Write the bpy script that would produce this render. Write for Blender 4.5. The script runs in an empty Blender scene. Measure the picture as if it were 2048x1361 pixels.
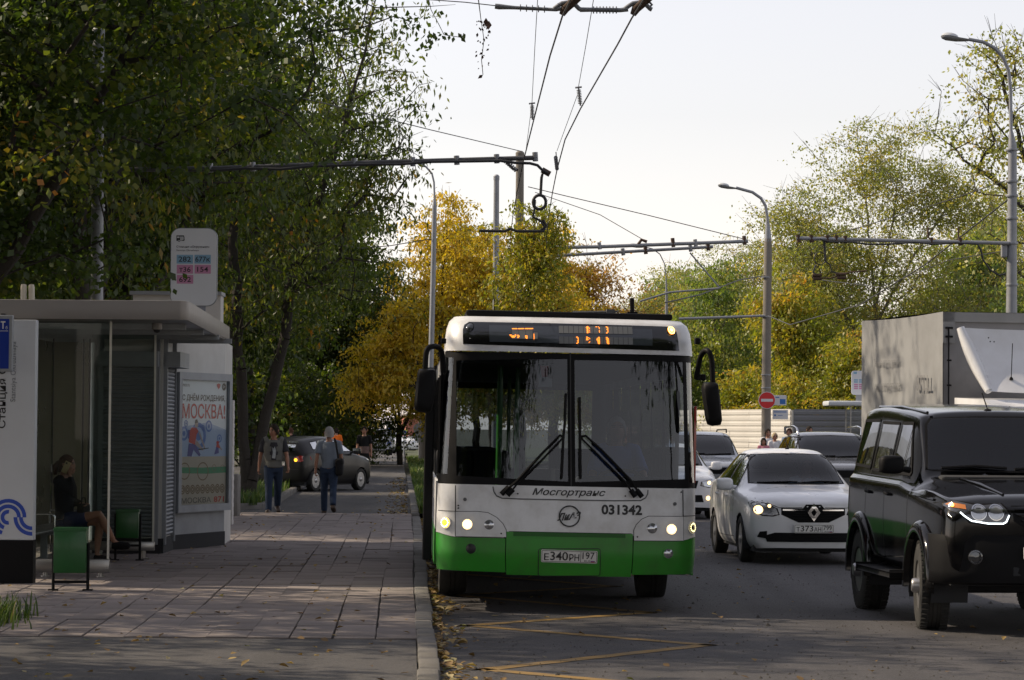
import bpy, bmesh, math, random
import numpy as np
from mathutils import Vector, Matrix, geometry, Euler
from mathutils.bvhtree import BVHTree
R = math.radians
SC = bpy.context.scene
COL = SC.collection

# ------------------------------------------------------------------ camera, sky, sun, exposure
FPX, PITCH, ROLL, CAMH = 5500.0, R(1.849), R(0.45), 1.75      # focal length in pixels of the 2048 px wide photograph
cam_data = bpy.data.cameras.new('camera')
cam_data.sensor_width = 36.0
cam_data.lens = FPX / 2048 * 36
cam_data.clip_start = 0.5
cam_data.clip_end = 6000
cam = bpy.data.objects.new('camera', cam_data)
COL.objects.link(cam)
CAM_M = Matrix.Rotation(R(90) + PITCH, 3, 'X') @ Matrix.Rotation(ROLL, 3, 'Z')
cam.matrix_world = Matrix.Translation((0, 0, CAMH)) @ CAM_M.to_4x4()
SC.camera = cam

SUN_AZ, SUN_EL = R(-76), R(37)          # azimuth from +Y, clockwise positive: the sun stands to the left and a little ahead
world = bpy.data.worlds.new('World')
SC.world = world
world.use_nodes = True
wn = world.node_tree
for n in list(wn.nodes): wn.nodes.remove(n)
sky = wn.nodes.new('ShaderNodeTexSky')
sky.sky_type = 'NISHITA'
sky.sun_disc = False
sky.sun_elevation = SUN_EL
sky.sun_rotation = SUN_AZ
sky.altitude = 150
sky.air_density = 1.45
sky.dust_density = 0.2
sky.ozone_density = 3.2
bg = wn.nodes.new('ShaderNodeBackground')
bg.inputs['Strength'].default_value = 0.15
hs = wn.nodes.new('ShaderNodeHueSaturation')
hs.inputs['Saturation'].default_value = 0.34
wo = wn.nodes.new('ShaderNodeOutputWorld')
wn.links.new(sky.outputs['Color'], hs.inputs['Color'])
tint = wn.nodes.new('ShaderNodeVectorMath'); tint.operation = 'MULTIPLY'; tint.inputs[1].default_value = (1.06, 0.975, 0.985)   # colour correction: takes the cyan cast out of the sky
wn.links.new(hs.outputs['Color'], tint.inputs[0])
wn.links.new(tint.outputs['Vector'], bg.inputs['Color'])
wn.links.new(bg.outputs['Background'], wo.inputs['Surface'])

sun_data = bpy.data.lights.new('sun', 'SUN')
sun_data.energy = 5.0
sun_data.angle = R(0.53)
sun_data.color = (1.0, 0.84, 0.63)
sun = bpy.data.objects.new('sun', sun_data)
COL.objects.link(sun)
SUNV = Vector((math.sin(SUN_AZ) * math.cos(SUN_EL), math.cos(SUN_AZ) * math.cos(SUN_EL), math.sin(SUN_EL)))
sun.rotation_euler = SUNV.to_track_quat('Z', 'Y').to_euler()
sun.location = (-30, 20, 40)

SC.view_settings.view_transform = 'Standard'
SC.view_settings.look = 'None'
SC.view_settings.exposure = 0.22
SC.view_settings.gamma = 1.0
SC.view_settings.use_curve_mapping = False
SC.render.engine = 'CYCLES'
SC.cycles.max_bounces = 7
SC.cycles.diffuse_bounces = 3
SC.cycles.glossy_bounces = 3
SC.cycles.transmission_bounces = 5
SC.cycles.transparent_max_bounces = 12
SC.cycles.sample_clamp_indirect = 4.0

# ------------------------------------------------------------------ helpers: picture measurements to places
def ray(px, py):
    d = CAM_M @ Vector(((px - 1024) / FPX, -(py - 680.5) / FPX, -1.0))
    return d
def P(px, py, Y):
    d = ray(px, py); t = Y / d.y
    return Vector((d.x * t, Y, CAMH + d.z * t))
def G(px, py, z=0.0):
    d = ray(px, py); t = (z - CAMH) / d.z
    return Vector((d.x * t, d.y * t, z))
ROADX = -0.0371                        # the road runs along (ROADX, 1)
ROADA = math.atan(-ROADX)              # and vehicles on it are turned by this
def RQ(q, Y, z=0.0): return Vector((q + ROADX * Y, Y, z))
ZS = 0.07                              # pavement level

# ------------------------------------------------------------------ helpers: materials
MATS = {}
def mat(name, col, rough=0.6, metal=0.0, var=0.12, scale=6.0, bump=0.0, bscale=60.0, spec=0.5, emit=None, estr=1.0,
        coat=0.0, dirt=0.0, dirtcol=(0.09, 0.08, 0.065), dscale=3.0, rvar=0.1, rand=0.0):
    m = bpy.data.materials.new(name); m.use_nodes = True
    nt = m.node_tree; b = nt.nodes['Principled BSDF']
    b.inputs['Roughness'].default_value = rough
    b.inputs['Metallic'].default_value = metal
    b.inputs['Specular IOR Level'].default_value = spec
    b.inputs['Coat Weight'].default_value = coat
    b.inputs['Coat Roughness'].default_value = 0.05
    tc = nt.nodes.new('ShaderNodeTexCoord')
    nz = nt.nodes.new('ShaderNodeTexNoise'); nz.inputs['Scale'].default_value = scale; nz.inputs['Detail'].default_value = 6
    nt.links.new(tc.outputs['Object'], nz.inputs['Vector'])
    cur = None
    mx = nt.nodes.new('ShaderNodeMix'); mx.data_type = 'RGBA'
    mx.inputs['A'].default_value = (*[max(0, c * (1 - var)) for c in col], 1)
    mx.inputs['B'].default_value = (*[min(1, c * (1 + var)) for c in col], 1)
    nt.links.new(nz.outputs['Fac'], mx.inputs['Factor'])
    cur = mx.outputs['Result']
    if rand:
        oi = nt.nodes.new('ShaderNodeObjectInfo')
        mr = nt.nodes.new('ShaderNodeMapRange'); mr.inputs['To Min'].default_value = 1 - rand; mr.inputs['To Max'].default_value = 1 + rand
        nt.links.new(oi.outputs['Random'], mr.inputs['Value'])
        vm = nt.nodes.new('ShaderNodeVectorMath'); vm.operation = 'SCALE'
        nt.links.new(cur, vm.inputs[0]); nt.links.new(mr.outputs['Result'], vm.inputs['Scale'])
        cur = vm.outputs['Vector']
    if dirt:
        n2 = nt.nodes.new('ShaderNodeTexNoise'); n2.inputs['Scale'].default_value = dscale; n2.inputs['Detail'].default_value = 9; n2.inputs['Roughness'].default_value = 0.65
        nt.links.new(tc.outputs['Object'], n2.inputs['Vector'])
        r2 = nt.nodes.new('ShaderNodeMapRange'); r2.inputs['From Min'].default_value = 0.42; r2.inputs['From Max'].default_value = 0.75
        r2.inputs['To Max'].default_value = dirt
        nt.links.new(n2.outputs['Fac'], r2.inputs['Value'])
        m2 = nt.nodes.new('ShaderNodeMix'); m2.data_type = 'RGBA'
        m2.inputs['B'].default_value = (*dirtcol, 1)
        nt.links.new(r2.outputs['Result'], m2.inputs['Factor']); nt.links.new(cur, m2.inputs['A'])
        cur = m2.outputs['Result']
    nt.links.new(cur, b.inputs['Base Color'])
    if rvar:
        rr = nt.nodes.new('ShaderNodeMapRange'); rr.inputs['To Min'].default_value = max(0.02, rough - rvar); rr.inputs['To Max'].default_value = min(1, rough + rvar)
        nt.links.new(nz.outputs['Fac'], rr.inputs['Value']); nt.links.new(rr.outputs['Result'], b.inputs['Roughness'])
    if bump:
        n3 = nt.nodes.new('ShaderNodeTexNoise'); n3.inputs['Scale'].default_value = bscale; n3.inputs['Detail'].default_value = 8
        nt.links.new(tc.outputs['Object'], n3.inputs['Vector'])
        bp = nt.nodes.new('ShaderNodeBump'); bp.inputs['Strength'].default_value = bump; bp.inputs['Distance'].default_value = 0.02
        nt.links.new(n3.outputs['Fac'], bp.inputs['Height']); nt.links.new(bp.outputs['Normal'], b.inputs['Normal'])
    if emit:
        b.inputs['Emission Color'].default_value = (*emit, 1); b.inputs['Emission Strength'].default_value = estr
    MATS[name] = m
    return m

def glass_mat(name, tint, spec_mul=1.0, rough=0.02):
    m = bpy.data.materials.new(name); m.use_nodes = True
    nt = m.node_tree
    for n in list(nt.nodes): nt.nodes.remove(n)
    out = nt.nodes.new('ShaderNodeOutputMaterial')
    tr = nt.nodes.new('ShaderNodeBsdfTransparent'); tr.inputs['Color'].default_value = (*tint, 1)
    gl = nt.nodes.new('ShaderNodeBsdfGlossy'); gl.inputs['Roughness'].default_value = rough
    fr = nt.nodes.new('ShaderNodeFresnel'); fr.inputs['IOR'].default_value = 1.52
    tc = nt.nodes.new('ShaderNodeTexCoord')
    nz = nt.nodes.new('ShaderNodeTexNoise'); nz.inputs['Scale'].default_value = 2.2; nz.inputs['Detail'].default_value = 2
    bp = nt.nodes.new('ShaderNodeBump'); bp.inputs['Strength'].default_value = 0.025; bp.inputs['Distance'].default_value = 0.05
    nt.links.new(tc.outputs['Object'], nz.inputs['Vector']); nt.links.new(nz.outputs['Fac'], bp.inputs['Height'])
    nt.links.new(bp.outputs['Normal'], gl.inputs['Normal'])
    mu = nt.nodes.new('ShaderNodeMath'); mu.operation = 'MULTIPLY'; mu.use_clamp = True; mu.inputs[1].default_value = spec_mul
    nt.links.new(fr.outputs['Fac'], mu.inputs[0])
    mx = nt.nodes.new('ShaderNodeMixShader')
    nt.links.new(mu.outputs['Value'], mx.inputs['Fac']); nt.links.new(tr.outputs['BSDF'], mx.inputs[1]); nt.links.new(gl.outputs['BSDF'], mx.inputs[2])
    nt.links.new(mx.outputs['Shader'], out.inputs['Surface'])
    MATS[name] = m
    return m

def leaf_mat(name, stops, trans=0.45, rough=0.5):
    """leaf colour picked per leaf from its own random attribute"""
    m = bpy.data.materials.new(name); m.use_nodes = True
    nt = m.node_tree
    for n in list(nt.nodes): nt.nodes.remove(n)
    out = nt.nodes.new('ShaderNodeOutputMaterial')
    at = nt.nodes.new('ShaderNodeAttribute'); at.attribute_name = 'rnd'
    oi = nt.nodes.new('ShaderNodeObjectInfo')
    cr = nt.nodes.new('ShaderNodeValToRGB')
    el = cr.color_ramp.elements
    el[0].position = stops[0][0]; el[0].color = (*stops[0][1], 1)
    el[1].position = stops[-1][0]; el[1].color = (*stops[-1][1], 1)
    for p, c in stops[1:-1]:
        e = el.new(p); e.color = (*c, 1)
    nt.links.new(at.outputs['Fac'], cr.inputs['Fac'])
    di = nt.nodes.new('ShaderNodeBsdfDiffuse'); tr = nt.nodes.new('ShaderNodeBsdfTranslucent')
    gl = nt.nodes.new('ShaderNodeBsdfGlossy'); gl.inputs['Roughness'].default_value = rough; gl.inputs['Color'].default_value = (0.8, 0.8, 0.8, 1)
    mul = nt.nodes.new('ShaderNodeVectorMath'); mul.operation = 'MULTIPLY'; mul.inputs[1].default_value = (1.55, 1.5, 0.62)
    nt.links.new(cr.outputs['Color'], di.inputs['Color'])
    nt.links.new(cr.outputs['Color'], mul.inputs[0]); nt.links.new(mul.outputs['Vector'], tr.inputs['Color'])
    mx = nt.nodes.new('ShaderNodeMixShader'); mx.inputs['Fac'].default_value = trans
    nt.links.new(di.outputs['BSDF'], mx.inputs[1]); nt.links.new(tr.outputs['BSDF'], mx.inputs[2])
    m2 = nt.nodes.new('ShaderNodeMixShader'); m2.inputs['Fac'].default_value = 0.04
    nt.links.new(mx.outputs['Shader'], m2.inputs[1]); nt.links.new(gl.outputs['BSDF'], m2.inputs[2])
    nt.links.new(m2.outputs['Shader'], out.inputs['Surface'])
    MATS[name] = m
    return m

# ------------------------------------------------------------------ helpers: objects
def thing(name, label, cat, loc=(0, 0, 0), rz=0.0, group=None, rot=None):
    o = bpy.data.objects.new(name, None); COL.objects.link(o)
    o.empty_display_size = 0.3
    o.location = loc
    o.rotation_euler = rot if rot else (0, 0, rz)
    tag(o, label, cat, group)
    return o
def tag(o, label=None, cat=None, group=None, kind=None):
    if label: o['label'] = label
    if cat: o['category'] = cat
    if group: o['group'] = group
    if kind: o['kind'] = kind
    return o
def mesh_obj(name, me, parent=None):
    o = bpy.data.objects.new(name, me); COL.objects.link(o)
    if parent is not None: o.parent = parent
    return o
def copy_tree(o, parent=None):
    c = o.copy(); COL.objects.link(c)
    if parent is not None: c.parent = parent
    for ch in [x for x in list(o.children)]: copy_tree(ch, c)
    return c

class MB:
    """collects shapes and links them as one mesh object"""
    def __init__(s): s.v = []; s.f = []; s.mi = []; s.cur = 0
    def add(s, vs, fs, M=None, mi=None):
        b = len(s.v)
        if M is not None: vs = [M @ Vector(v) for v in vs]
        s.v.extend([tuple(v) for v in vs])
        for f in fs:
            s.f.append(tuple(b + i for i in f)); s.mi.append(s.cur if mi is None else mi)
        return s
    def box(s, x0, x1, y0, y1, z0, z1, M=None, mi=None, bev=0.0):
        if bev <= 0:
            vs = [(x, y, z) for z in (z0, z1) for y in (y0, y1) for x in (x0, x1)]
            return s.add(vs, [(0, 2, 3, 1), (4, 5, 7, 6), (0, 1, 5, 4), (2, 6, 7, 3), (0, 4, 6, 2), (1, 3, 7, 5)], M, mi)
        bm = bmesh.new()
        bmesh.ops.create_cube(bm, size=1.0)
        for v in bm.verts: v.co = Vector(((x0 + x1) / 2 + v.co.x * (x1 - x0), (y0 + y1) / 2 + v.co.y * (y1 - y0), (z0 + z1) / 2 + v.co.z * (z1 - z0)))
        bmesh.ops.bevel(bm, geom=list(bm.edges), offset=bev, segments=2, affect='EDGES', profile=0.5)
        return s.bm(bm, M, mi)
    def bm(s, bm, M=None, mi=None):
        bm.verts.ensure_lookup_table(); bm.verts.index_update()
        s.add([v.co.copy() for v in bm.verts], [[v.index for v in f.verts] for f in bm.faces], M, mi)
        bm.free(); return s
    def tube(s, pts, r, n=8, cap=True, mi=None, M=None):
        pts = [Vector(p) for p in pts]
        rs = r if isinstance(r, (list, tuple)) else [r] * len(pts)
        vs = []; fs = []
        up = None
        for i, p in enumerate(pts):
            if i == 0: t = pts[1] - pts[0]
            elif i == len(pts) - 1: t = pts[-1] - pts[-2]
            else: t = (pts[i + 1] - pts[i]).normalized() + (pts[i] - pts[i - 1]).normalized()
            if t.length < 1e-9: t = Vector((0, 0, 1))
            t.normalize()
            if up is None: up = Vector((0, 0, 1)) if abs(t.z) < 0.9 else Vector((1, 0, 0))
            a = t.cross(up)
            if a.length < 1e-6: a = t.cross(Vector((0, 1, 0.3)))
            a.normalize(); b = a.cross(t); up = b
            for k in range(n):
                an = 2 * math.pi * k / n
                vs.append(p + a * (math.cos(an) * rs[i]) + b * (math.sin(an) * rs[i]))
        for i in range(len(pts) - 1):
            for k in range(n):
                fs.append((i * n + k, i * n + (k + 1) % n, (i + 1) * n + (k + 1) % n, (i + 1) * n + k))
        if cap:
            fs.append(tuple(range(n - 1, -1, -1))); fs.append(tuple((len(pts) - 1) * n + k for k in range(n)))
        return s.add(vs, fs, M, mi)
    def lathe(s, prof, n=24, M=None, mi=None, closed=False):
        vs = []; fs = []
        for r, z in prof:
            for k in range(n):
                a = 2 * math.pi * k / n
                vs.append((r * math.cos(a), r * math.sin(a), z))
        m = len(prof)
        for i in range(m - 1 if not closed else m):
            j = (i + 1) % m
            for k in range(n):
                fs.append((i * n + k, i * n + (k + 1) % n, j * n + (k + 1) % n, j * n + k))
        if not closed:
            fs.append(tuple(range(n - 1, -1, -1))); fs.append(tuple((m - 1) * n + k for k in range(n)))
        return s.add(vs, fs, M, mi)
    def prism(s, poly, d0, d1, M=None, mi=None):
        """polygon in x,z pushed along y from d0 to d1"""
        n = len(poly)
        vs = [(x, d0, z) for x, z in poly] + [(x, d1, z) for x, z in poly]
        fs = [tuple(range(n)), tuple(range(2 * n - 1, n - 1, -1))]
        fs += [(i, i + n, (i + 1) % n + n, (i + 1) % n) for i in range(n)]
        return s.add(vs, fs, M, mi)
    def build(s, name, mats, parent=None, smooth=None, fixn=False):
        me = bpy.data.meshes.new(name)
        me.from_pydata(s.v, [], s.f)
        if not isinstance(mats, (list, tuple)): mats = [mats]
        for m in mats: me.materials.append(m)
        if len(mats) > 1: me.polygons.foreach_set('material_index', s.mi)
        if fixn:
            bm = bmesh.new(); bm.from_mesh(me); bmesh.ops.recalc_face_normals(bm, faces=bm.faces); bm.to_mesh(me); bm.free()
        if smooth is not None:
            me.shade_smooth()
            if smooth < 179: me.set_sharp_from_angle(angle=R(smooth))
        me.update()
        return mesh_obj(name, me, parent)

def T(x, y, z): return Matrix.Translation((x, y, z))
def RX(a): return Matrix.Rotation(a, 4, 'X')
def RY(a): return Matrix.Rotation(a, 4, 'Y')
def RZ(a): return Matrix.Rotation(a, 4, 'Z')

def rrect(x0, z0, x1, z1, r, n=5, corners=(1, 1, 1, 1)):
    """rounded rectangle, corners from lower left counter-clockwise"""
    out = []
    for (cx, cz, a0, on) in ((x0 + r, z0 + r, 180, corners[0]), (x1 - r, z0 + r, 270, corners[1]), (x1 - r, z1 - r, 0, corners[2]), (x0 + r, z1 - r, 90, corners[3])):
        if not on:
            out.append((x0 if a0 in (180, 90) else x1, z0 if a0 in (180, 270) else z1)); continue
        for k in range(n + 1):
            a = R(a0 + 90 * k / n); out.append((cx + r * math.cos(a), cz + r * math.sin(a)))
    return out
def circle2(cx, cz, r, n=20, sx=1.0): return [(cx + r * sx * math.cos(2 * math.pi * k / n), cz + r * math.sin(2 * math.pi * k / n)) for k in range(n)]

def patch(mb, poly, mapf, res=0.08, off=0.004, depth=0.0, mi=None, holes=()):
    """a polygon in (u, v) laid on a surface: mapf(u, v, off) gives the place; depth adds a rim"""
    loops = []
    for lp in [poly] + list(holes):
        o = []
        for i, p in enumerate(lp):
            q = lp[(i + 1) % len(lp)]
            n = max(1, int(math.ceil(math.hypot(q[0] - p[0], q[1] - p[1]) / res)))
            for k in range(n): o.append(Vector((p[0] + (q[0] - p[0]) * k / n, p[1] + (q[1] - p[1]) * k / n)))
        loops.append(o)
    pts = []; edges = []
    for lp in loops:
        b = len(pts); pts += lp
        edges += [(b + i, b + (i + 1) % len(lp)) for i in range(len(lp))]
    us = [p.x for p in loops[0]]; vs_ = [p.y for p in loops[0]]
    nx = int((max(us) - min(us)) / res); nz = int((max(vs_) - min(vs_)) / res)
    for i in range(1, nx):
        for j in range(1, nz):
            pts.append(Vector((min(us) + (max(us) - min(us)) * (i + 0.13 * (j % 2)) / nx, min(vs_) + (max(vs_) - min(vs_)) * j / nz)))
    vo, eo, fo, *_ = geometry.delaunay_2d_cdt(pts, edges, [], 1 if not holes else 2, 1e-6)
    if holes:
        # keep triangles inside the outer loop and outside the holes
        def inside(p, lp):
            c = False; n = len(lp)
            for i in range(n):
                a, b = lp[i], lp[i - 1]
                if (a.y > p.y) != (b.y > p.y) and p.x < (b.x - a.x) * (p.y - a.y) / (b.y - a.y) + a.x: c = not c
            return c
        vo, eo, fo, *_ = geometry.delaunay_2d_cdt(pts, edges, [], 0, 1e-6)
        keep = []
        for f in fo:
            ce = sum((vo[i] for i in f), Vector((0, 0))) / len(f)
            if inside(ce, loops[0]) and not any(inside(ce, h) for h in loops[1:]): keep.append(f)
        fo = keep
    ix = {i: k for k, i in enumerate(sorted({i for f in fo for i in f}))}
    mb.add([mapf(vo[i].x, vo[i].y, off) for i in ix], [[ix[i] for i in f] for f in fo], None, mi)
    if depth:
        for lp in loops:
            n = len(lp)
            mb.add([mapf(p.x, p.y, off) for p in lp] + [mapf(p.x, p.y, off - depth) for p in lp], [(i, (i + 1) % n, n + (i + 1) % n, n + i) for i in range(n)], None, mi)
    return mb

def text(mb, body, size, mapf, x=0, z=0, align='LEFT', bold=0.0, shear=0.0, sx=1.0, off=0.003, spacing=1.0, mi=None, fit=None):
    cu = bpy.data.curves.new('t', 'FONT'); cu.body = body; cu.size = size; cu.offset = bold * size; cu.shear = shear
    cu.align_x = align if fit is None else 'LEFT'; cu.resolution_u = 3; cu.space_character = spacing; cu.fill_mode = 'FRONT'
    o = bpy.data.objects.new('t', cu); COL.objects.link(o)
    dg = bpy.context.evaluated_depsgraph_get()
    me = bpy.data.meshes.new_from_object(o.evaluated_get(dg))
    vs = [(v.co.x * sx, v.co.y) for v in me.vertices]
    if fit:                                             # fit = (x0, z0, x1, z1)
        ax = [v[0] for v in vs]; az = [v[1] for v in vs]
        a0, a1, b0, b1 = min(ax), max(ax), min(az), max(az)
        vs = [(fit[0] + (u - a0) / (a1 - a0) * (fit[2] - fit[0]), fit[1] + (w - b0) / (b1 - b0) * (fit[3] - fit[1])) for u, w in vs]
        x = z = 0
    mb.add([mapf(x + u, z + w, off) for u, w in vs], [list(p.vertices) for p in me.polygons], None, mi)
    bpy.data.objects.remove(o); bpy.data.curves.remove(cu); bpy.data.meshes.remove(me)
    return mb
def plane_map(o, ux, uz, nrm):
    o = Vector(o); ux = Vector(ux); uz = Vector(uz); nrm = Vector(nrm)
    return lambda u, v, off: o + ux * u + uz * v + nrm * off

def raw_mesh(name, verts, faces_flat, nside, mats, parent=None, attr=None, smooth=False):
    """fast mesh from numpy arrays, every face with nside corners"""
    me = bpy.data.meshes.new(name)
    nv = len(verts); nf = len(faces_flat) // nside
    me.vertices.add(nv); me.vertices.foreach_set('co', np.asarray(verts, dtype=np.float32).ravel())
    me.loops.add(nf * nside); me.loops.foreach_set('vertex_index', np.asarray(faces_flat, dtype=np.int32).ravel())
    me.polygons.add(nf); me.polygons.foreach_set('loop_start', np.arange(0, nf * nside, nside, dtype=np.int32))
    me.polygons.foreach_set('loop_total', np.full(nf, nside, dtype=np.int32))
    for m in (mats if isinstance(mats, (list, tuple)) else [mats]): me.materials.append(m)
    if attr is not None:
        a = me.attributes.new('rnd', 'FLOAT', 'FACE'); a.data.foreach_set('value', np.asarray(attr, dtype=np.float32))
    me.update(calc_edges=True)
    me.validate()
    if smooth: me.shade_smooth()
    return mesh_obj(name, me, parent)
# ------------------------------------------------------------------ the ground, the road and the pavement
M_soil = mat('soil', (0.055, 0.05, 0.032), 0.95, var=0.35, scale=1.5, bump=0.5, bscale=12, dirt=0.6, dirtcol=(0.03, 0.05, 0.015), dscale=0.4)
def asphalt(name, base, tint=1.0, bsc=220):
    m = mat(name, tuple(c * tint for c in base), 0.82, var=0.22, scale=1.3, bump=0.5, bscale=bsc, spec=0.35, dirt=0.45, dirtcol=tuple(c * 1.5 for c in base), dscale=0.35)
    nt = m.node_tree; b = nt.nodes['Principled BSDF']
    # fine aggregate speckle and dark repair cracks
    tc = nt.nodes.new('ShaderNodeTexCoord')
    vz = nt.nodes.new('ShaderNodeTexVoronoi'); vz.inputs['Scale'].default_value = 70
    nt.links.new(tc.outputs['Object'], vz.inputs['Vector'])
    src = b.inputs['Base Color'].links[0].from_socket
    mr = nt.nodes.new('ShaderNodeMapRange'); mr.inputs['To Min'].default_value = 0.72; mr.inputs['To Max'].default_value = 1.3
    nt.links.new(vz.outputs['Color'], mr.inputs['Value'])
    sc = nt.nodes.new('ShaderNodeVectorMath'); sc.operation = 'SCALE'
    nt.links.new(src, sc.inputs[0]); nt.links.new(mr.outputs['Result'], sc.inputs['Scale'])
    mp = nt.nodes.new('ShaderNodeMapping'); mp.inputs['Scale'].default_value = (1.6, 0.05, 1)
    n4 = nt.nodes.new('ShaderNodeTexNoise'); n4.inputs['Scale'].default_value = 1.0; n4.inputs['Detail'].default_value = 5
    nt.links.new(tc.outputs['Object'], mp.inputs['Vector']); nt.links.new(mp.outputs['Vector'], n4.inputs['Vector'])
    vc = nt.nodes.new('ShaderNodeTexVoronoi'); vc.feature = 'DISTANCE_TO_EDGE'; vc.inputs['Scale'].default_value = 0.33
    n5 = nt.nodes.new('ShaderNodeTexNoise'); n5.inputs['Scale'].default_value = 1.5; n5.inputs['Detail'].default_value = 8
    wv = nt.nodes.new('ShaderNodeVectorMath'); wv.operation = 'MULTIPLY_ADD'; wv.inputs[1].default_value = (1.2, 1.2, 1.2)
    nt.links.new(tc.outputs['Object'], n5.inputs['Vector']); nt.links.new(n5.outputs['Color'], wv.inputs[0]); nt.links.new(tc.outputs['Object'], wv.inputs[2]); nt.links.new(wv.outputs['Vector'], vc.inputs['Vector'])
    ma = nt.nodes.new('ShaderNodeMapRange'); ma.inputs['From Min'].default_value = 0.3; ma.inputs['From Max'].default_value = 0.7; ma.inputs['To Min'].default_value = 0.72; ma.inputs['To Max'].default_value = 1.25
    mc = nt.nodes.new('ShaderNodeMapRange'); mc.inputs['From Max'].default_value = 0.006; mc.inputs['To Min'].default_value = 0.45
    nt.links.new(n4.outputs['Fac'], ma.inputs['Value']); nt.links.new(vc.outputs['Distance'], mc.inputs['Value'])
    mm = nt.nodes.new('ShaderNodeMath'); mm.operation = 'MULTIPLY'; nt.links.new(ma.outputs['Result'], mm.inputs[0]); nt.links.new(mc.outputs['Result'], mm.inputs[1])
    s2 = nt.nodes.new('ShaderNodeVectorMath'); s2.operation = 'SCALE'; nt.links.new(sc.outputs['Vector'], s2.inputs[0]); nt.links.new(mm.outputs['Value'], s2.inputs['Scale'])
    nt.links.new(s2.outputs['Vector'], b.inputs['Base Color'])
    return m
M_road = asphalt('road_asphalt', (0.064, 0.061, 0.064))
M_path = asphalt('path_asphalt', (0.07, 0.067, 0.067))
M_slab = mat('concrete_slab', (0.215, 0.186, 0.176), 0.9, var=0.22, scale=3.0, bump=0.35, bscale=90, spec=0.3, dirt=0.55, dirtcol=(0.085, 0.075, 0.066), dscale=1.3, rand=0.13)
M_kerb = mat('kerb_concrete', (0.16, 0.152, 0.142), 0.9, var=0.25, scale=4.0, bump=0.5, bscale=50, spec=0.3, dirt=0.6, dirtcol=(0.08, 0.075, 0.06), dscale=2.5, rand=0.15)
M_joint = mat('joint_sand', (0.05, 0.045, 0.038), 0.95, var=0.3, scale=8, bump=0.3)
M_yline = mat('yellow_road_paint', (0.25, 0.15, 0.035), 0.8, var=0.2, scale=5, bump=0.3, bscale=150, dirt=0.85, dirtcol=(0.09, 0.08, 0.06), dscale=4.0)

def sheet(name, pts, z, m, parent=None, kind='structure'):
    mb = MB(); mb.add([(p[0], p[1], z) for p in pts], [tuple(range(len(pts)))])
    o = mb.build(name, m, parent)
    if parent is None: o['kind'] = kind
    return o
ground = sheet('ground', [(-2500, -300), (2500, -300), (2500, 5000), (-2500, 5000)], -0.03, M_soil)

def road_left(Y):
    q = 0.22
    if Y > 50: q = 0.22 + 3.1 * min(1, (Y - 50) / 9.0) ** 1.0
    x = q + ROADX * Y
    if Y > 80: x += (Y - 80) ** 2 * 0.0012
    return x
Ys = [-30, 0] + list(range(10, 50, 5)) + [50, 53, 56, 59, 65, 72, 80, 90, 100, 115, 130, 150, 180, 220, 260]
mb = MB()
mb.v = [(road_left(y), y, 0.0) for y in Ys] + [(ROADX * y + 12.5 + max(0, y - 80) ** 2 * 0.0012, y, 0.0) for y in Ys]
n = len(Ys)
for i in range(n - 1): mb.f.append((i, n + i, n + i + 1, i + 1)); mb.mi.append(0)
road = mb.build('road', M_road); road['kind'] = 'structure'

# yellow zigzag of the bus stop, painted on the asphalt
zz = [G(1180 + 640, 1361 + 56), G(970, 1340), G(1415, 1291), G(935, 1252), G(1300, 1226)]
d1 = zz[3] - zz[1]
zz += [zz[3] + d1, zz[4] + d1 * 0.98, zz[3] + d1 * 2, zz[4] + d1 * 2]
mb = MB()
for a, b in zip(zz[:-1], zz[1:]):
    t = (b - a).normalized(); s = Vector((-t.y, t.x, 0)) * 0.075
    a2 = a - t * 0.07; b2 = b + t * 0.07; k = 14; base = len(mb.v)
    for i in range(k + 1):
        p = a2.lerp(b2, i / k); w = 1 + 0.12 * math.sin(i * 2.3 + a.x * 7)
        mb.v += [tuple(p + s * w), tuple(p - s * w)]
    for i in range(k): mb.f.append((base + 2 * i, base + 2 * i + 1, base + 2 * i + 3, base + 2 * i + 2)); mb.mi.append(0)
zo = mb.build('zigzag_marking', M_yline, road)
zo.location.z = 0.004

# pavement: a bed, then slabs laid on it one by one
Y0, Y1 = G(700, 1276, ZS).y, 54.0
pave = sheet('pavement', [RQ(-7.4, Y0), RQ(0.07, Y0), RQ(0.07, Y1), RQ(-7.4, Y1)], ZS - 0.025, M_joint)
SW, SL = 0.335, 0.66
slab_bm = bmesh.new(); bmesh.ops.create_cube(slab_bm, size=1)
for v in slab_bm.verts: v.co = Vector((v.co.x * (SW - 0.006), v.co.y * (SL - 0.002), v.co.z * 0.05 - 0.025))
bmesh.ops.bevel(slab_bm, geom=[e for e in slab_bm.edges if all(v.co.z > -0.01 for v in e.verts)], offset=0.004, segments=1, affect='EDGES')
slab_me = bpy.data.meshes.new('paving_slab'); slab_bm.to_mesh(slab_me); slab_bm.free(); slab_me.materials.append(M_slab)
rng = random.Random(5)
slabs = []
ncol = int(7.3 / SW)
for c in range(ncol):
    q = 0.07 - SW * (c + 0.5)
    offs = rng.uniform(0, SL)
    y = Y0 + offs - SL
    while y < Y1 - 0.1:
        ya, yb = max(y, Y0), min(y + SL, Y1)
        if yb - ya > 0.1: slabs.append((q + rng.gauss(0, 0.002) + 0.012 * math.sin(y * 0.35 + c), (ya + yb) / 2, (yb - ya) / SL))
        y += SL
def slab_weight(s):
    p = RQ(s[0], s[1]); px = 1024 + p.x / p.y * FPX
    return p.y + (0 if px > -60 else 200)
slabs.sort(key=slab_weight)
ang = ROADA
far_slabs = MB()
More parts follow.
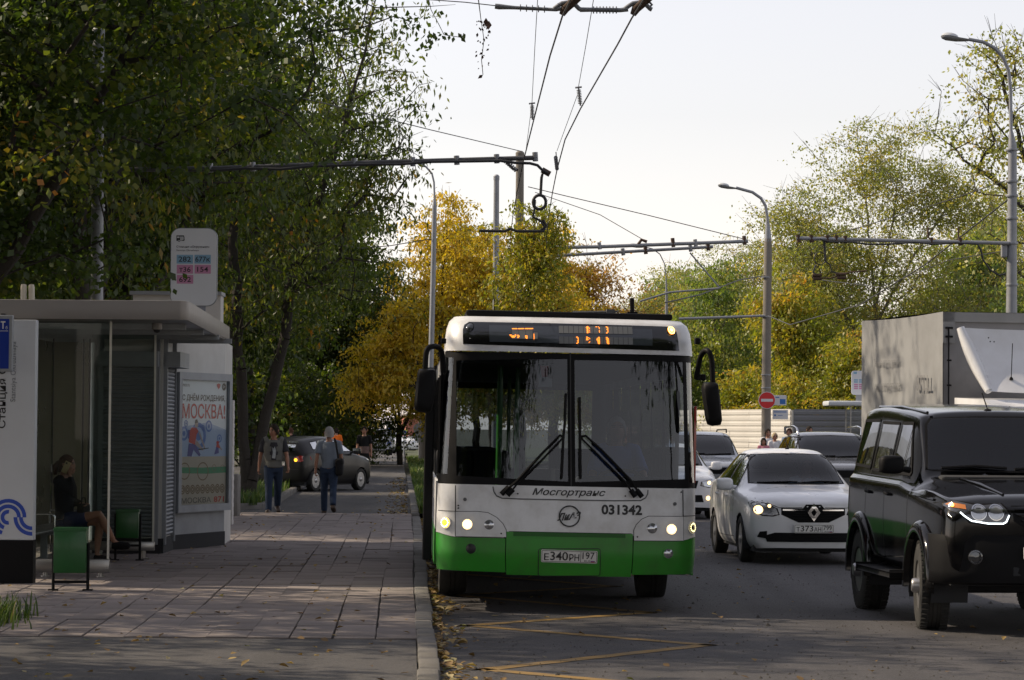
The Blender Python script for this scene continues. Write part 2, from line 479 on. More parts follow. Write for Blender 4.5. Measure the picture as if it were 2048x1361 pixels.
for i, (q, y, l) in enumerate(slabs):
    p = RQ(q, y)
    z = ZS + rng.gauss(0, 0.0025); rx, ry = rng.gauss(0, 0.004), rng.gauss(0, 0.006)
    if i < 300:
        o = mesh_obj('paving_slab', slab_me, pave)
        o.location = (p.x, p.y, z); o.rotation_euler = (rx, ry, ang + rng.gauss(0, 0.003)); o.scale = (1, l, 1)
    else:
        Mx = T(p.x, p.y, z) @ RZ(ang) @ RY(ry) @ RX(rx) @ Matrix.Diagonal((1, l, 1, 1))
        far_slabs.add([v.co for v in slab_me.vertices], [list(f.vertices) for f in slab_me.polygons], Mx)
fo = far_slabs.build('paving_slabs', M_slab, pave); fo['kind'] = 'stuff'

# asphalt footway in front of the slabs, and the path and driveway beyond them
sheet('footway', [RQ(-14, 5), RQ(0.07, 5), RQ(0.07, Y0 - 0.01), RQ(-14, Y0 - 0.01)], ZS - 0.012, M_path)
sheet('path', [RQ(-7.4, Y1 + 0.01), RQ(0.07, Y1 + 0.01), RQ(0.0, 70), RQ(-0.2, 120), RQ(-0.4, 240), RQ(-2.6, 240), RQ(-3.0, 118), RQ(-40, 118), RQ(-40, 86), RQ(-7.4, 86)], ZS - 0.03, M_path)

kerb = sheet('kerb_bed', [RQ(0.06, 5), RQ(0.2, 5), RQ(0.2, 52), RQ(0.06, 52)], ZS - 0.06, M_joint)
def kerb_run(pts, parent, w=0.15, top=ZS + 0.015, depth=0.2):
    """kerb stones one by one along a line of points (their middle line)"""
    for a, b in zip(pts[:-1], pts[1:]):
        a = Vector((a[0], a[1], 0)); b = Vector((b[0], b[1], 0)); t = b - a; L = t.length
        n = max(1, round(L / 1.0)); l = L / n
        for k in range(n):
            c = a + t * ((k + 0.5) / n)
            m_ = MB(); m_.box(-w / 2, w / 2, -l / 2 + 0.006, l / 2 - 0.006, -depth, 0, bev=0.018)
            o = m_.build('kerb_stone', M_kerb, parent, smooth=40)
            o.location = (c.x + rng.gauss(0, 0.006), c.y, top + rng.gauss(0, 0.004))
            o.rotation_euler = (rng.gauss(0, 0.004), rng.gauss(0, 0.015), math.atan2(-t.x, t.y) + rng.gauss(0, 0.004))
kerb_run([RQ(0.146, y) for y in range(12, 53)], kerb)
# kerbs of the verge and of the left lawn
vk = sheet('verge_kerb_bed', [RQ(0.05, 52), RQ(0.2, 52), RQ(-0.0, 90), RQ(-0.15, 90)], ZS - 0.06, M_joint)
VL = lambda y: 0.14 - 0.0036 * (y - 52)
kerb_run([RQ(VL(y), y) for y in range(53, 96)], vk, top=ZS + 0.05)
kerb_run([(road_left(y) - 0.08, y) for y in (52.2, 53, 55, 57, 59, 65, 72)], vk, top=ZS + 0.05)
lk = sheet('lawn_kerb_bed', [RQ(-7, 56.6), RQ(-3.0, 56.6), RQ(-3.0, 56.7), RQ(-7, 56.7)], ZS - 0.05, M_joint)
kerb_run([RQ(-9, 56.6), RQ(-3.6, 56.6)], lk, top=ZS + 0.1)
kerb_run([RQ(-3.55, 56.65), RQ(-3.1, 57.4), RQ(-2.95, 59)], lk, top=ZS + 0.09)
kerb_run([RQ(-2.95, 59), RQ(-3.1, 84)], lk, top=ZS + 0.1)

# lawns and their grass
M_turf = mat('turf_soil', (0.05, 0.06, 0.022), 0.95, var=0.4, scale=4, bump=0.6, bscale=25)
verge_pts = [RQ(VL(y) + 0.08, y) for y in (53.2, 60, 70, 80, 96, 130, 180, 235)]
verge_r = [(road_left(y) - 0.16, y) for y in (235, 180, 130, 115, 96, 80, 72, 65, 59, 56, 53.6)]
sheet('verge_lawn', verge_pts + verge_r, ZS + 0.03, M_turf)
sheet('side_lawn', [RQ(-9, 56.7), RQ(-3.6, 56.7), RQ(-3.05, 59), RQ(-3.2, 84), RQ(-9, 84)], ZS + 0.06, M_turf)
M_grass = leaf_mat('grass_blade', [(0.0, (0.03, 0.06, 0.01)), (0.6, (0.05, 0.1, 0.016)), (0.9, (0.11, 0.16, 0.03)), (1.0, (0.2, 0.17, 0.07))], trans=0.35)
def grass(name, spots, h=(0.06, 0.16), seed=1, label=None):
    """spots: array of x, y, z roots"""
    rs = np.random.RandomState(seed); n = len(spots)
    a = rs.rand(n) * 6.283; hh = rs.uniform(h[0], h[1], n); lean = rs.uniform(0.1, 0.7, n) * hh; w = rs.uniform(0.004, 0.008, n) * (1 + hh * 4)
    d = np.stack([np.cos(a), np.sin(a), 0 * a], 1); s = np.stack([-np.sin(a), np.cos(a), 0 * a], 1)
    up = np.array([0, 0, 1.0])
    v = np.empty((n, 5, 3))
    v[:, 0] = spots - s * w[:, None]; v[:, 1] = spots + s * w[:, None]
    mid = spots + d * (lean * 0.35)[:, None] + up * (hh * 0.6)[:, None]
    v[:, 2] = mid + s * (w * 0.8)[:, None]; v[:, 3] = mid - s * (w * 0.8)[:, None]
    v[:, 4] = spots + d * lean[:, None] + up * hh[:, None]
    b = (np.arange(n) * 5)[:, None]
    f = np.concatenate([b + np.array([0, 1, 2]), b + np.array([0, 2, 3]), b + np.array([3, 2, 4])], 1).ravel()
    o = raw_mesh(name, v.reshape(-1, 3), f, 3, M_grass, None, np.repeat(rs.rand(n), 3))
    return tag(o, label or 'tufted green grass', 'grass', kind='stuff')
rs = np.random.RandomState(3)
def spots_between(f0, f1, ya, yb, n, z, clump=0.5, seed=0):
    rs = np.random.RandomState(seed)
    y = ya + (yb - ya) * rs.rand(n) ** 1.6
    u = rs.rand(n)
    x = np.array([f0(t) for t in y]) * (1 - u) + np.array([f1(t) for t in y]) * u
    keep = (np.sin(x * 5.1 + 1.3 * y) * np.sin(y * 3.3 - x * 2) + rs.rand(n) * 1.6) > clump
    return np.stack([x[keep], y[keep], np.full(keep.sum(), z)], 1)
grass('verge_grass', spots_between(lambda y: RQ(VL(y) + 0.09, y).x, lambda y: min(road_left(y) - 0.2, RQ(VL(y) + 3.0, y).x), 53.3, 150, 46000, ZS + 0.03, 0.3, 1), (0.08, 0.24), 1, 'sunlit green grass on the verge between path and road')
grass('lawn_grass', spots_between(lambda y: RQ(-8.5, y).x, lambda y: RQ(-3.15, y).x, 56.9, 84, 26000, ZS + 0.06, 0.5, 2), (0.08, 0.3), 2, 'shaded rough grass beside the kiosk')
c = G(-32, 1245, ZS)
k = 700
sp = np.stack([c.x - 0.05 + rs.normal(0, 0.16, k) , c.y + rs.normal(0, 0.55, k), np.full(k, ZS - 0.01)], 1)
grass('foreground_grass', sp, (0.08, 0.24), 4, 'dark tuft of long grass at the near edge of the pavement')

# fallen leaves
M_fallen = leaf_mat('fallen_leaf', [(0.0, (0.1, 0.06, 0.03)), (0.45, (0.2, 0.13, 0.055)), (0.8, (0.36, 0.26, 0.1)), (0.9, (0.45, 0.38, 0.22)), (1.0, (0.12, 0.15, 0.05))], trans=0.15, rough=0.6)
def fallen(name, xyz, size, seed, label):
    rs = np.random.RandomState(seed); n = len(xyz)
    a = rs.rand(n) * 6.283; s = rs.uniform(size[0], size[1], n)
    d = np.stack([np.cos(a), np.sin(a), rs.normal(0, 0.18, n)], 1); e = np.stack([-np.sin(a), np.cos(a), rs.normal(0, 0.18, n)], 1)
    up = np.array([0, 0, 1.0])
    cu = rs.uniform(0.05, 0.35, n)
    v = np.empty((n, 6, 3)); S = s[:, None]
    v[:, 0] = xyz - d * S * 0.5; v[:, 3] = xyz + d * S * 0.55 + up * (cu * s * 0.4)[:, None]
    v[:, 1] = xyz - d * S * 0.12 + e * S * 0.36 + up * (cu * s)[:, None]; v[:, 2] = xyz + d * S * 0.25 + e * S * 0.27 + up * (cu * s * 0.8)[:, None]
    v[:, 5] = xyz - d * S * 0.12 - e * S * 0.36 + up * (cu * s * 0.9)[:, None]; v[:, 4] = xyz + d * S * 0.25 - e * S * 0.27 + up * (cu * s * 0.6)[:, None]
    b = (np.arange(n) * 6)[:, None]
    f = np.concatenate([b + np.array([0, 3, 2, 1]), b + np.array([0, 5, 4, 3])], 1).ravel()
    o = raw_mesh(name, v.reshape(-1, 3), f, 4, M_fallen, None, np.repeat(rs.rand(n), 2))
    return tag(o, label, 'leaves', kind='stuff')
n = 1700
y = 12 + 40 * rs.rand(n) ** 1.25; q = 0.235 + np.abs(rs.normal(0, 0.13, n)) * (0.8 + 0.5 * np.sin(y * 1.7))
fallen('gutter_leaves', np.stack([q + ROADX * y, y, 0.012 + 0.05 * rs.rand(n) * np.exp(-(q - 0.23) * 8)], 1), (0.03, 0.085), 11, 'drift of dry yellow and brown leaves in the gutter along the kerb')
n = 620
y = 17 + 40 * rs.rand(n) ** 1.6; q = rs.uniform(-5.5, 0.0, n)
fallen('pavement_leaves', np.stack([q + ROADX * y, y, np.full(n, ZS + 0.008)], 1), (0.025, 0.075), 12, 'scattered dry leaves on the pavement slabs')
n = 330
y = 17 + 30 * rs.rand(n) ** 1.5; q = 0.4 + 6 * rs.rand(n) ** 1.7
fallen('road_leaves', np.stack([q + ROADX * y, y, np.full(n, 0.01)], 1), (0.025, 0.075), 13, 'scattered dry leaves on the dark road')
n = 380
y = 54 + 40 * rs.rand(n) ** 1.3; q = VL(54) - 0.14 - np.abs(rs.normal(0, 0.25, n)) - 0.0036 * (y - 54)
fallen('path_edge_leaves', np.stack([q + ROADX * y, y, np.full(n, ZS - 0.02)], 1), (0.04, 0.1), 14, 'brown leaves gathered along the kerb of the path')
# grit on the road
n = 2600
y = 16 + 24 * rs.rand(n) ** 1.5; q = 0.3 + rs.rand(n) * 7
s = rs.uniform(0.004, 0.013, n) * (1 + (rs.rand(n) > 0.97) * 1.5)
dd = np.array([[1, 0, 0], [-0.6, 0.8, 0], [-0.5, -0.8, 0], [0.05, 0.1, 1.0]])
v = np.stack([q + ROADX * y, y, np.full(n, 0.001)], 1)[:, None, :] + dd[None] * s[:, None, None]
f = ((np.arange(n) * 4)[:, None, None] + np.array([[0, 1, 3], [1, 2, 3], [2, 0, 3]])[None]).ravel()
gr = raw_mesh('road_grit', v.reshape(-1, 3), f, 3, mat('grit', (0.06, 0.055, 0.05), 0.9, rand=0.3)); gr['kind'] = 'stuff'; gr['label'] = 'dark grit strewn on the road'; gr['category'] = 'grit'
# ------------------------------------------------------------------ trees
M_bark = mat('bark', (0.035, 0.029, 0.024), 0.95, var=0.4, scale=7, bump=1.0, bscale=22, rand=0.2)
M_bark_pale = mat('pale_bark', (0.17, 0.155, 0.125), 0.95, var=0.4, scale=5, bump=0.9, bscale=18)
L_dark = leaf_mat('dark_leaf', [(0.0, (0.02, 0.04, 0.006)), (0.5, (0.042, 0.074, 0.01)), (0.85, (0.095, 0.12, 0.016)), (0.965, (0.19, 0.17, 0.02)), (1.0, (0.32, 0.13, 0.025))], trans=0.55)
L_mid = leaf_mat('mid_leaf', [(0.0, (0.032, 0.055, 0.009)), (0.5, (0.06, 0.092, 0.014)), (0.85, (0.125, 0.145, 0.022)), (1.0, (0.3, 0.17, 0.035))], trans=0.55)
L_gold = leaf_mat('golden_leaf', [(0.0, (0.19, 0.19, 0.02)), (0.35, (0.4, 0.32, 0.025)), (0.7, (0.52, 0.37, 0.03)), (1.0, (0.5, 0.3, 0.04))], trans=0.5)
L_ygreen = leaf_mat('yellow_green_leaf', [(0.0, (0.13, 0.18, 0.025)), (0.5, (0.24, 0.25, 0.03)), (0.85, (0.38, 0.29, 0.035)), (1.0, (0.45, 0.22, 0.04))], trans=0.5)
L_orange = leaf_mat('rust_leaf', [(0.0, (0.25, 0.22, 0.04)), (0.45, (0.42, 0.26, 0.07)), (0.8, (0.46, 0.25, 0.09)), (1.0, (0.32, 0.18, 0.08))], trans=0.45)
L_poplar = leaf_mat('poplar_leaf', [(0.0, (0.15, 0.19, 0.055)), (0.5, (0.25, 0.27, 0.07)), (0.85, (0.36, 0.31, 0.09)), (1.0, (0.42, 0.29, 0.11))], trans=0.5)
L_green = leaf_mat('fresh_leaf', [(0.0, (0.11, 0.18, 0.055)), (0.6, (0.19, 0.25, 0.065)), (1.0, (0.3, 0.28, 0.07))], trans=0.5)

def make_tree(blobs, stems, leafm, barkm, nclus, per, crad, leaf, seed, r0=0.16, twigs=0, droop=0.35, sparse=0.0, wide=0.42, dn=1.6, dp=1.4):
    """blobs: crown lobes (x, y, z, rx, ry, rz, weight); stems: polylines of the main limbs.  Returns trunk arrays and leaf arrays"""
    rs = np.random.RandomState(seed)
    nclus = int(nclus * dn); per = int(per * dp); leaf *= 1.05
    nodes = []; par = []
    for st in stems:
        prev = -1
        pts = [np.array(p, float) for p in st]
        if nodes:
            d = [np.linalg.norm(np.array(q) - pts[0]) for q in nodes]; j = int(np.argmin(d))
            if d[j] < 1.2: prev = j; pts = [np.array(nodes[j])] + pts[1:]
        for i in range(len(pts) - 1):
            m = max(2, int(np.linalg.norm(pts[i + 1] - pts[i]) / 0.5))
            for k in range(m + (1 if i == len(pts) - 2 else 0)):
                if i == 0 and k == 0 and prev >= 0: continue
                p = pts[i] + (pts[i + 1] - pts[i]) * k / m + rs.normal(0, 0.025, 3)
                nodes.append(p); par.append(prev); prev = len(nodes) - 1
    w = np.array([b[6] for b in blobs], float); w /= w.sum()
    bi = rs.choice(len(blobs), nclus, p=w)
    B = np.array([b[:6] for b in blobs], float)[bi]
    d = rs.normal(0, 1, (nclus, 3)); d /= np.linalg.norm(d, axis=1)[:, None]
    rad = rs.rand(nclus) ** 0.5 * np.where(rs.rand(nclus) < 0.22, 1.35, 1.0)
    C = B[:, :3] + d * rad[:, None] * B[:, 3:]
    base = np.array(nodes[0])
    order = np.argsort(np.min(np.linalg.norm(C[:, None, :] - np.array(nodes)[None, ::3], axis=2), axis=1))
    tips = []
    N = np.zeros((len(nodes) + nclus * 5 + 5, 3)); N[:len(nodes)] = nodes; nn = len(nodes)
    for ci in order:
        c = C[ci]
        dv = N[:nn] - c
        dist = np.sqrt((dv ** 2).sum(1)) + np.maximum(0, dv[:, 2] + 0.15) * 1.2
        j = int(np.argmin(dist))
        a = N[j].copy(); L = np.linalg.norm(c - a)
        m = int(min(4, max(1, L / 0.7))); prev = j
        side = rs.normal(0, 0.10 * L, 3)
        for k in range(1, m + 1):
            t = k / m
            p = a + (c - a) * t + side * math.sin(t * 3.14) + np.array([0, 0, 0.10 * L * math.sin(t * 3.14)])
            N[nn] = p; par.append(prev); prev = nn; nn += 1
        tips.append(prev)
    N = N[:nn]
    # bare twig ends that stick out
    cnt = np.ones(nn)
    for i in range(nn - 1, -1, -1):
        if par[i] >= 0: cnt[par[i]] += cnt[i] * 1.0
    mx = cnt.max()
    rad = np.maximum(0.010, r0 * (cnt / mx) ** 0.52)
    segs_a = []; segs_b = []; ra = []; rb = []
    for i in range(nn):
        if par[i] >= 0:
            segs_a.append(N[par[i]]); segs_b.append(N[i]); ra.append(min(rad[par[i]], rad[i] * 1.6)); rb.append(rad[i])
    for ti in tips:
        for k in range(twigs):
            dr = (N[ti] - N[par[ti]]); dr = dr / (np.linalg.norm(dr) + 1e-6) + rs.normal(0, 0.55, 3); dr[2] += 0.25
            e = N[ti] + dr / np.linalg.norm(dr) * rs.uniform(0.5, 1.1) * crad * 1.25
            segs_a.append(N[ti]); segs_b.append(e); ra.append(0.009); rb.append(0.004)
    A = np.array(segs_a); Bq = np.array(segs_b); ra = np.array(ra); rb = np.array(rb)
    t = Bq - A; L = np.linalg.norm(t, axis=1) + 1e-9; t = t / L[:, None]
    ref = np.where(np.abs(t[:, 2:3]) < 0.9, np.array([[0, 0, 1.0]]), np.array([[1.0, 0, 0]]))
    u = np.cross(t, ref); u /= np.linalg.norm(u, axis=1)[:, None]; v = np.cross(t, u)
    ns = 6; k = len(A)
    ang = np.arange(ns) * 2 * math.pi / ns
    ring = u[:, None, :] * np.cos(ang)[None, :, None] + v[:, None, :] * np.sin(ang)[None, :, None]
    V = np.concatenate([A[:, None, :] - t[:, None, :] * 0.0 + ring * ra[:, None, None], Bq[:, None, :] + ring * rb[:, None, None]], 1).reshape(-1, 3)
    i0 = np.arange(ns); i1 = (i0 + 1) % ns
    q = np.stack([i0, i1, i1 + ns, i0 + ns], 1)
    F = ((np.arange(k) * 2 * ns)[:, None, None] + q[None]).ravel()
    # leaves
    nt_ = len(tips); tipP = N[tips]
    dens = rs.uniform(1 - sparse, 1.0, nt_) * rs.uniform(0.6, 1.3, nt_)
    idx = np.repeat(np.arange(nt_), np.maximum(3, (per * dens).astype(int)))
    n = len(idx)
    off = rs.normal(0, 1, (n, 3)) * np.array([crad, crad, crad * 0.62]) * 0.62
    # leaves strung along twigs: a few spokes per cluster
    spoke = rs.randint(0, 7, n); ha = (idx * 7 + spoke) * 2.399; hz = np.sin((idx * 13 + spoke * 29) * 1.7) * 0.45
    sp = np.stack([np.cos(ha), np.sin(ha), hz], 1) * (rs.rand(n) * crad * 1.35)[:, None]
    sp[:, 2] -= droop * (np.linalg.norm(sp, axis=1) ** 2) / max(crad, 0.1)
    pos = tipP[idx] + off * 0.42 + sp
    az = rs.rand(n) * 6.283; el = rs.normal(-0.35 - droop, 0.5, n)
    d = np.stack([np.cos(az) * np.cos(el), np.sin(az) * np.cos(el), np.sin(el)], 1)
    nr = rs.normal(0, 0.55, (n, 3)) + np.array([0, 0, 0.8]); s = np.cross(d, nr); s /= (np.linalg.norm(s, axis=1)[:, None] + 1e-6)
    ln = leaf * rs.uniform(0.6, 1.3, n); wd = ln * wide
    LV = np.empty((n, 4, 3))
    LV[:, 0] = pos; LV[:, 1] = pos + d * (ln * 0.45)[:, None] + s * (wd * 0.5)[:, None]
    LV[:, 2] = pos + d * ln[:, None]; LV[:, 3] = pos + d * (ln * 0.45)[:, None] - s * (wd * 0.5)[:, None]
    tone = np.clip(rs.rand(n) * 0.4 + (rs.rand(nt_)[idx]) * 0.66 - 0.04, 0, 1)
    return (V, F, LV.reshape(-1, 3), np.arange(n * 4), tone, leafm, barkm)

def put_tree(data, name, label, loc, group=None, rz=0.0, s=1.0):
    t = thing(name, label, 'tree', loc, rz, group)
    V, F, LV, LF, tone, lm, bm_ = data
    raw_mesh('trunk', V, F, 4, bm_, t, smooth=True)
    raw_mesh('crown', LV, LF, 4, lm, t, tone)
    t.scale = (s, s, s)
    return t
def again(t, label, loc, rz, s, group=None):
    c = copy_tree(t); c['label'] = label; c.location = loc; c.rotation_euler = (0, 0, rz); c.scale = s if isinstance(s, tuple) else (s, s, s)
    if group: c['group'] = group
    return c
def at(px, Y, z=0.0):
    p = P(px, 860, Y); return Vector((p.x, Y, z))

GL = 'dark green trees along the left pavement'
# the big maple whose boughs hang over the shelter
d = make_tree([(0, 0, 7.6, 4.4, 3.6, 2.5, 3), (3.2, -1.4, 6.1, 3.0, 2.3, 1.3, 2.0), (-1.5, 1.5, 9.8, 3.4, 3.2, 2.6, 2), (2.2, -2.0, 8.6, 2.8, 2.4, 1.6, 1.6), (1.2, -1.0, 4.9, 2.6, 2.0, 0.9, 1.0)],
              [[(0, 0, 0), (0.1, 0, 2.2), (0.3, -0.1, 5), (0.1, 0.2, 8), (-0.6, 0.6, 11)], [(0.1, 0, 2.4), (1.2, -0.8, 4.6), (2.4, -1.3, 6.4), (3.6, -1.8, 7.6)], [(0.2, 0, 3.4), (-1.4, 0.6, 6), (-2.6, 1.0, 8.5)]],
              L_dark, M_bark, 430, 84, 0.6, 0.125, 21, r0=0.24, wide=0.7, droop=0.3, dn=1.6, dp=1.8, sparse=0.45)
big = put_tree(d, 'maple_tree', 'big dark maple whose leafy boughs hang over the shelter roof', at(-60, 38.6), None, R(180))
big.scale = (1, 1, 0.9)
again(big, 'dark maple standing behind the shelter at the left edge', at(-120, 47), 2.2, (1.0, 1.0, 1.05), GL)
c2 = again(big, 'dark broad maple behind the white route sign', at(270, 54), 4.1, (0.85, 0.85, 1.05), GL)

# the forked maple beside the path
d = make_tree([(0.6, 0, 7.5, 2.7, 2.6, 2.4, 3), (2.4, 0.3, 9.4, 1.7, 2.0, 2.4, 2.0), (-1.2, 0.2, 9.2, 2.4, 2.2, 2.2, 2), (1.7, -0.4, 5.2, 2.0, 2.0, 1.1, 1.5), (2.8, 0.2, 7.4, 1.3, 1.6, 1.3, 1.0), (0, 0, 4.2, 1.5, 1.5, 0.9, 0.5)],
              [[(0.1, 0, 0), (-0.1, 0, 3), (-0.3, 0, 6.0), (-0.1, 0, 7.0), (0.55, 0, 9.0), (1.1, 0, 11.4)], [(-0.2, 0, 6.6), (-0.75, 0.1, 8.4), (-1.0, 0.1, 10.5)],
               [(0.7, 0.25, 0), (0.75, 0.2, 3.2), (1.1, 0.1, 5.4), (1.9, 0, 7.6), (2.5, 0, 9.6), (2.9, 0, 11.5)], [(0.9, 0.1, 4.9), (2.1, 0.1, 5.6), (3.2, 0.2, 5.5)]],
              L_mid, M_bark, 330, 60, 0.5, 0.15, 22, r0=0.19, twigs=1, droop=0.5, wide=0.34, dn=1.0, dp=1.2, sparse=0.5)
fork = put_tree(d, 'forked_tree', 'dark forked tree with two stems rising beside the path', at(487, 62))
again(fork, 'leafy dark tree close behind the forked one', at(400, 76), 0.5, (1.1, 1.1, 1.12), GL)
again(fork, 'dark tree between the forked one and the maples', at(380, 66), 3.4, (1.2, 1.2, 1.1), GL)
again(fork, 'tall dark tree whose twigs reach out against the sky over the path', at(500, 96), 6.0, (1.15, 1.15, 1.36), GL)
# leaning trunks over the driveway
d = make_tree([(1.0, 0, 7.8, 3.0, 2.8, 3.0, 3), (2.6, 0, 5.6, 2.0, 2.2, 1.6, 2), (-1.6, 0, 6.2, 2.4, 2.4, 2.6, 2), (0.6, 0, 11, 2.4, 2.4, 2.0, 1.4), (0, 0, 4.3, 2.6, 2.4, 1.1, 1.4)],
              [[(-0.3, 0, 0), (0.1, 0, 2.3), (0.8, 0, 4.2), (1.4, 0, 7), (1.2, 0, 11)], [(0.3, 0.2, 0), (1.2, 0.2, 2.8), (2.1, 0.2, 4.6), (2.9, 0.1, 6.4)], [(-0.1, 0, 1.5), (-1.2, 0, 5), (-1.8, 0, 8)]],
              L_dark, M_bark, 300, 62, 0.58, 0.19, 23, r0=0.24, droop=0.4, wide=0.5)
lean = put_tree(d, 'leaning_tree', 'dark tree with two leaning trunks beyond the dark hatchback', at(716, 128), None, R(180))
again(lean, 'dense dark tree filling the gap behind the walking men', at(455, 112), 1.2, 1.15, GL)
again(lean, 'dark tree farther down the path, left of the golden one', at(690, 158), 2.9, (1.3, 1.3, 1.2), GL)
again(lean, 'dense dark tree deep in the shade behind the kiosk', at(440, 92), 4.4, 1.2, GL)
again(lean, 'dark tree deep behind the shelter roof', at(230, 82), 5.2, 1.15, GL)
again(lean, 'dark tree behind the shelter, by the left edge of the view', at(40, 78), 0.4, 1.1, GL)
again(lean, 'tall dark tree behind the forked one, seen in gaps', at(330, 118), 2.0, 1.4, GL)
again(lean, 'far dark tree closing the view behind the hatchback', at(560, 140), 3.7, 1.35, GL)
# undergrowth that closes the view under the crowns
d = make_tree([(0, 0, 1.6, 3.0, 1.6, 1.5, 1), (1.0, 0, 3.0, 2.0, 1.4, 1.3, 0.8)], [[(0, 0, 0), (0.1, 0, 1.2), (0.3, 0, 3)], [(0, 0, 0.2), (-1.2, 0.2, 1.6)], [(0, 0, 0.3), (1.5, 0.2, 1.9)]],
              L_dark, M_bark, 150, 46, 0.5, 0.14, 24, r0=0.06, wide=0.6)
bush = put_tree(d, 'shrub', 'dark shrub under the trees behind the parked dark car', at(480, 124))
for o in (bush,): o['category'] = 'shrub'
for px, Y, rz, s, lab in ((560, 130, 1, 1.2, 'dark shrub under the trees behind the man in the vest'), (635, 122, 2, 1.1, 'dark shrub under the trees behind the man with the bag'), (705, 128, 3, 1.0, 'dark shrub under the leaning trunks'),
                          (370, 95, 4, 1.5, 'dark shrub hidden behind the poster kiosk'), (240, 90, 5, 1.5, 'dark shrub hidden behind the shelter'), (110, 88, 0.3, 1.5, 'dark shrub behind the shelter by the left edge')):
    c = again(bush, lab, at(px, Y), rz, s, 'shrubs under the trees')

# trees left of the frame that shade the street
GO = 'street trees left of the view that shade the pavement'
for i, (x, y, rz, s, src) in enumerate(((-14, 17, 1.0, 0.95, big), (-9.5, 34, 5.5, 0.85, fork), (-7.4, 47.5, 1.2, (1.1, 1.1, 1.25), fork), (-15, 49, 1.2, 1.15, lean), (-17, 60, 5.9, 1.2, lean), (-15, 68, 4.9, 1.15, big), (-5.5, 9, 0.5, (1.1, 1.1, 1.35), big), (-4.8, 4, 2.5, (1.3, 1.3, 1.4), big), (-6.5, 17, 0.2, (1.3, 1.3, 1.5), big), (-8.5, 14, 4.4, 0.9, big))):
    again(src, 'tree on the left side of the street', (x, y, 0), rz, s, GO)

GB = 'unseen street trees added to block sky light'  # out of view, put in to cut the sky light on the street
for x, y, rz, s, src in ((10.5, 13, 3.4, (1.4, 1.4, 1.5), big), (-15, -8, 0.6, (1.4, 1.4, 1.5), big), (16.5, 25, 1.4, 1.25, big)):
    again(src, 'unseen street tree added to block sky light', (x, y, 0), rz, s, GB)

# the golden trees beyond the bus
d = make_tree([(0, 0, 5.6, 2.3, 2.2, 2.2, 3), (-1.6, 0, 4.2, 1.6, 1.6, 1.5, 2), (0.4, 0, 8.2, 1.2, 1.5, 1.6, 1.4), (-2.4, 0, 3.0, 1.3, 1.3, 0.9, 1.0), (1.9, 0, 6.4, 1.7, 1.8, 2.0, 2), (2.4, 0, 3.6, 1.4, 1.4, 1.5, 1.4)],
              [[(0, 0, 0), (0.1, 0, 2), (0.2, 0, 5), (0.4, 0, 8.6)], [(0.05, 0, 1.4), (-1.0, 0, 3.4), (-1.7, 0, 5.2)], [(0.1, 0, 1.8), (1.2, 0, 4.6), (1.9, 0, 7.6)]],
              L_gold, M_bark, 330, 46, 0.46, 0.16, 31, r0=0.15, twigs=1, droop=0.3, wide=0.45)
gold = put_tree(d, 'golden_tree', 'golden yellow tree behind the street lamp left of the bus', at(868, 116))
gold.scale = (1.12, 1.12, 1.2)
again(gold, 'golden tree lower down the verge, left of the lamp', at(800, 128), 2.4, (0.95, 0.95, 0.86), 'golden trees beyond the bus')
again(gold, 'golden tree right behind the bus roof, between the two poles', at(985, 121), 4.0, (1.0, 1.0, 1.05), 'golden trees beyond the bus')
again(gold, 'golden tree just right of the thick concrete pole', at(1110, 127), 5.3, (0.95, 0.95, 0.92), 'golden trees beyond the bus')
d = make_tree([(0, 0, 5.6, 1.7, 1.8, 2.6, 3), (0.5, 0, 8.4, 1.0, 1.2, 1.5, 1.3), (-1.1, 0, 3.6, 1.4, 1.4, 1.4, 1.4), (1.2, 0, 4.2, 1.2, 1.4, 1.6, 1.4)],
              [[(0, 0, 0), (0.05, 0, 3), (0.2, 0, 6), (0.5, 0, 9.4)], [(0.05, 0, 2.2), (-0.9, 0, 5.2), (-1.1, 0, 7.0)], [(0.05, 0, 2.8), (1.1, 0, 5.4), (1.5, 0, 7)]],
              L_ygreen, M_bark, 260, 44, 0.44, 0.16, 32, r0=0.13, twigs=1, droop=0.4, wide=0.42)
yg = put_tree(d, 'yellow_green_tree', 'yellow green tree around the concrete poles above the bus', at(1042, 73.2), None, 0.4, 0.8)
again(yg, 'thin yellow green tree left of the tall concrete pole', at(955, 126), 3.0, (1.35, 1.35, 1.16), 'trees beyond the bus')
d = make_tree([(0, 0, 5.4, 2.4, 2.2, 2.3, 3), (1.6, 0, 4.2, 1.8, 1.8, 1.7, 2), (-0.4, 0, 7.6, 1.5, 1.6, 1.2, 1.2), (-2, 0, 4, 1.4, 1.4, 1.6, 1)],
              [[(0, 0, 0), (0, 0, 2), (-0.2, 0, 5), (-0.3, 0, 8.2)], [(0, 0, 1.6), (1.2, 0, 3.8), (2.2, 0, 6)], [(0, 0, 2), (-1.3, 0, 4.6), (-2, 0, 6)]],
              L_orange, M_bark, 250, 34, 0.5, 0.15, 33, r0=0.14, twigs=2, droop=0.3, wide=0.5, sparse=0.4)
rust = put_tree(d, 'rust_tree', 'thin tree with rust orange leaves right of the concrete poles', at(1190, 138))
rust.scale = (1.3, 1.3, 1.22)
again(rust, 'thin leaved tree on the left side of the street', (-11.2, 26, 0), 1.0, 1.3, GO)
again(gold, 'warm golden tree just right of the thick concrete pole' , at(1105, 136), 2.0, (1.25, 1.25, 1.22), 'trees beyond the bus')
again(yg, 'small yellow green tree low over the right half of the bus roof', at(1230, 142), 4.0, (1.5, 1.5, 0.85), 'trees beyond the bus')

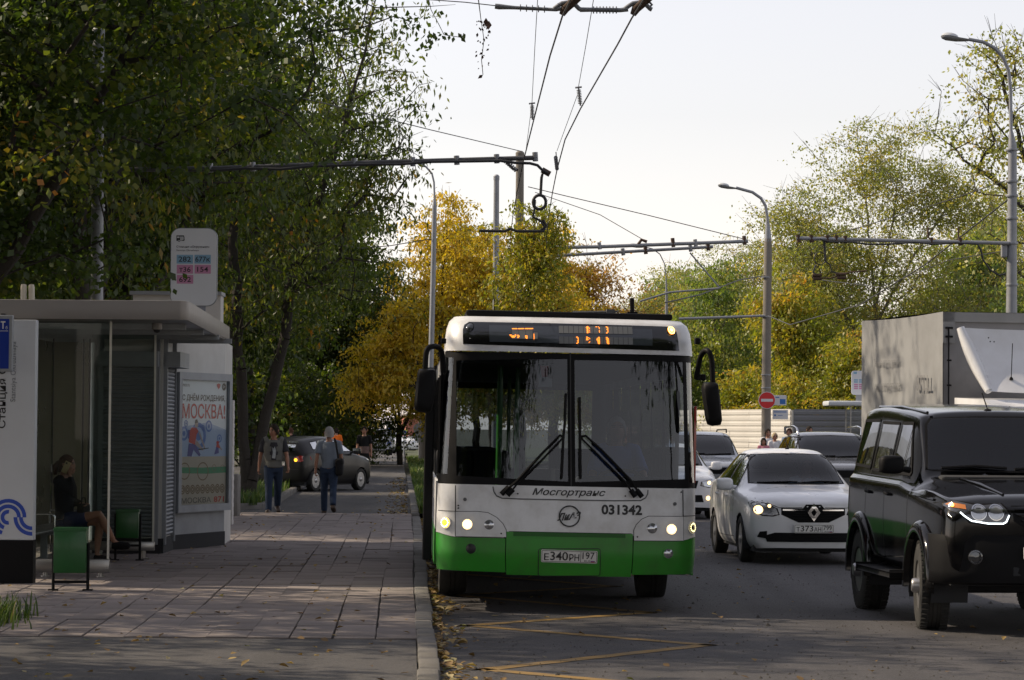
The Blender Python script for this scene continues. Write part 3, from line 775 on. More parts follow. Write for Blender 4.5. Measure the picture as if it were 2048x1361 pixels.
# the right side of the street
GR = 'sunlit trees behind the fence on the right'
d = make_tree([(0, 0, 9.5, 4.6, 3.5, 3.6, 3), (-2.6, 0, 7.6, 3.0, 2.6, 3.0, 2), (0.6, 0, 13.4, 3.0, 2.6, 2.2, 2.0), (3.4, 0, 12.0, 1.9, 1.6, 1.3, 1.0), (3.4, 0, 6.6, 3.4, 2.8, 2.6, 2), (-3.2, 0, 10.8, 1.8, 1.8, 1.8, 0.9), (0, 0, 4.4, 4.2, 3.0, 2.2, 2)],
              [[(0.6, 0, 0), (0.5, 0, 4), (0.2, 0, 8), (-0.2, 0, 12), (-0.6, 0, 15.2)], [(0.5, 0, 4.6), (-1.8, 0, 8), (-3.2, 0, 11)], [(0.3, 0, 6.5), (2.0, 0, 9.6), (3.8, 0, 12.2)], [(0.3, 0, 7), (1.0, 0, 11), (1.4, 0, 14.4)], [(0.55, 0, 3.4), (3, 0, 6), (4.6, 0, 8)], [(0.5, 0, 3.6), (-2.4, 0, 5), (-4.2, 0, 6.8)]],
              L_poplar, M_bark_pale, 620, 66, 0.72, 0.125, 41, r0=0.2, twigs=2, droop=0.25, wide=0.62, sparse=0.45, dn=1.6, dp=1.35)
pop = put_tree(d, 'poplar_tree', 'tall rounded poplar with bare top twigs between the two right lamps', at(1738, 121))
again(pop, 'pale green poplar low behind the concrete lamp pole', at(1500, 140), 2.2, (0.9, 0.9, 0.74), GR)
again(pop, 'poplar behind the truck beside the right lamp post', at(1985, 128), 1.3, (1.0, 1.0, 0.86), GR)
again(pop, 'grey green poplar between the golden tree and the lamp pole', at(1400, 165), 3.6, (1.0, 1.0, 0.74), GR)
d = make_tree([(0, 0, 3.6, 2.0, 1.8, 2.0, 3), (-0.8, 0, 5.6, 1.4, 1.3, 1.1, 1.3), (1.6, 0, 3.0, 1.6, 1.5, 1.5, 1.6), (0.4, 0, 1.9, 2.4, 1.6, 1.0, 1.4)],
              [[(0, 0, 0), (0, 0, 2), (-0.3, 0, 4.4), (-0.8, 0, 6.6)], [(0, 0, 1), (1.2, 0, 3), (2, 0, 4.4)], [(0, 0, 1.2), (-1.2, 0, 3.2)]],
              L_ygreen, M_bark, 230, 60, 0.5, 0.17, 42, r0=0.12, droop=0.35, wide=0.42)
ym = put_tree(d, 'maple_tree', 'yellow green maple leaning over the fence right of the no entry sign', at(1610, 109), None)
ym.scale = (1.15, 1.15, 1.18)
again(ym, 'lower yellow green maple over the grey fence beside the truck', at(1690, 106), 2.6, (1.0, 1.0, 0.84), GR)
again(ym, 'bright green shrub like maple left of the no entry sign', at(1475, 112), 4.4, (0.9, 0.9, 0.62), GR)
d = make_tree([(0, 0, 4.4, 2.2, 2.0, 2.6, 3), (0.4, 0, 7.2, 1.3, 1.3, 1.4, 1), (-1.4, 0, 3.2, 1.7, 1.6, 1.8, 1.6), (1.6, 0, 3.2, 1.7, 1.6, 1.8, 1.6)],
              [[(0, 0, 0), (0.1, 0, 3), (0.2, 0, 6), (0.4, 0, 8.6)], [(0, 0, 1.4), (-1.4, 0, 4)], [(0, 0, 1.6), (1.5, 0, 4.2)]],
              L_green, M_bark_pale, 260, 46, 0.55, 0.18, 43, r0=0.12, twigs=1, droop=0.5, wide=0.4, sparse=0.2)
gt = put_tree(d, 'willow_tree', 'fresh green tree just right of the bus mirror', at(1420, 128))
gt.scale = (1.25, 1.25, 1.15)
for px, Y, rz, s, lab in ((1640, 138, 2.0, (1.5, 1.5, 1.45), 'tall green tree close behind the poplar'), (1930, 124, 0.3, (1.5, 1.5, 1.3), 'tall green tree left of the right edge lamp post'), (1310, 150, 5.0, (1.3, 1.3, 0.95), 'green tree low above the right end of the bus roof'), (1340, 175, 1.0, 1.45, 'hazy green tree far down the street right of the rust tree'), (1270, 215, 2.0, 1.2, 'small hazy tree far down the street above the bus roof'), (1520, 150, 3.0, (1.3, 1.3, 1.1), 'green tree behind the concrete lamp pole'),
                          (1860, 132, 4.0, (1.5, 1.5, 1.0), 'green tree behind the truck roof'), (1600, 150, 0.6, (1.4, 1.4, 1.05), 'green tree filling the gap behind the poplar'), (2060, 118, 5.1, (1.4, 1.4, 1.0), 'green tree at the right edge behind the truck'), (1210, 240, 2.7, 1.3, 'hazy tree farthest down the street')):
    again(gt, lab, at(px, Y), rz, s, GR)
# sparse tall tree at the right edge
d = make_tree([(0, 0, 9.5, 2.6, 2.2, 3.0, 3), (-1.7, 0, 12.6, 1.7, 1.8, 2.0, 2), (1, 0, 12.5, 2.2, 2, 2.4, 2), (-1.2, 0, 15, 1.5, 1.6, 1.3, 1)],
              [[(0.6, 0, 0), (0.5, 0, 5), (0.2, 0, 9), (-0.6, 0, 12), (-1.6, 0, 15.5)], [(0.3, 0, 6), (1.3, 0, 10), (1.6, 0, 14)], [(0.2, 0, 9), (-1.2, 0, 10.5), (-2.6, 0, 11.5)]],
              L_poplar, M_bark, 150, 34, 0.6, 0.15, 44, r0=0.2, twigs=3, droop=0.25, wide=0.6, sparse=0.6)
put_tree(d, 'sparse_tree', 'tall thin leaved tree reaching in at the upper right edge', at(2075, 98))
# ------------------------------------------------------------------ materials of vehicles and street things
M_white = mat('white_paint', (0.72, 0.73, 0.75), 0.3, var=0.05, scale=2, coat=0.5, dirt=0.35, dirtcol=(0.42, 0.40, 0.37), dscale=1.6)
M_buswhite = mat('bus_white_paint', (0.66, 0.67, 0.69), 0.38, var=0.06, scale=2, coat=0.2, dirt=0.6, dirtcol=(0.33, 0.315, 0.29), dscale=3.2)
M_green = mat('bus_green_paint', (0.024, 0.245, 0.017), 0.4, var=0.12, scale=2, coat=0.15, dirt=0.75, dirtcol=(0.04, 0.12, 0.025), dscale=4)
M_black = mat('black_trim', (0.009, 0.009, 0.01), 0.55, spec=0.1, var=0.2, scale=5, rvar=0.12)
M_rubber = mat('rubber', (0.014, 0.014, 0.014), 0.85, var=0.35, scale=9, bump=0.3, bscale=90, dirt=0.5, dirtcol=(0.05, 0.045, 0.038), dscale=6)
M_blackpaint = mat('black_car_paint', (0.003, 0.003, 0.0035), 0.1, var=0.2, scale=2, spec=0.2, coat=0.25, dirt=0.15, dirtcol=(0.03, 0.028, 0.024), dscale=1.2, rvar=0.05)
M_darkpaint = mat('dark_grey_paint', (0.008, 0.0075, 0.008), 0.35, var=0.15, scale=2, spec=0.25, coat=0.12, dirt=0.15, dirtcol=(0.05, 0.047, 0.04), dscale=1.5)
M_silver = mat('silver_paint', (0.34, 0.36, 0.39), 0.28, metal=0.4, var=0.06, coat=0.7, dirt=0.3, dirtcol=(0.2, 0.19, 0.18))
M_graph = mat('graphite_paint', (0.07, 0.075, 0.085), 0.26, metal=0.3, var=0.1, coat=0.8, dirt=0.3, dirtcol=(0.08, 0.075, 0.07))
M_chrome = mat('chrome', (0.6, 0.6, 0.61), 0.12, metal=1.0, var=0.05, rvar=0.06)
M_alloy = mat('alloy', (0.36, 0.36, 0.37), 0.35, metal=0.8, var=0.12, dirt=0.5, dirtcol=(0.1, 0.09, 0.08), dscale=6)
M_int = mat('dark_interior', (0.02, 0.021, 0.024), 0.85, var=0.2)
M_intgrey = mat('grey_interior', (0.11, 0.115, 0.12), 0.8, var=0.15)
M_lens = mat('lamp_lens', (0.4, 0.41, 0.43), 0.08, metal=0.7, var=0.25, scale=30, rvar=0.04, coat=1.0)
M_lensdark = mat('dark_lamp_lens', (0.07, 0.072, 0.078), 0.1, metal=0.5, var=0.4, scale=30, rvar=0.04, coat=1.0)
M_amber = mat('amber_lens', (0.5, 0.16, 0.015), 0.15, var=0.2, coat=1.0)
M_red = mat('red_lens', (0.34, 0.012, 0.01), 0.15, var=0.2, coat=1.0)
E_warm = mat('lit_headlamp', (0.9, 0.75, 0.5), 0.3, emit=(1.0, 0.66, 0.28), estr=2.4)
E_hot = mat('lit_bulb', (0.9, 0.9, 0.8), 0.3, emit=(1.0, 0.86, 0.6), estr=4.0)
E_led = mat('white_led', (0.9, 0.9, 0.9), 0.3, emit=(0.85, 0.95, 1.0), estr=2.2)
E_yled = mat('yellow_led', (0.9, 0.8, 0.4), 0.3, emit=(1.0, 0.82, 0.35), estr=3.5)
E_amber = mat('lit_amber', (0.8, 0.4, 0.05), 0.3, emit=(1.0, 0.5, 0.02), estr=2.2)
E_orange = mat('orange_led', (0.8, 0.3, 0.05), 0.3, emit=(1.0, 0.25, 0.02), estr=2.6)
G_dark = glass_mat('tinted_glass', (0.13, 0.15, 0.17), 1.25)
G_clear = glass_mat('car_glass', (0.6, 0.66, 0.68), 0.9)
G_bus = glass_mat('bus_glass', (0.36, 0.4, 0.44), 1.5)
G_pane = glass_mat('shelter_glass', (0.8, 0.84, 0.82), 0.3, 0.03)
M_plate = mat('plate_white', (0.7, 0.7, 0.68), 0.4, var=0.04, dirt=0.3, dirtcol=(0.4, 0.38, 0.35), dscale=9)
M_ink = mat('black_ink', (0.012, 0.012, 0.014), 0.5, var=0.1)
M_blueink = mat('blue_ink', (0.01, 0.05, 0.36), 0.45, var=0.08)
M_redink = mat('red_ink', (0.5, 0.02, 0.025), 0.45, var=0.08)

# ------------------------------------------------------------------ cars: a cage of cross sections, smoothed, with panes and lamps laid on
def hoodsec(y, w, z0, zs, zm, zsh, zh, crown=0.03, e=0.86):
    return (y, [(w * 0.88, z0), (w * 0.97, zs), (w, zm), (w * 0.975, zsh), (w * e, zh - 0.012), (w * 0.6, zh + crown * 0.55), (w * 0.3, zh + crown * 0.9), (0, zh + crown)])
def cowlsec(y, w, z0, zs, zm, zb, zc):
    return (y, [(w * 0.88, z0), (w * 0.97, zs), (w, zm), (w * 0.975, zb), (w * 0.91, zb + 0.02), (w * 0.80, zc), (w * 0.45, zc + 0.015), (0, zc + 0.02)])
def cabsec(y, w, z0, zs, zm, zb, wr, zr, edge=0.075):
    return (y, [(w * 0.88, z0), (w * 0.97, zs), (w, zm), (w * 0.975, zb), (w * 0.93, zb + 0.05), (wr, zr - edge), (wr * 0.78, zr - 0.014), (0, zr)])

def car_body(secs, bulge=(0.1, 0.1), level=3, crease_rows={}, crease_st={}):
    nst = len(secs); vs = []; fs = []
    def idx(i, k, side): return i * 16 + k * 2 + side
    for y, rows in secs:
        for x, z in rows:
            vs.append((-x, y, z)); vs.append((x, y, z))
    for i in range(nst - 1):
        for k in range(7):
            for s in (0, 1):
                q = (idx(i, k, s), idx(i + 1, k, s), idx(i + 1, k + 1, s), idx(i, k + 1, s))
                fs.append(q if s == 0 else q[::-1])
    for i, sg in ((0, -1), (nst - 1, 1)):
        y, rows = secs[i]
        base = len(vs)
        for k in range(5): vs.append((0, y + sg * bulge[0 if i == 0 else 1] * (1.0 if k not in (0,) else 0.7), rows[k][1]))
        for k in range(4):
            for s in (0, 1):
                q = (idx(i, k, s), idx(i, k + 1, s), base + k + 1, base + k)
                fs.append(q if (s == 0) == (sg < 0) else q[::-1])
        for s in (0, 1):
            q = (idx(i, 4, s), idx(i, 5, s), idx(i, 6, s), idx(i, 7, 0), base + 4)
            fs.append(q if (s == 0) == (sg < 0) else q[::-1])
    # weld the doubled centre line of the roof
    bm = bmesh.new()
    bv = [bm.verts.new(v) for v in vs]
    for f in fs:
        try: bm.faces.new([bv[i] for i in f])
        except ValueError: pass
    bm.verts.index_update()
    info = {}
    for i in range(nst):
        for k in range(8):
            for s in (0, 1): info[idx(i, k, s)] = (i, k)
    cl = bm.edges.layers.float.new('crease_edge')
    for e in bm.edges:
        a, b = (info.get(v.index) for v in e.verts)
        if a and b:
            if a[1] == b[1] and a[1] in crease_rows: e[cl] = crease_rows[a[1]]
            if a[0] == b[0] and a[0] in crease_st: e[cl] = max(e[cl], crease_st[a[0]])
    bmesh.ops.remove_doubles(bm, verts=bm.verts, dist=1e-5)
    me = bpy.data.meshes.new('b'); bm.to_mesh(me); bm.free()
    o = bpy.data.objects.new('b', me); COL.objects.link(o)
    md = o.modifiers.new('s', 'SUBSURF'); md.levels = level; md.render_levels = level
    dg = bpy.context.evaluated_depsgraph_get()
    out = bpy.data.meshes.new_from_object(o.evaluated_get(dg))
    bpy.data.objects.remove(o); bpy.data.meshes.remove(me)
    bm = bmesh.new(); bm.from_mesh(out); bpy.data.meshes.remove(out)
    bmesh.ops.recalc_face_normals(bm, faces=bm.faces)
    return bm

class Car:
    def __init__(s, root, secs, paint, level=3, bulge=(0.1, 0.1), cr={}, cs={}):
        s.root = root; s.paint = paint; s.bm = car_body(secs, bulge, level, cr, cs); s.bvh = BVHTree.FromBMesh(s.bm)
        s.L = secs[-1][0]; s.holes = []
    def proj(s, d):
        d = Vector(d)
        def f(u, v, off):
            if abs(d.y) > 0.5: o = Vector((u, -5 * d.y + (s.L if d.y < 0 else 0) * 1.0, v)); 
            elif abs(d.x) > 0.5: o = Vector((-5 * d.x, u, v))
            else: o = Vector((u, v, 6))
            h = s.bvh.ray_cast(o, d)
            if h[0] is None:
                h = s.bvh.find_nearest(o + d * 5)
                return h[0] - d * off
            n = h[1] if h[1].dot(d) < 0 else -h[1]
            return h[0] + (n * 0.6 - d * 0.4).normalized() * off
        return f
    def lay(s, name, poly, m, d=(0, 1, 0), off=0.004, depth=0.006, res=0.07, parent=None, holes=(), smooth=50):
        mb = MB(); patch(mb, poly, s.proj(d), res, off, depth, holes=holes)
        return mb.build(name, m, parent or s.root, smooth=smooth)
    def line(s, name, pts, w, m, d, off=0.003, parent=None, res=0.06):
        mb = MB(); f = s.proj(d)
        P2 = []
        for a, b in zip(pts[:-1], pts[1:]):
            n = max(1, int(math.hypot(b[0] - a[0], b[1] - a[1]) / res))
            P2 += [(a[0] + (b[0] - a[0]) * k / n, a[1] + (b[1] - a[1]) * k / n) for k in range(n)]
        P2.append(pts[-1])
        for i, p in enumerate(P2):
            a = P2[max(0, i - 1)]; b = P2[min(len(P2) - 1, i + 1)]
            t = Vector((b[0] - a[0], b[1] - a[1])).normalized(); nx, nz = -t.y * w / 2, t.x * w / 2
            mb.v += [tuple(f(p[0] + nx, p[1] + nz, off)), tuple(f(p[0] - nx, p[1] - nz, off))]
        for i in range(len(P2) - 1): mb.f.append((2 * i, 2 * i + 1, 2 * i + 3, 2 * i + 2)); mb.mi.append(0)
        return mb.build(name, m, parent or s.root, smooth=60)
    def arch(s, y, z, r):
        bm = s.bm
        for v in bm.verts:
            if abs(v.co.x) < 0.45: continue
            dy, dz = v.co.y - y, v.co.z - z; q = math.hypot(dy, dz)
            if abs(q - r) < 0.028 and q > 0: v.co.y = y + dy / q * r; v.co.z = z + dz / q * r
        kill = [f for f in bm.faces if abs(f.calc_center_median().x) > 0.42 and math.hypot(f.calc_center_median().y - y, f.calc_center_median().z - z) < r - 0.004]
        bmesh.ops.delete(bm, geom=kill, context='FACES')
    def cut(s, poly, d=(0, 1, 0), zmin=None, ymax=None):
        """open the shell under a pane"""
        def inside(x, z):
            c = False; n = len(poly)
            for i in range(n):
                a, b = poly[i], poly[i - 1]
                if (a[1] > z) != (b[1] > z) and x < (b[0] - a[0]) * (z - a[1]) / (b[1] - a[1]) + a[0]: c = not c
            return c
        kill = []
        for f in s.bm.faces:
            c = f.calc_center_median()
            if f.normal.dot(Vector(d)) > -0.15: continue
            u = (c.x, c.z) if abs(d[1]) > 0.5 else (c.y, c.z)
            if ymax is not None and c.y > ymax: continue
            if abs(d[0]) > 0.5 and c.x * d[0] > 0: continue
            if inside(*u): kill.append(f)
        bmesh.ops.delete(s.bm, geom=kill, context='FACES')
    def body(s, name='body', mats=None):
        me = bpy.data.meshes.new(name); s.bm.to_mesh(me)
        me.materials.append(s.paint); me.shade_smooth(); me.set_sharp_from_angle(angle=R(55))
        return mesh_obj(name, me, s.root)

def shrink(poly, k):
    cx = sum(p[0] for p in poly) / len(poly); cz = sum(p[1] for p in poly) / len(poly)
    out = []
    for p in poly:
        dx, dz = p[0] - cx, p[1] - cz; l = math.hypot(dx, dz)
        out.append((cx + dx * (l - k) / l, cz + dz * (l - k) / l))
    return out

def make_wheel(parent, x, y, r, w, style=5, rim=0.64, rimmat=None, tread=False, steer=0.0, hub=None):
    """axle along x; outer face away from the car's middle"""
    sgn = 1 if x > 0 else -1
    M0 = T(x, y, r) @ RZ(steer) @ RY(R(90) * sgn)
    rr = r * rim
    mb = MB()
    pr = [(rr * 0.98, -w / 2 + 0.01), (r * 0.86, -w / 2), (r * 0.96, -w / 2 + 0.012), (r, -w * 0.32), (r * 1.0, -w * 0.1), (r * 0.985, -w * 0.09), (r * 0.985, -w * 0.06), (r, -w * 0.05), (r, w * 0.05), (r * 0.985, w * 0.06), (r * 0.985, w * 0.09), (r, w * 0.1), (r, w * 0.32), (r * 0.96, w / 2 - 0.012), (r * 0.86, w / 2), (rr * 1.06, w / 2 - 0.004), (rr, w / 2 - 0.02), (rr, -w / 2 + 0.03)]
    mb.lathe(pr, 40, M0, closed=True)
    if tread:
        for k in range(46):
            a = 2 * math.pi * k / 46
            for s_ in (-1, 1):
                mb.box(-0.016, 0.016, -w * 0.12, w * 0.12, -0.004, 0.014, M0 @ RZ(a + (0.07 if s_ > 0 else 0)) @ T(r, 0, s_ * w * 0.33) @ RY(R(90)) @ RZ(R(90)))
    tyre = mb.build('wheel', M_rubber, parent, smooth=35)
    mb = MB()
    f = w / 2
    mb.lathe([(rr * 0.985, f - 0.018), (rr * 0.93, f - 0.02), (rr * 0.9, f - 0.05), (rr * 0.85, f - 0.11)], 32, M0)
    if style == 0:      # steel cap with slots
        mb.lathe([(rr * 0.94, f - 0.012), (rr * 0.7, f + 0.004), (rr * 0.3, f + 0.016), (0.001, f + 0.02)], 32, M0)
    else:
        mb.lathe([(rr * 0.34, f - 0.06), (rr * 0.32, f - 0.012), (rr * 0.2, f), (0.001, f + 0.004)], 20, M0)
        for k in range(style):
            for t_ in ((-0.09, 0.09) if style <= 6 else (0,)):
                a = 2 * math.pi * k / style + t_
                mb.box(rr * 0.16, rr * 0.95, -rr * 0.055 * (1.5 if style > 6 else 1), rr * 0.055, f - 0.075, f - 0.018, M0 @ RZ(a), bev=0.006)
    if hub: mb.lathe([(hub, f - 0.02), (hub * 0.92, f + 0.03), (hub * 0.75, f + 0.045), (0.001, f + 0.05)], 20, M0)
    mb.build('rim', rimmat or M_alloy, tyre, smooth=35)
    mb = MB(); mb.lathe([(rr * 0.97, -f * 0.4), (rr * 0.97, -f * 0.3), (0.001, -f * 0.3)], 24, M0); mb.build('brake_disc', M_black, tyre, smooth=35)
    return tyre
def wheel_well(parent, y, z, r, w):
    mb = MB()
    for s in (-1, 1):
        n = 18; x0, x1 = s * (w - 0.34), s * (w - 0.012)
        vs = []; fs = []
        for k in range(n + 1):
            a = R(-20 + 220 * k / n); c_, s_ = math.cos(a), math.sin(a)
            vs += [(x0, y + r * c_, z + r * s_), (x1, y + r * c_, z + r * s_)]
        for k in range(n): fs.append((2 * k, 2 * k + 1, 2 * k + 3, 2 * k + 2))
        vs.append((x0, y, z)); c = len(vs) - 1
        fs += [(2 * k, 2 * k + 2, c) for k in range(n)]
        mb = MB(); mb.add(vs, fs); mb.build('wheel_arch_liner', M_int, parent)
def interior(parent, w, z0, ydash, zdash, yseat, yrear, zback, steer=1):
    mb = MB()
    mb.box(-w, w, ydash - 0.5, yrear + 0.55, z0 - 0.02, z0, bev=0)
    mb.box(-w, w, ydash - 0.42, ydash, z0, zdash, bev=0.05)
    mb.build('cabin_floor', M_int, parent, smooth=40)
    mb = MB()
    for x in (-w * 0.5, w * 0.5):
        mb.box(x - 0.24, x + 0.24, yseat - 0.45, yseat + 0.05, z0 + 0.1, z0 + 0.28, bev=0.06)
        Mb = T(x, yseat + 0.05, z0 + 0.2) @ RX(R(-14))
        mb.box(-0.24, 0.24, -0.06, 0.07, 0, zback - z0 - 0.2, Mb, bev=0.06)
        mb.box(-0.13, 0.13, -0.05, 0.05, zback - z0 - 0.16, zback - z0 + 0.03, Mb, bev=0.045)
    mb.box(-w * 0.9, w * 0.9, yrear - 0.05, yrear + 0.12, z0 + 0.1, zback - 0.06, bev=0.06)
    mb.build('seats', M_int, parent, smooth=40)
    mb = MB()
    Ms = T(steer * w * 0.5, ydash + 0.22, zdash - 0.02) @ RX(R(65))
    mb.tube([Ms @ Vector((0.18 * math.cos(a), 0.18 * math.sin(a), 0)) for a in [k * math.pi / 10 for k in range(21)]], 0.016, 6)
    mb.box(-0.17, 0.17, -0.025, 0.025, -0.03, 0.0, Ms); mb.build('steering_wheel', M_black, parent, smooth=40)
def number_plate(parent, mapf, chars, region, s=1.0, tri=True):
    """520 x 112 mm plate centred on the map's origin; chars = (small, big, small), region digits"""
    mb = MB(); patch(mb, rrect(-0.26 * s, -0.056 * s, 0.26 * s, 0.056 * s, 0.012, 3), mapf, 0.2, 0.006, 0.01)
    pl = mb.build('license_plate', M_plate, parent)
    mb = MB(); f = lambda u, v, o: mapf(u, v, o + 0.006)
    patch(mb, rrect(-0.254 * s, -0.05 * s, 0.254 * s, 0.05 * s, 0.010, 3), f, 0.3, 0.0012, holes=[rrect(-0.25 * s, -0.046 * s, 0.25 * s, 0.046 * s, 0.008, 3)])
    mb.box(0, 0, 0, 0, 0, 0) if False else None
    patch(mb, [(0.104 * s, -0.05 * s), (0.108 * s, -0.05 * s), (0.108 * s, 0.05 * s), (0.104 * s, 0.05 * s)], f, 0.3, 0.0014)
    xs = [-0.21, -0.155, -0.06, 0.035]
    text(mb, chars[0], 1, f, fit=(-0.232 * s, -0.036 * s, -0.188 * s, 0.022 * s), bold=0.01, off=0.0016)
    text(mb, chars[1], 1, f, fit=(-0.176 * s, -0.036 * s, -0.012 * s, 0.04 * s), bold=0.01, off=0.0016)
    text(mb, chars[2], 1, f, fit=(0.0 * s, -0.036 * s, 0.092 * s, 0.022 * s), bold=0.01, off=0.0016)
    text(mb, region, 1, f, fit=(0.122 * s, -0.018 * s, 0.232 * s, 0.042 * s), bold=0.005, off=0.0016)
    text(mb, 'RUS', 1, f, fit=(0.14 * s, -0.044 * s, 0.196 * s, -0.027 * s), off=0.0016)
    mb.cur = 1; patch(mb, [(0.2 * s, -0.0335 * s), (0.238 * s, -0.0335 * s), (0.238 * s, -0.0285 * s), (0.2 * s, -0.0285 * s)], f, 0.3, 0.0014) if False else None
    mb.cur = 2; patch(mb, [(0.2 * s, -0.0385 * s), (0.238 * s, -0.0385 * s), (0.238 * s, -0.0325 * s), (0.2 * s, -0.0325 * s)], f, 0.3, 0.0014)
    mb.cur = 1; patch(mb, [(0.2 * s, -0.045 * s), (0.238 * s, -0.045 * s), (0.238 * s, -0.0385 * s), (0.2 * s, -0.0385 * s)], f, 0.3, 0.0014)
    mb.build('plate_lettering', [M_ink, M_redink, M_blueink], pl)
    return pl
def lamp_round(parent, mapf, u, v, r, lens, name='headlight', ring=M_black, lit=None, rings=0):
    mb = MB(); patch(mb, circle2(u, v, r * 1.15, 24), mapf, 0.2, 0.003, 0.02, holes=[circle2(u, v, r * 0.96, 24)])
    o = mb.build(name, ring, parent)
    mb = MB(); patch(mb, circle2(u, v, r, 24), lambda a, b, q: mapf(a, b, q + 0.012 * max(0, 1 - ((a - u) ** 2 + (b - v) ** 2) / r ** 2)), r * 0.4, 0.002)
    mb.build('lens', lens, o, smooth=60)
    if lit:
        mb = MB(); patch(mb, circle2(u, v, r * 0.55, 20), mapf, 0.1, 0.017); mb.build('bulb', lit, o)
    if rings:
        mb = MB()
        for k in range(rings):
            a = 2 * math.pi * k / rings; patch(mb, circle2(u + r * 0.74 * math.cos(a), v + r * 0.74 * math.sin(a), r * 0.135, 8), mapf, 0.1, 0.016)
        mb.build('led_ring', E_led if rings == 12 else E_yled, o)
    return o
def mirror_pair(car, y, z, w, m, size=(0.1, 0.14, 0.11), flip=False):
    for s in (-1, 1):
        mb = MB(); mb.box(s * w - 0.01 * s, s * (w + 0.08), y - 0.02, y + 0.05, z - 0.05, z - 0.01, bev=0.01) if False else None
        x0 = s * (w - 0.05); x1 = s * (w + 0.07)
        mb.tube([(x0, y + 0.04, z - 0.02), (x1, y + 0.01, z)], [0.03, 0.022], 8)
        bmx = bmesh.new(); bmesh.ops.create_uvsphere(bmx, u_segments=16, v_segments=10, radius=1)
        for v in bmx.verts:
            c = v.co
            f = lambda t: math.copysign(abs(t) ** 0.55, t)
            v.co = Vector((s * (w + 0.13) + f(c.x) * 0.115, y + f(c.y) * (0.05 if c.y > 0 else 0.085), z + 0.03 + f(c.z) * 0.085))
        mb.bm(bmx)
        o = mb.build('mirror', m, car, smooth=50)
        mb = MB(); mb.add([(s * (w + 0.13) - 0.1, y + 0.052, z - 0.04), (s * (w + 0.13) + 0.1, y + 0.052, z - 0.04), (s * (w + 0.13) + 0.1, y + 0.052, z + 0.1), (s * (w + 0.13) - 0.1, y + 0.052, z + 0.1)], [(0, 1, 2, 3)])
        mb.build('mirror_glass', M_chrome, o)
def handles(car, f, ys, z, m):
    for s in (-1, 1):
        for y in ys:
            mb = MB(); p = car.proj((-s, 0, 0))
            a = p(y, z, 0.02); b = p(y + 0.17, z + 0.01, 0.02)
            mb.tube([p(y, z, 0.0), a, b, p(y + 0.17, z + 0.01, 0.0)], 0.013, 6)
            mb.build('door_handle', m, car.root, smooth=50)

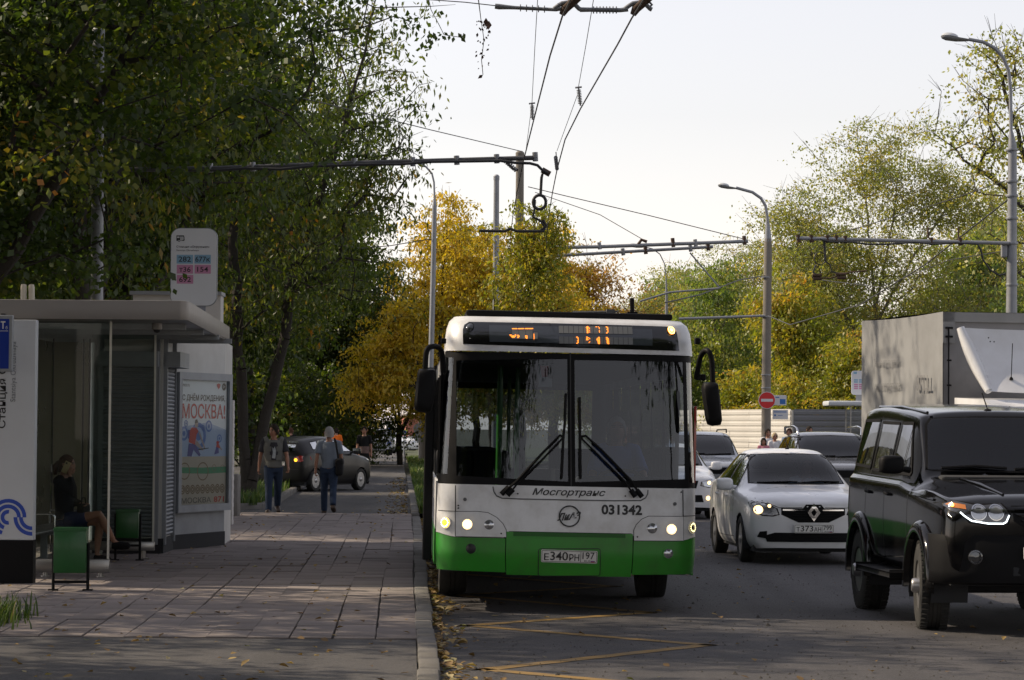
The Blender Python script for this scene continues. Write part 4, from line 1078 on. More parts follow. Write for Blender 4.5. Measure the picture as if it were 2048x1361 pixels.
# ---------------- the white sedan
def white_sedan():
    pf = P(1624, 900, 36.2)
    root = thing('car', 'white sedan with lit headlights, between the bus and the black off-roader', 'car', (pf.x, 36.1, 0), R(2.0) + ROADA * 0.6, 'cars queuing toward the viewer')
    W = 0.865
    secs = [hoodsec(0.0, W * 0.86, 0.22, 0.30, 0.5, 0.74, 0.83, 0.02, 0.8),
            hoodsec(0.16, W * 0.95, 0.2, 0.28, 0.52, 0.78, 0.885, 0.03),
            hoodsec(0.75, W, 0.2, 0.3, 0.6, 0.86, 0.95, 0.035),
            cowlsec(1.32, W, 0.2, 0.3, 0.62, 0.92, 1.01),
            cabsec(1.98, W, 0.2, 0.3, 0.62, 0.94, 0.57, 1.475),
            cabsec(2.7, W, 0.2, 0.3, 0.63, 0.96, 0.585, 1.525),
            cabsec(3.2, W, 0.2, 0.3, 0.64, 0.99, 0.565, 1.49),
            cowlsec(3.82, W, 0.22, 0.3, 0.65, 1.02, 1.09),
            hoodsec(4.2, W * 0.95, 0.24, 0.32, 0.65, 0.98, 1.06, 0.02),
            hoodsec(4.34, W * 0.84, 0.28, 0.36, 0.62, 0.9, 1.0, 0.02)]
    c = Car(root, secs, M_white, 3, (0.13, 0.08), {3: 0.3}, {3: 0.25})
    D = (0, 1, 0)
    ws = [(-0.66, 1.035), (-0.3, 1.025), (0.3, 1.025), (0.66, 1.035), (0.57, 1.38), (0.5, 1.425), (0.2, 1.44), (-0.2, 1.44), (-0.5, 1.425), (-0.57, 1.38)]
    c.lay('windshield_seal', ws, M_black, D, 0.003, 0, 0.06, holes=[shrink(ws, 0.03)])
    c.lay('windshield', shrink(ws, 0.025), G_clear, D, 0.006, 0, 0.06)
    swf = [(1.55, 0.985), (2.28, 1.0), (2.28, 1.41), (2.08, 1.4), (1.8, 1.22)]
    swr = [(2.36, 1.0), (3.18, 1.03), (3.3, 1.1), (3.12, 1.34), (2.95, 1.41), (2.36, 1.42)]
    for s in (-1, 1):
        for nm, pl in (('side_window', swf), ('side_window', swr)):
            c.lay(nm, pl, G_dark, (-s, 0, 0), 0.004, 0, 0.08)
            c.line('window_seal', pl + [pl[0]], 0.02, M_black, (-s, 0, 0), 0.006)
        c.line('door_gap', [(1.38, 0.92), (1.42, 0.6), (1.5, 0.32), (2.32, 0.3), (2.33, 0.98)], 0.009, M_ink, (-s, 0, 0))
        c.line('door_gap', [(2.33, 0.98), (2.33, 0.3), (3.05, 0.3), (3.3, 0.6), (3.4, 1.0)], 0.009, M_ink, (-s, 0, 0))
    # front
    for s in (-1, 1):
        hp = [(s * x, z) for x, z in ((0.44, 0.655), (0.47, 0.735), (0.6, 0.80), (0.76, 0.83), (0.80, 0.80), (0.775, 0.70), (0.66, 0.635), (0.52, 0.63))]
        h = c.lay('headlight', hp, M_black, D, 0.004, 0.01)
        sh = shrink(hp, 0.018)
        c.lay('lens', sh, M_lens, D, 0.008, 0, 0.05, parent=h)
        c.lay('bulb', circle2(s * 0.705, 0.715, 0.055, 16), E_warm, D, 0.011, 0, parent=h)
        c.lay('bulb', circle2(s * 0.70, 0.715, 0.03, 12), E_hot, D, 0.014, 0, parent=h)
        c.lay('turn_signal', circle2(s * 0.57, 0.765, 0.022, 10), E_warm, D, 0.011, 0, parent=h)
        c.lay('fog_recess', [(s * 0.6, 0.34), (s * 0.72, 0.36), (s * 0.69, 0.43), (s * 0.6, 0.44)], M_black, D, 0.012, 0.01, 0.03)
    gp = [(-0.42, 0.74), (-0.14, 0.74), (-0.1, 0.79), (0.1, 0.79), (0.14, 0.74), (0.42, 0.74), (0.42, 0.655), (0.2, 0.555), (-0.2, 0.555), (-0.42, 0.655)]
    g = c.lay('grille', gp, M_black, D, 0.003, 0.0)
    mb = MB()
    for k in range(5):
        z = 0.575 + k * 0.032; hw = 0.22 + k * 0.045
        mb.tube([c.proj(D)(x * hw, z, 0.012) for x in (-1, -0.5, 0, 0.5, 1)], 0.006, 5)
    mb.build('grille_bars', M_black, g, smooth=60)
    for s in (-1, 1): c.line('chrome_strip', [(s * 0.12, 0.712), (s * 0.4, 0.716)], 0.022, M_chrome, D, 0.012, g)
    mb = MB(); f = c.proj(D); q = 0.022
    outer = [(0, 0.80), (0.085, 0.685), (0, 0.57), (-0.085, 0.685)]; inner = [(0, 0.735), (0.036, 0.685), (0, 0.635), (-0.036, 0.685)]
    patch(mb, outer, f, 0.05, 0.03, 0.02, holes=[inner]); mb.build('badge', M_chrome, g)
    c.lay('lower_grille', [(-0.6, 0.3), (0.6, 0.3), (0.63, 0.38), (0.5, 0.42), (-0.5, 0.42), (-0.63, 0.38)], M_black, D, 0.012, 0.01, 0.03)
    mb = MB()
    for k in range(3): mb.tube([f(x * 0.56, 0.325 + k * 0.035, 0.012) for x in (-1, -0.5, 0, 0.5, 1)], 0.006, 5)
    mb.build('lower_grille_bars', M_black, root, smooth=60)
    c.line('bumper_seam', [(-0.8, 0.62), (-0.7, 0.6)], 0.006, M_ink, D)
    c.line('hood_gap', [(-0.72, 0.86), (-0.45, 0.745), (-0.15, 0.75)], 0.008, M_ink, D)
    c.line('hood_gap', [(0.72, 0.86), (0.45, 0.745), (0.15, 0.75)], 0.008, M_ink, D)
    for s in (-1, 1):
        mb = MB(); a = (s * 0.2, 0.93); mb.box(a[0] - 0.015, a[0] + 0.015, 0.95, 0.99, 0.985, 1.0, bev=0.004); mb.build('washer_jet', M_black, root)
    # wipers
    mb = MB(); fp = c.proj(D)
    mb.tube([fp(-0.55, 1.035, 0.02), fp(-0.1, 1.05, 0.02), fp(0.0, 1.045, 0.02)], 0.010, 5); mb.tube([fp(0.0, 1.035, 0.02), fp(0.3, 1.055, 0.02), fp(0.58, 1.05, 0.02)], 0.010, 5)
    mb.build('wiper', M_black, root)
    p0 = f(0, 0.44, 0.02); number_plate(root, plane_map((0, p0.y - 0.015, 0.475), (1, 0, 0), (0, 0, 1), (0, -1, 0)), ('Т', '373', 'АН'), '799')
    for y in (0.80, 3.43): c.arch(y, 0.31, 0.345)
    c.cut(shrink(ws, 0.02), D, ymax=2.3)
    c.body()
    for y in (0.80, 3.43):
        wheel_well(root, y, 0.31, 0.352, W)
        for s in (-1, 1): make_wheel(root, s * 0.755, y, 0.31, 0.195, 7, 0.68, M_alloy)
    mirror_pair(root, 1.55, 0.99, W * 0.95, M_white)
    handles(c, None, (2.05, 3.0), 0.86, M_white)
    mb = MB(); mb.lathe([(0.03, 1.515), (0.025, 1.535), (0.008, 1.54)], 10, T(0, 2.15, -0.02)); mb.tube([(0, 2.15, 1.52), (0, 2.3, 1.64)], 0.005, 5); mb.build('antenna', M_black, root)
    mb = MB(); mb.box(-0.75, 0.75, 0.2, 4.2, 0.16, 0.3); mb.build('underbody', M_int, root)
    interior(root, 0.62, 0.35, 1.55, 1.0, 2.35, 3.1, 1.2)
    mb = MB(); mb.box(-0.1, 0.1, 1.9, 1.93, 1.31, 1.37, bev=0.01); mb.build('rear_view_mirror', M_black, root)
    return root, c
sedan, _c = white_sedan()

# ---------------- the black off-roader
def off_roader():
    root = thing('off_roader', 'glossy black off-roader with LED strip under its headlight, cut by the right edge', 'car', (4.64, 23.75, 0), R(3.8), 'cars queuing toward the viewer')
    W = 0.95; LZ = 0.5
    secs = [hoodsec(0.0, W * 0.9, 0.5, 0.6, 0.8, 1.0, 1.1, 0.02, 0.85),
            hoodsec(0.14, W * 0.97, 0.48, 0.58, 0.82, 1.06, 1.18, 0.03, 0.92),
            hoodsec(0.8, W, 0.48, 0.58, 0.86, 1.14, 1.26, 0.04, 0.92),
            cowlsec(1.38, W, 0.48, 0.58, 0.88, 1.21, 1.34),
            cabsec(1.86, W, 0.48, 0.56, 0.88, 1.25, 0.72, 1.95, 0.07),
            cabsec(2.5, W, 0.48, 0.56, 0.88, 1.26, 0.74, 2.0, 0.06),
            cabsec(3.3, W, 0.48, 0.56, 0.88, 1.27, 0.745, 2.03, 0.06),
            cabsec(3.95, W, 0.48, 0.58, 0.88, 1.28, 0.74, 2.04, 0.06),
            cabsec(4.3, W * 0.99, 0.5, 0.6, 0.88, 1.28, 0.73, 2.02, 0.07),
            (4.5, [(W * 0.84, 0.52), (W * 0.92, 0.62), (W * 0.95, 0.88), (W * 0.92, 1.26), (W * 0.88, 1.3), (0.6, 1.82), (0.5, 1.86), (0, 1.87)])]
    c = Car(root, secs, M_blackpaint, 3, (0.1, 0.04), {1: 0.6, 3: 0.9, 4: 0.7, 5: 0.75}, {0: 0.6, 1: 0.3, 3: 0.8, 4: 0.7, 8: 0.7})
    D = (0, 1, 0)
    ws = [(-0.76, 1.4), (-0.3, 1.385), (0.3, 1.385), (0.76, 1.4), (0.69, 1.82), (0.64, 1.88), (0.2, 1.9), (-0.2, 1.9), (-0.64, 1.88), (-0.69, 1.82)]
    c.lay('windshield_seal', ws, M_black, D, 0.003, 0, 0.06, holes=[shrink(ws, 0.03)])
    c.lay('windshield', shrink(ws, 0.022), G_bus, D, 0.006, 0, 0.06)
    # side windows
    w1 = [(1.66, 1.36), (2.42, 1.37), (2.42, 1.83), (2.02, 1.83)]
    w2 = [(2.54, 1.37), (3.3, 1.38), (3.3, 1.84), (2.54, 1.83)]
    w3 = [(3.44, 1.4), (4.25, 1.42), (4.25, 1.86), (3.44, 1.86)]
    for s in (-1, 1):
        dd = (-s, 0, 0)
        for pl in (w1, w2, w3):
            o = c.lay('side_window', pl, G_dark, dd, 0.004, 0, 0.08)
            c.line('window_frame', pl + [pl[0]], 0.03, M_black, dd, 0.008)
        c.line('window_bar', [(1.98, 1.36), (1.98, 1.8)], 0.02, M_black, dd, 0.01)
        for pts in ([(1.42, 1.3), (1.42, 0.62), (2.46, 0.56), (2.48, 1.3), (2.48, 1.86)], [(2.48, 0.56), (3.2, 0.56), (3.36, 0.8), (3.36, 1.9)]):
            c.line('door_gap', pts, 0.01, M_ink, dd)
        c.line('side_crease', [(0.5, 1.16), (1.4, 1.2), (3.3, 1.225), (4.4, 1.23)], 0.02, M_blackpaint, dd, 0.014)
        # flares round the wheels
        for y in (0.86, 3.62):
            mb = MB(); f = c.proj(dd)
            n = 20; ring = []
            for k in range(n + 1):
                a = R(-8 + 196 * k / n)
                for r_, o_ in ((0.43, 0.0), (0.44, 0.05), (0.485, 0.055), (0.53, 0.03), (0.55, -0.01)):
                    ring.append(Vector((s * (W + o_ - 0.01), y + r_ * math.cos(a), 0.42 + r_ * math.sin(a))))
            fs = [(i * 5 + j, i * 5 + j + 1, i * 5 + j + 6, i * 5 + j + 5) for i in range(n) for j in range(4)]
            mb.add(ring, fs); mb.build('wheel_flare', M_blackpaint, root, smooth=60)
        mb = MB(); mb.box(s * (W - 0.1), s * (W + 0.12), 1.45, 3.05, 0.42, 0.47, bev=0.02)
        mb.tube([(s * (W - 0.2), 1.7, 0.52), (s * (W + 0.02), 1.7, 0.44)], 0.02, 6); mb.tube([(s * (W - 0.2), 2.8, 0.52), (s * (W + 0.02), 2.8, 0.44)], 0.02, 6)
        mb.build('side_step', M_black, root, smooth=40)
        mb = MB(); mb.box(s * 0.62, s * 0.93, 1.33, 1.35, 0.3, 0.62, bev=0.005); mb.box(s * 0.62, s * 0.93, 4.1, 4.12, 0.28, 0.6, bev=0.005); mb.build('mud_flap', M_rubber, root)
    # headlights
    for s in (-1, 1):
        hp = [(s * x, z) for x, z in ((0.36, 0.96), (0.34, 1.06), (0.4, 1.14), (0.62, 1.135), (0.82, 1.165), (0.90, 1.13), (0.86, 1.075), (0.74, 1.02), (0.7, 0.97), (0.52, 0.945))]
        h = c.lay('headlight', hp, M_black, D, 0.004, 0.01)
        c.lay('lens', shrink(hp, 0.02), M_lensdark, D, 0.008, 0, 0.05, parent=h)
        for x in (0.47, 0.615):
            c.lay('reflector_ring', circle2(s * x, 1.06, 0.068, 20), M_chrome, D, 0.014, 0.01, parent=h, holes=[circle2(s * x, 1.06, 0.06, 20)])
            c.lay('reflector', circle2(s * x, 1.06, 0.058, 20), M_lens, D, 0.012, 0, 0.03, parent=h)
        c.lay('turn_signal', [(s * 0.72, 1.085), (s * 0.72, 1.12), (s * 0.83, 1.14), (s * 0.86, 1.125), (s * 0.82, 1.1)], M_amber, D, 0.013, 0, parent=h)
        c.lay('turn_bulb', circle2(s * 0.82, 1.118, 0.015, 10), E_amber, D, 0.017, 0, parent=h)
        c.line('led_strip', [(s * 0.36, 1.04), (s * 0.385, 0.985), (s * 0.41, 0.968), (s * 0.54, 0.968), (s * 0.68, 0.99), (s * 0.74, 1.03), (s * 0.77, 1.06)], 0.013, E_led, D, 0.017, h, 0.03)
        fo = lamp_round(root, c.proj(D), s * 0.6, 0.72, 0.05, M_lensdark, 'fog_light')
    gp = [(-0.33, 1.12), (0.33, 1.12), (0.32, 0.99), (0.2, 0.92), (-0.2, 0.92), (-0.32, 0.99)]
    g = c.lay('grille', gp, M_black, D, 0.004, 0.0)
    mb = MB()
    for k in range(4): mb.tube([c.proj(D)(x * (0.22 + 0.03 * k), 0.95 + k * 0.045, 0.014) for x in (-1, -0.5, 0, 0.5, 1)], 0.009, 5)
    mb.build('grille_bars', M_blackpaint, g, smooth=60)
    # bumper
    mb = MB(); bx = [(-0.98, 0.36), (-0.9, 0.12), (-0.6, -0.03), (0, -0.1), (0.6, -0.03), (0.9, 0.12), (0.98, 0.36)]
    pr = [(0.02, 0.44), (-0.045, 0.46), (-0.06, 0.55), (-0.05, 0.8), (-0.02, 0.865), (0.05, 0.87)]
    vs = []; fs = []
    for (x, y) in bx:
        for (o_, z) in pr: vs.append((x * (1 - 0.0 * o_), y + o_, z))
    k = len(pr)
    for i in range(len(bx) - 1):
        for j in range(k - 1): fs.append((i * k + j, (i + 1) * k + j, (i + 1) * k + j + 1, i * k + j + 1))
    mb.add(vs, fs); bu = mb.build('bumper', M_black, root, smooth=60)
    mb = MB(); mb.box(-0.34, 0.34, -0.125, -0.1, 0.52, 0.6, bev=0.01); mb.build('bumper_slot', M_int, bu)
    for s in (-1, 1):
        mb = MB(); mb.lathe([(0.062, 0), (0.062, 0.02), (0.05, 0.022), (0.045, 0.008), (0.001, 0.014)], 20, T(s * 0.66, -0.075, 0.68) @ RX(R(90))); mb.build('fog_light', M_lensdark, bu, smooth=40)
    number_plate(root, plane_map((0, -0.165, 0.72), (1, 0, 0), (0, 0, 1), (0, -1, 0)), ('Т', '196', 'УК'), '77')
    # roof: raised rear edge and hood ridges
    for s in (-1, 1):
        mb = MB(); p = c.proj((0, 0, -1))
        mb.tube([p(s * 0.35, 0.2, 0.006), p(s * 0.42, 0.7, 0.012), p(s * 0.5, 1.2, 0.006)], [0.012, 0.018, 0.012], 6); mb.build('hood_ridge', M_blackpaint, root, smooth=60)
        mb = MB(); mb.tube([p(s * 0.62, 2.0, 0.01), p(s * 0.645, 3.0, 0.012), p(s * 0.64, 4.1, 0.01)], 0.014, 6); mb.build('roof_gutter', M_blackpaint, root, smooth=60)
    for y in (0.86, 3.62): c.arch(y, 0.42, 0.46)
    c.cut(shrink(ws, 0.02), D, ymax=2.2); interior(root, 0.68, 0.62, 1.6, 1.36, 2.35, 3.2, 1.62)
    c.body()
    for y in (0.86, 3.62):
        wheel_well(root, y, 0.42, 0.47, W)
        for s in (-1, 1): make_wheel(root, s * 0.83, y, 0.385, 0.265, 5, 0.56, M_alloy, True, R(-7) if y < 2 else 0, 0.07)
    mirror_pair(root, 1.52, 1.42, W * 0.98, M_black)
    handles(c, None, (2.2, 3.12), 1.16, M_black)
    mb = MB(); fp = c.proj(D)
    mb.tube([fp(-0.62, 1.41, 0.03), fp(-0.3, 1.43, 0.03), fp(-0.02, 1.41, 0.03)], 0.014, 5); mb.tube([fp(0.05, 1.4, 0.03), fp(0.4, 1.43, 0.03), fp(0.7, 1.42, 0.03)], 0.014, 5)
    mb.build('wiper', M_black, root)
    mb = MB(); mb.lathe([(0.04, 0), (0.035, 0.025), (0.01, 0.035)], 10, T(-0.05, 2.0, 1.94)); mb.tube([(-0.05, 2.0, 1.96), (-0.08, 2.1, 2.12)], 0.006, 5); mb.build('antenna', M_black, root)
    mb = MB(); mb.box(-0.8, 0.8, 0.15, 4.3, 0.42, 0.6); mb.tube([(-0.78, 0.86, 0.38), (0.78, 0.86, 0.38)], 0.06, 8); mb.tube([(-0.78, 3.62, 0.38), (0.78, 3.62, 0.38)], 0.06, 8)
    bmx = bmesh.new(); bmesh.ops.create_uvsphere(bmx, u_segments=12, v_segments=8, radius=0.15, matrix=T(0.2, 0.86, 0.38)); mb.bm(bmx)
    mb.build('underbody', M_int, root)
    return root
off_roader()

# ---------------- simpler cars: parameters only
def plain_car(root, paint, L, W, H, hood, belt, yc, yw, yr, yd, deck=None, wheel=0.32, axles=(0.85, 3.5), level=3, glass=None, van=False, plate=None, rear=False, style=5, tailz=None):
    wr = W * 0.7 if not van else W * 0.78
    z0 = 0.2
    secs = [hoodsec(0.0, W * 0.86, z0 + 0.04, 0.32, 0.5, hood - 0.16, hood - 0.06, 0.02, 0.82),
            hoodsec(0.16, W * 0.95, z0, 0.3, 0.55, hood - 0.1, hood, 0.03),
            hoodsec(axles[0], W, z0, 0.3, 0.6, belt - 0.1, hood + 0.06, 0.04),
            cowlsec(yc, W, z0, 0.3, 0.62, belt - 0.02, belt + 0.06),
            cabsec(yw, W, z0, 0.3, 0.63, belt, wr, H - 0.05),
            cabsec((yw + yr) / 2, W, z0, 0.3, 0.64, belt + 0.01, wr * 1.02, H),
            cabsec(yr, W, z0, 0.3, 0.65, belt + 0.03, wr * 0.99, H - 0.02)]
    if deck:
        secs += [cowlsec(yd, W, z0, 0.3, 0.65, belt + 0.06, deck), hoodsec(L - 0.16, W * 0.95, z0 + 0.04, 0.34, 0.65, deck - 0.1, deck - 0.03, 0.02), hoodsec(L, W * 0.84, z0 + 0.08, 0.38, 0.62, deck - 0.2, deck - 0.09, 0.02)]
    else:
        secs += [cabsec(yd, W * 0.985, z0 + 0.02, 0.32, 0.66, belt + 0.06, wr * 0.96, H - 0.06), (L - 0.12, [(W * 0.84, z0 + 0.06), (W * 0.94, 0.36), (W * 0.97, 0.66), (W * 0.93, belt), (W * 0.88, belt + 0.06), (wr * 0.9, belt + 0.32), (wr * 0.6, belt + 0.34), (0, belt + 0.35)]), (L, [(W * 0.8, z0 + 0.1), (W * 0.88, 0.38), (W * 0.9, 0.62), (W * 0.86, belt - 0.06), (W * 0.8, belt), (W * 0.6, belt + 0.06), (W * 0.3, belt + 0.07), (0, belt + 0.07)])]
    c = Car(root, secs, paint, level, (0.12, 0.06), {3: 0.3}, {3: 0.25})
    D = (0, 1, 0)
    g = glass or G_dark
    zb, zt = belt + 0.09, H - 0.11
    ws = [(-W * 0.76, zb), (-0.3, zb - 0.01), (0.3, zb - 0.01), (W * 0.76, zb), (wr * 0.94, zt - 0.03), (wr * 0.82, zt), (0, zt + 0.02), (-wr * 0.82, zt), (-wr * 0.94, zt - 0.03)]
    c.lay('windshield_seal', ws, M_black, D, 0.003, 0, 0.07, holes=[shrink(ws, 0.03)])
    c.lay('windshield', shrink(ws, 0.025), g, D, 0.006, 0, 0.07)
    mid = (yw + yr) / 2 - 0.1
    sl = (yw - yc) / (H - belt)
    for s in (-1, 1):
        d = (-s, 0, 0)
        f1 = [(yc + 0.2, belt + 0.08), (mid - 0.03, belt + 0.08), (mid - 0.03, H - 0.13), (yw + 0.06, H - 0.14)]
        f2 = [(mid + 0.05, belt + 0.08), (yr + 0.1, belt + 0.11), (yr + (0.15 if deck else 0.0), H - 0.22), (yr - 0.1, H - 0.13), (mid + 0.05, H - 0.13)]
        pl_ = [f1, f2]
        if not deck and yd - yr > 0.5: pl_.append([(yr + 0.2, belt + 0.12), (yd - 0.05, belt + 0.14), (yd - 0.1, H - 0.18), (yr + 0.12, H - 0.15)])
        for pl in pl_:
            c.lay('side_window', pl, g, d, 0.004, 0, 0.09)
            c.line('window_seal', pl + [pl[0]], 0.02, M_black, d, 0.007)
        c.line('door_gap', [(yc + 0.05, belt), (yc + 0.1, 0.34), (mid, 0.32), (mid, belt)], 0.009, M_ink, d)
        c.line('door_gap', [(mid, 0.32), (yr - 0.1, 0.32), (yr + 0.1, 0.7), (yr + 0.12, belt)], 0.009, M_ink, d)
        hp = [(s * x * W, z) for x, z in ((0.54, hood - 0.2), (0.56, hood - 0.12), (0.8, hood - 0.07), (0.94, hood - 0.06), (0.93, hood - 0.15), (0.75, hood - 0.24))]
        h = c.lay('headlight', hp, M_black, D, 0.004, 0.01)
        c.lay('lens', shrink(hp, 0.014), M_lens, D, 0.008, 0, 0.06, parent=h)
        c.lay('fog_light', circle2(s * W * 0.72, 0.42, 0.05, 14), M_lens, D, 0.006, 0.01)
    c.lay('grille', [(-W * 0.5, hood - 0.1), (W * 0.5, hood - 0.1), (W * 0.45, hood - 0.25), (-W * 0.45, hood - 0.25)], M_black, D, 0.004, 0.006)
    c.lay('lower_grille', [(-W * 0.62, 0.34), (W * 0.62, 0.34), (W * 0.58, 0.48), (-W * 0.58, 0.48)], M_black, D, 0.004, 0.006)
    mb = MB(); fp = c.proj(D)
    mb.tube([fp(-W * 0.66, zb + 0.01, 0.02), fp(0, zb + 0.02, 0.02)], 0.01, 5); mb.tube([fp(0, zb, 0.02), fp(W * 0.66, zb + 0.02, 0.02)], 0.01, 5); mb.build('wiper', M_black, root)
    for y in axles: c.arch(y, wheel, wheel + 0.035)
    c.cut(shrink(ws, 0.02), D, ymax=yw + 0.4); interior(root, W * 0.7, 0.36, yc + 0.2, belt + 0.03, yw + 0.5, yr - 0.2, H - 0.3)
    c.body()
    for y in axles:
        wheel_well(root, y, wheel, wheel + 0.042, W)
        for s in (-1, 1): make_wheel(root, s * (W - 0.11), y, wheel, 0.2, style, 0.68)
    mirror_pair(root, yc + 0.25, belt + 0.06, W * 0.95, paint)
    handles(c, None, (mid - 0.3, yr - 0.15), belt - 0.1, paint)
    mb = MB(); mb.box(-W * 0.85, W * 0.85, 0.25, L - 0.2, 0.16, 0.32); mb.build('underbody', M_int, root)
    return c
GQ = 'cars queuing toward the viewer'
def car_at(px, Y, label, rz=0.0, name='car', group=GQ, cat='car'):
    p = P(px, 860, Y); return thing(name, label, cat, (p.x, Y, 0), ROADA + rz, group)
# small white car half hidden by the bus
r = car_at(1352, 54, 'white car with one lit fog light, half hidden behind the bus mirror')
k = plain_car(r, M_white, 4.3, 0.89, 1.5, 0.86, 0.95, 1.3, 2.0, 3.1, 3.75, 1.05)
k.lay('headlight_glow', circle2(0.66, 0.72, 0.035, 12), E_warm, (0, 1, 0), 0.014, 0); k.lay('fog_glow', circle2(0.64, 0.42, 0.045, 12), E_warm, (0, 1, 0), 0.014, 0)
# silver minivan behind it
r = car_at(1420, 62, 'silver minivan with roof rails behind the small white car', name='minivan', cat='minivan')
k = plain_car(r, M_silver, 4.6, 0.93, 1.74, 1.02, 1.1, 1.1, 1.85, 3.2, 4.2, None, 0.33, (0.85, 3.6), van=True)
for s in (-1, 1):
    mb = MB(); mb.tube([(s * 0.6, 2.0, 1.70), (s * 0.61, 2.1, 1.775), (s * 0.61, 4.0, 1.765), (s * 0.6, 4.1, 1.68)], 0.016, 6); mb.build('roof_rail', M_black, r, smooth=60)
# dark crossover with bright roof rails
r = car_at(1690, 56, 'dark crossover with bright silver roof rails behind the white sedan', name='crossover', cat='car')
k = plain_car(r, M_graph, 4.7, 0.95, 1.76, 1.06, 1.12, 1.25, 1.95, 3.3, 4.2, None, 0.36, (0.9, 3.65), van=True)
for s in (-1, 1):
    mb = MB(); mb.tube([(s * 0.66, 2.0, 1.66), (s * 0.69, 2.12, 1.81), (s * 0.69, 2.6, 1.85), (s * 0.69, 3.9, 1.83), (s * 0.66, 4.1, 1.7)], 0.026, 8); mb.build('roof_rail', M_chrome, r, smooth=60)
    mb = MB(); mb.box(-0.06, 0.06, 0, 0.01, -0.03, 0.03) if False else None
# the dark hatchback turning into the driveway, seen from behind
p = G(700, 980, ZS - 0.03)
HB = thing('hatchback', 'dark grey hatchback with one red tail lamp lit, crossing the path', 'car', (p.x + 0.25, p.y - 0.9, ZS - 0.03), R(180 - 26))
HB.location = (-4.5, 76.4, ZS - 0.03)
k = plain_car(HB, M_darkpaint, 3.83, 0.83, 1.49, 0.92, 0.98, 0.95, 1.6, 2.75, 3.3, None, 0.3, (0.75, 3.2), style=7)
DR = (0, -1, 0)
for s in (-1, 1):
    tp = [(s * x, z) for x, z in ((0.5, 0.8), (0.5, 0.9), (0.66, 0.96), (0.79, 0.93), (0.8, 0.84), (0.68, 0.79))]
    h = k.lay('tail_light', tp, M_red, DR, 0.006, 0.01)
    if s < 0: k.lay('turn_signal', circle2(s * 0.55, 0.84, 0.045, 12), E_amber, DR, 0.012, 0, parent=h)
rw = [(-0.5, 1.05), (0.5, 1.05), (0.46, 1.32), (-0.46, 1.32)]
k.lay('rear_window', rw, G_dark, DR, 0.006, 0, 0.07)
k.lay('rear_seam', [(-0.62, 0.58), (0.62, 0.58), (0.62, 0.6), (-0.62, 0.6)], M_ink, DR, 0.004, 0)
q = k.proj(DR)(0, 0.74, 0.03); number_plate(HB, plane_map((0, q.y + 0.01, 0.74), (-1, 0, 0), (0, 0, 1), (0, 1, 0)), ('М', '104', 'ТХ'), '77')

# far traffic at the end of the path and the dark car under the trees
for px, Y, rz, label, paint, args in ((752, 196, 1.25, 'white car seen from the side at the far end of the path', M_white, (4.4, 0.88, 1.5, 0.9, 0.98, 1.3, 2.0, 3.1, 3.75, 1.05)),
                                (765, 184, 0.1, 'light crossover with a dark grille behind the far stop pillar', M_silver, (4.5, 0.94, 1.68, 1.05, 1.1, 1.2, 1.9, 3.2, 4.0, None)),
                                (808, 192, 1.2, 'white taxi with a dark stripe on its side below the crossing sign', M_white, (4.4, 0.88, 1.48, 0.9, 0.97, 1.3, 2.0, 3.1, 3.75, 1.05)),
                                (838, 202, 1.2, 'white car cut off by the pole at the far end of the path', M_white, (4.4, 0.88, 1.5, 0.9, 0.98, 1.3, 2.0, 3.1, 3.75, 1.05))):
    p = P(px, 860, Y)
    r = thing('car', label, 'car', (p.x, Y, 0.0), rz, 'far traffic')
    k = plain_car(r, paint, *args, level=2)
    if 'taxi' in label: 
        for s in (-1, 1): k.line('side_stripe', [(0.9, 0.72), (3.2, 0.8)], 0.09, M_blueink, (-s, 0, 0), 0.006)
p = P(502, 905, 92)
r = thing('car', 'dark car parked in the deep shade under the trees beside the kiosk', 'car', (p.x - 1.2, 95.5, ZS - 0.03), R(75))
plain_car(r, M_darkpaint, 4.5, 0.92, 1.66, 0.98, 1.05, 1.2, 1.9, 3.2, 4.0, None, 0.34, (0.88, 3.55), level=2)

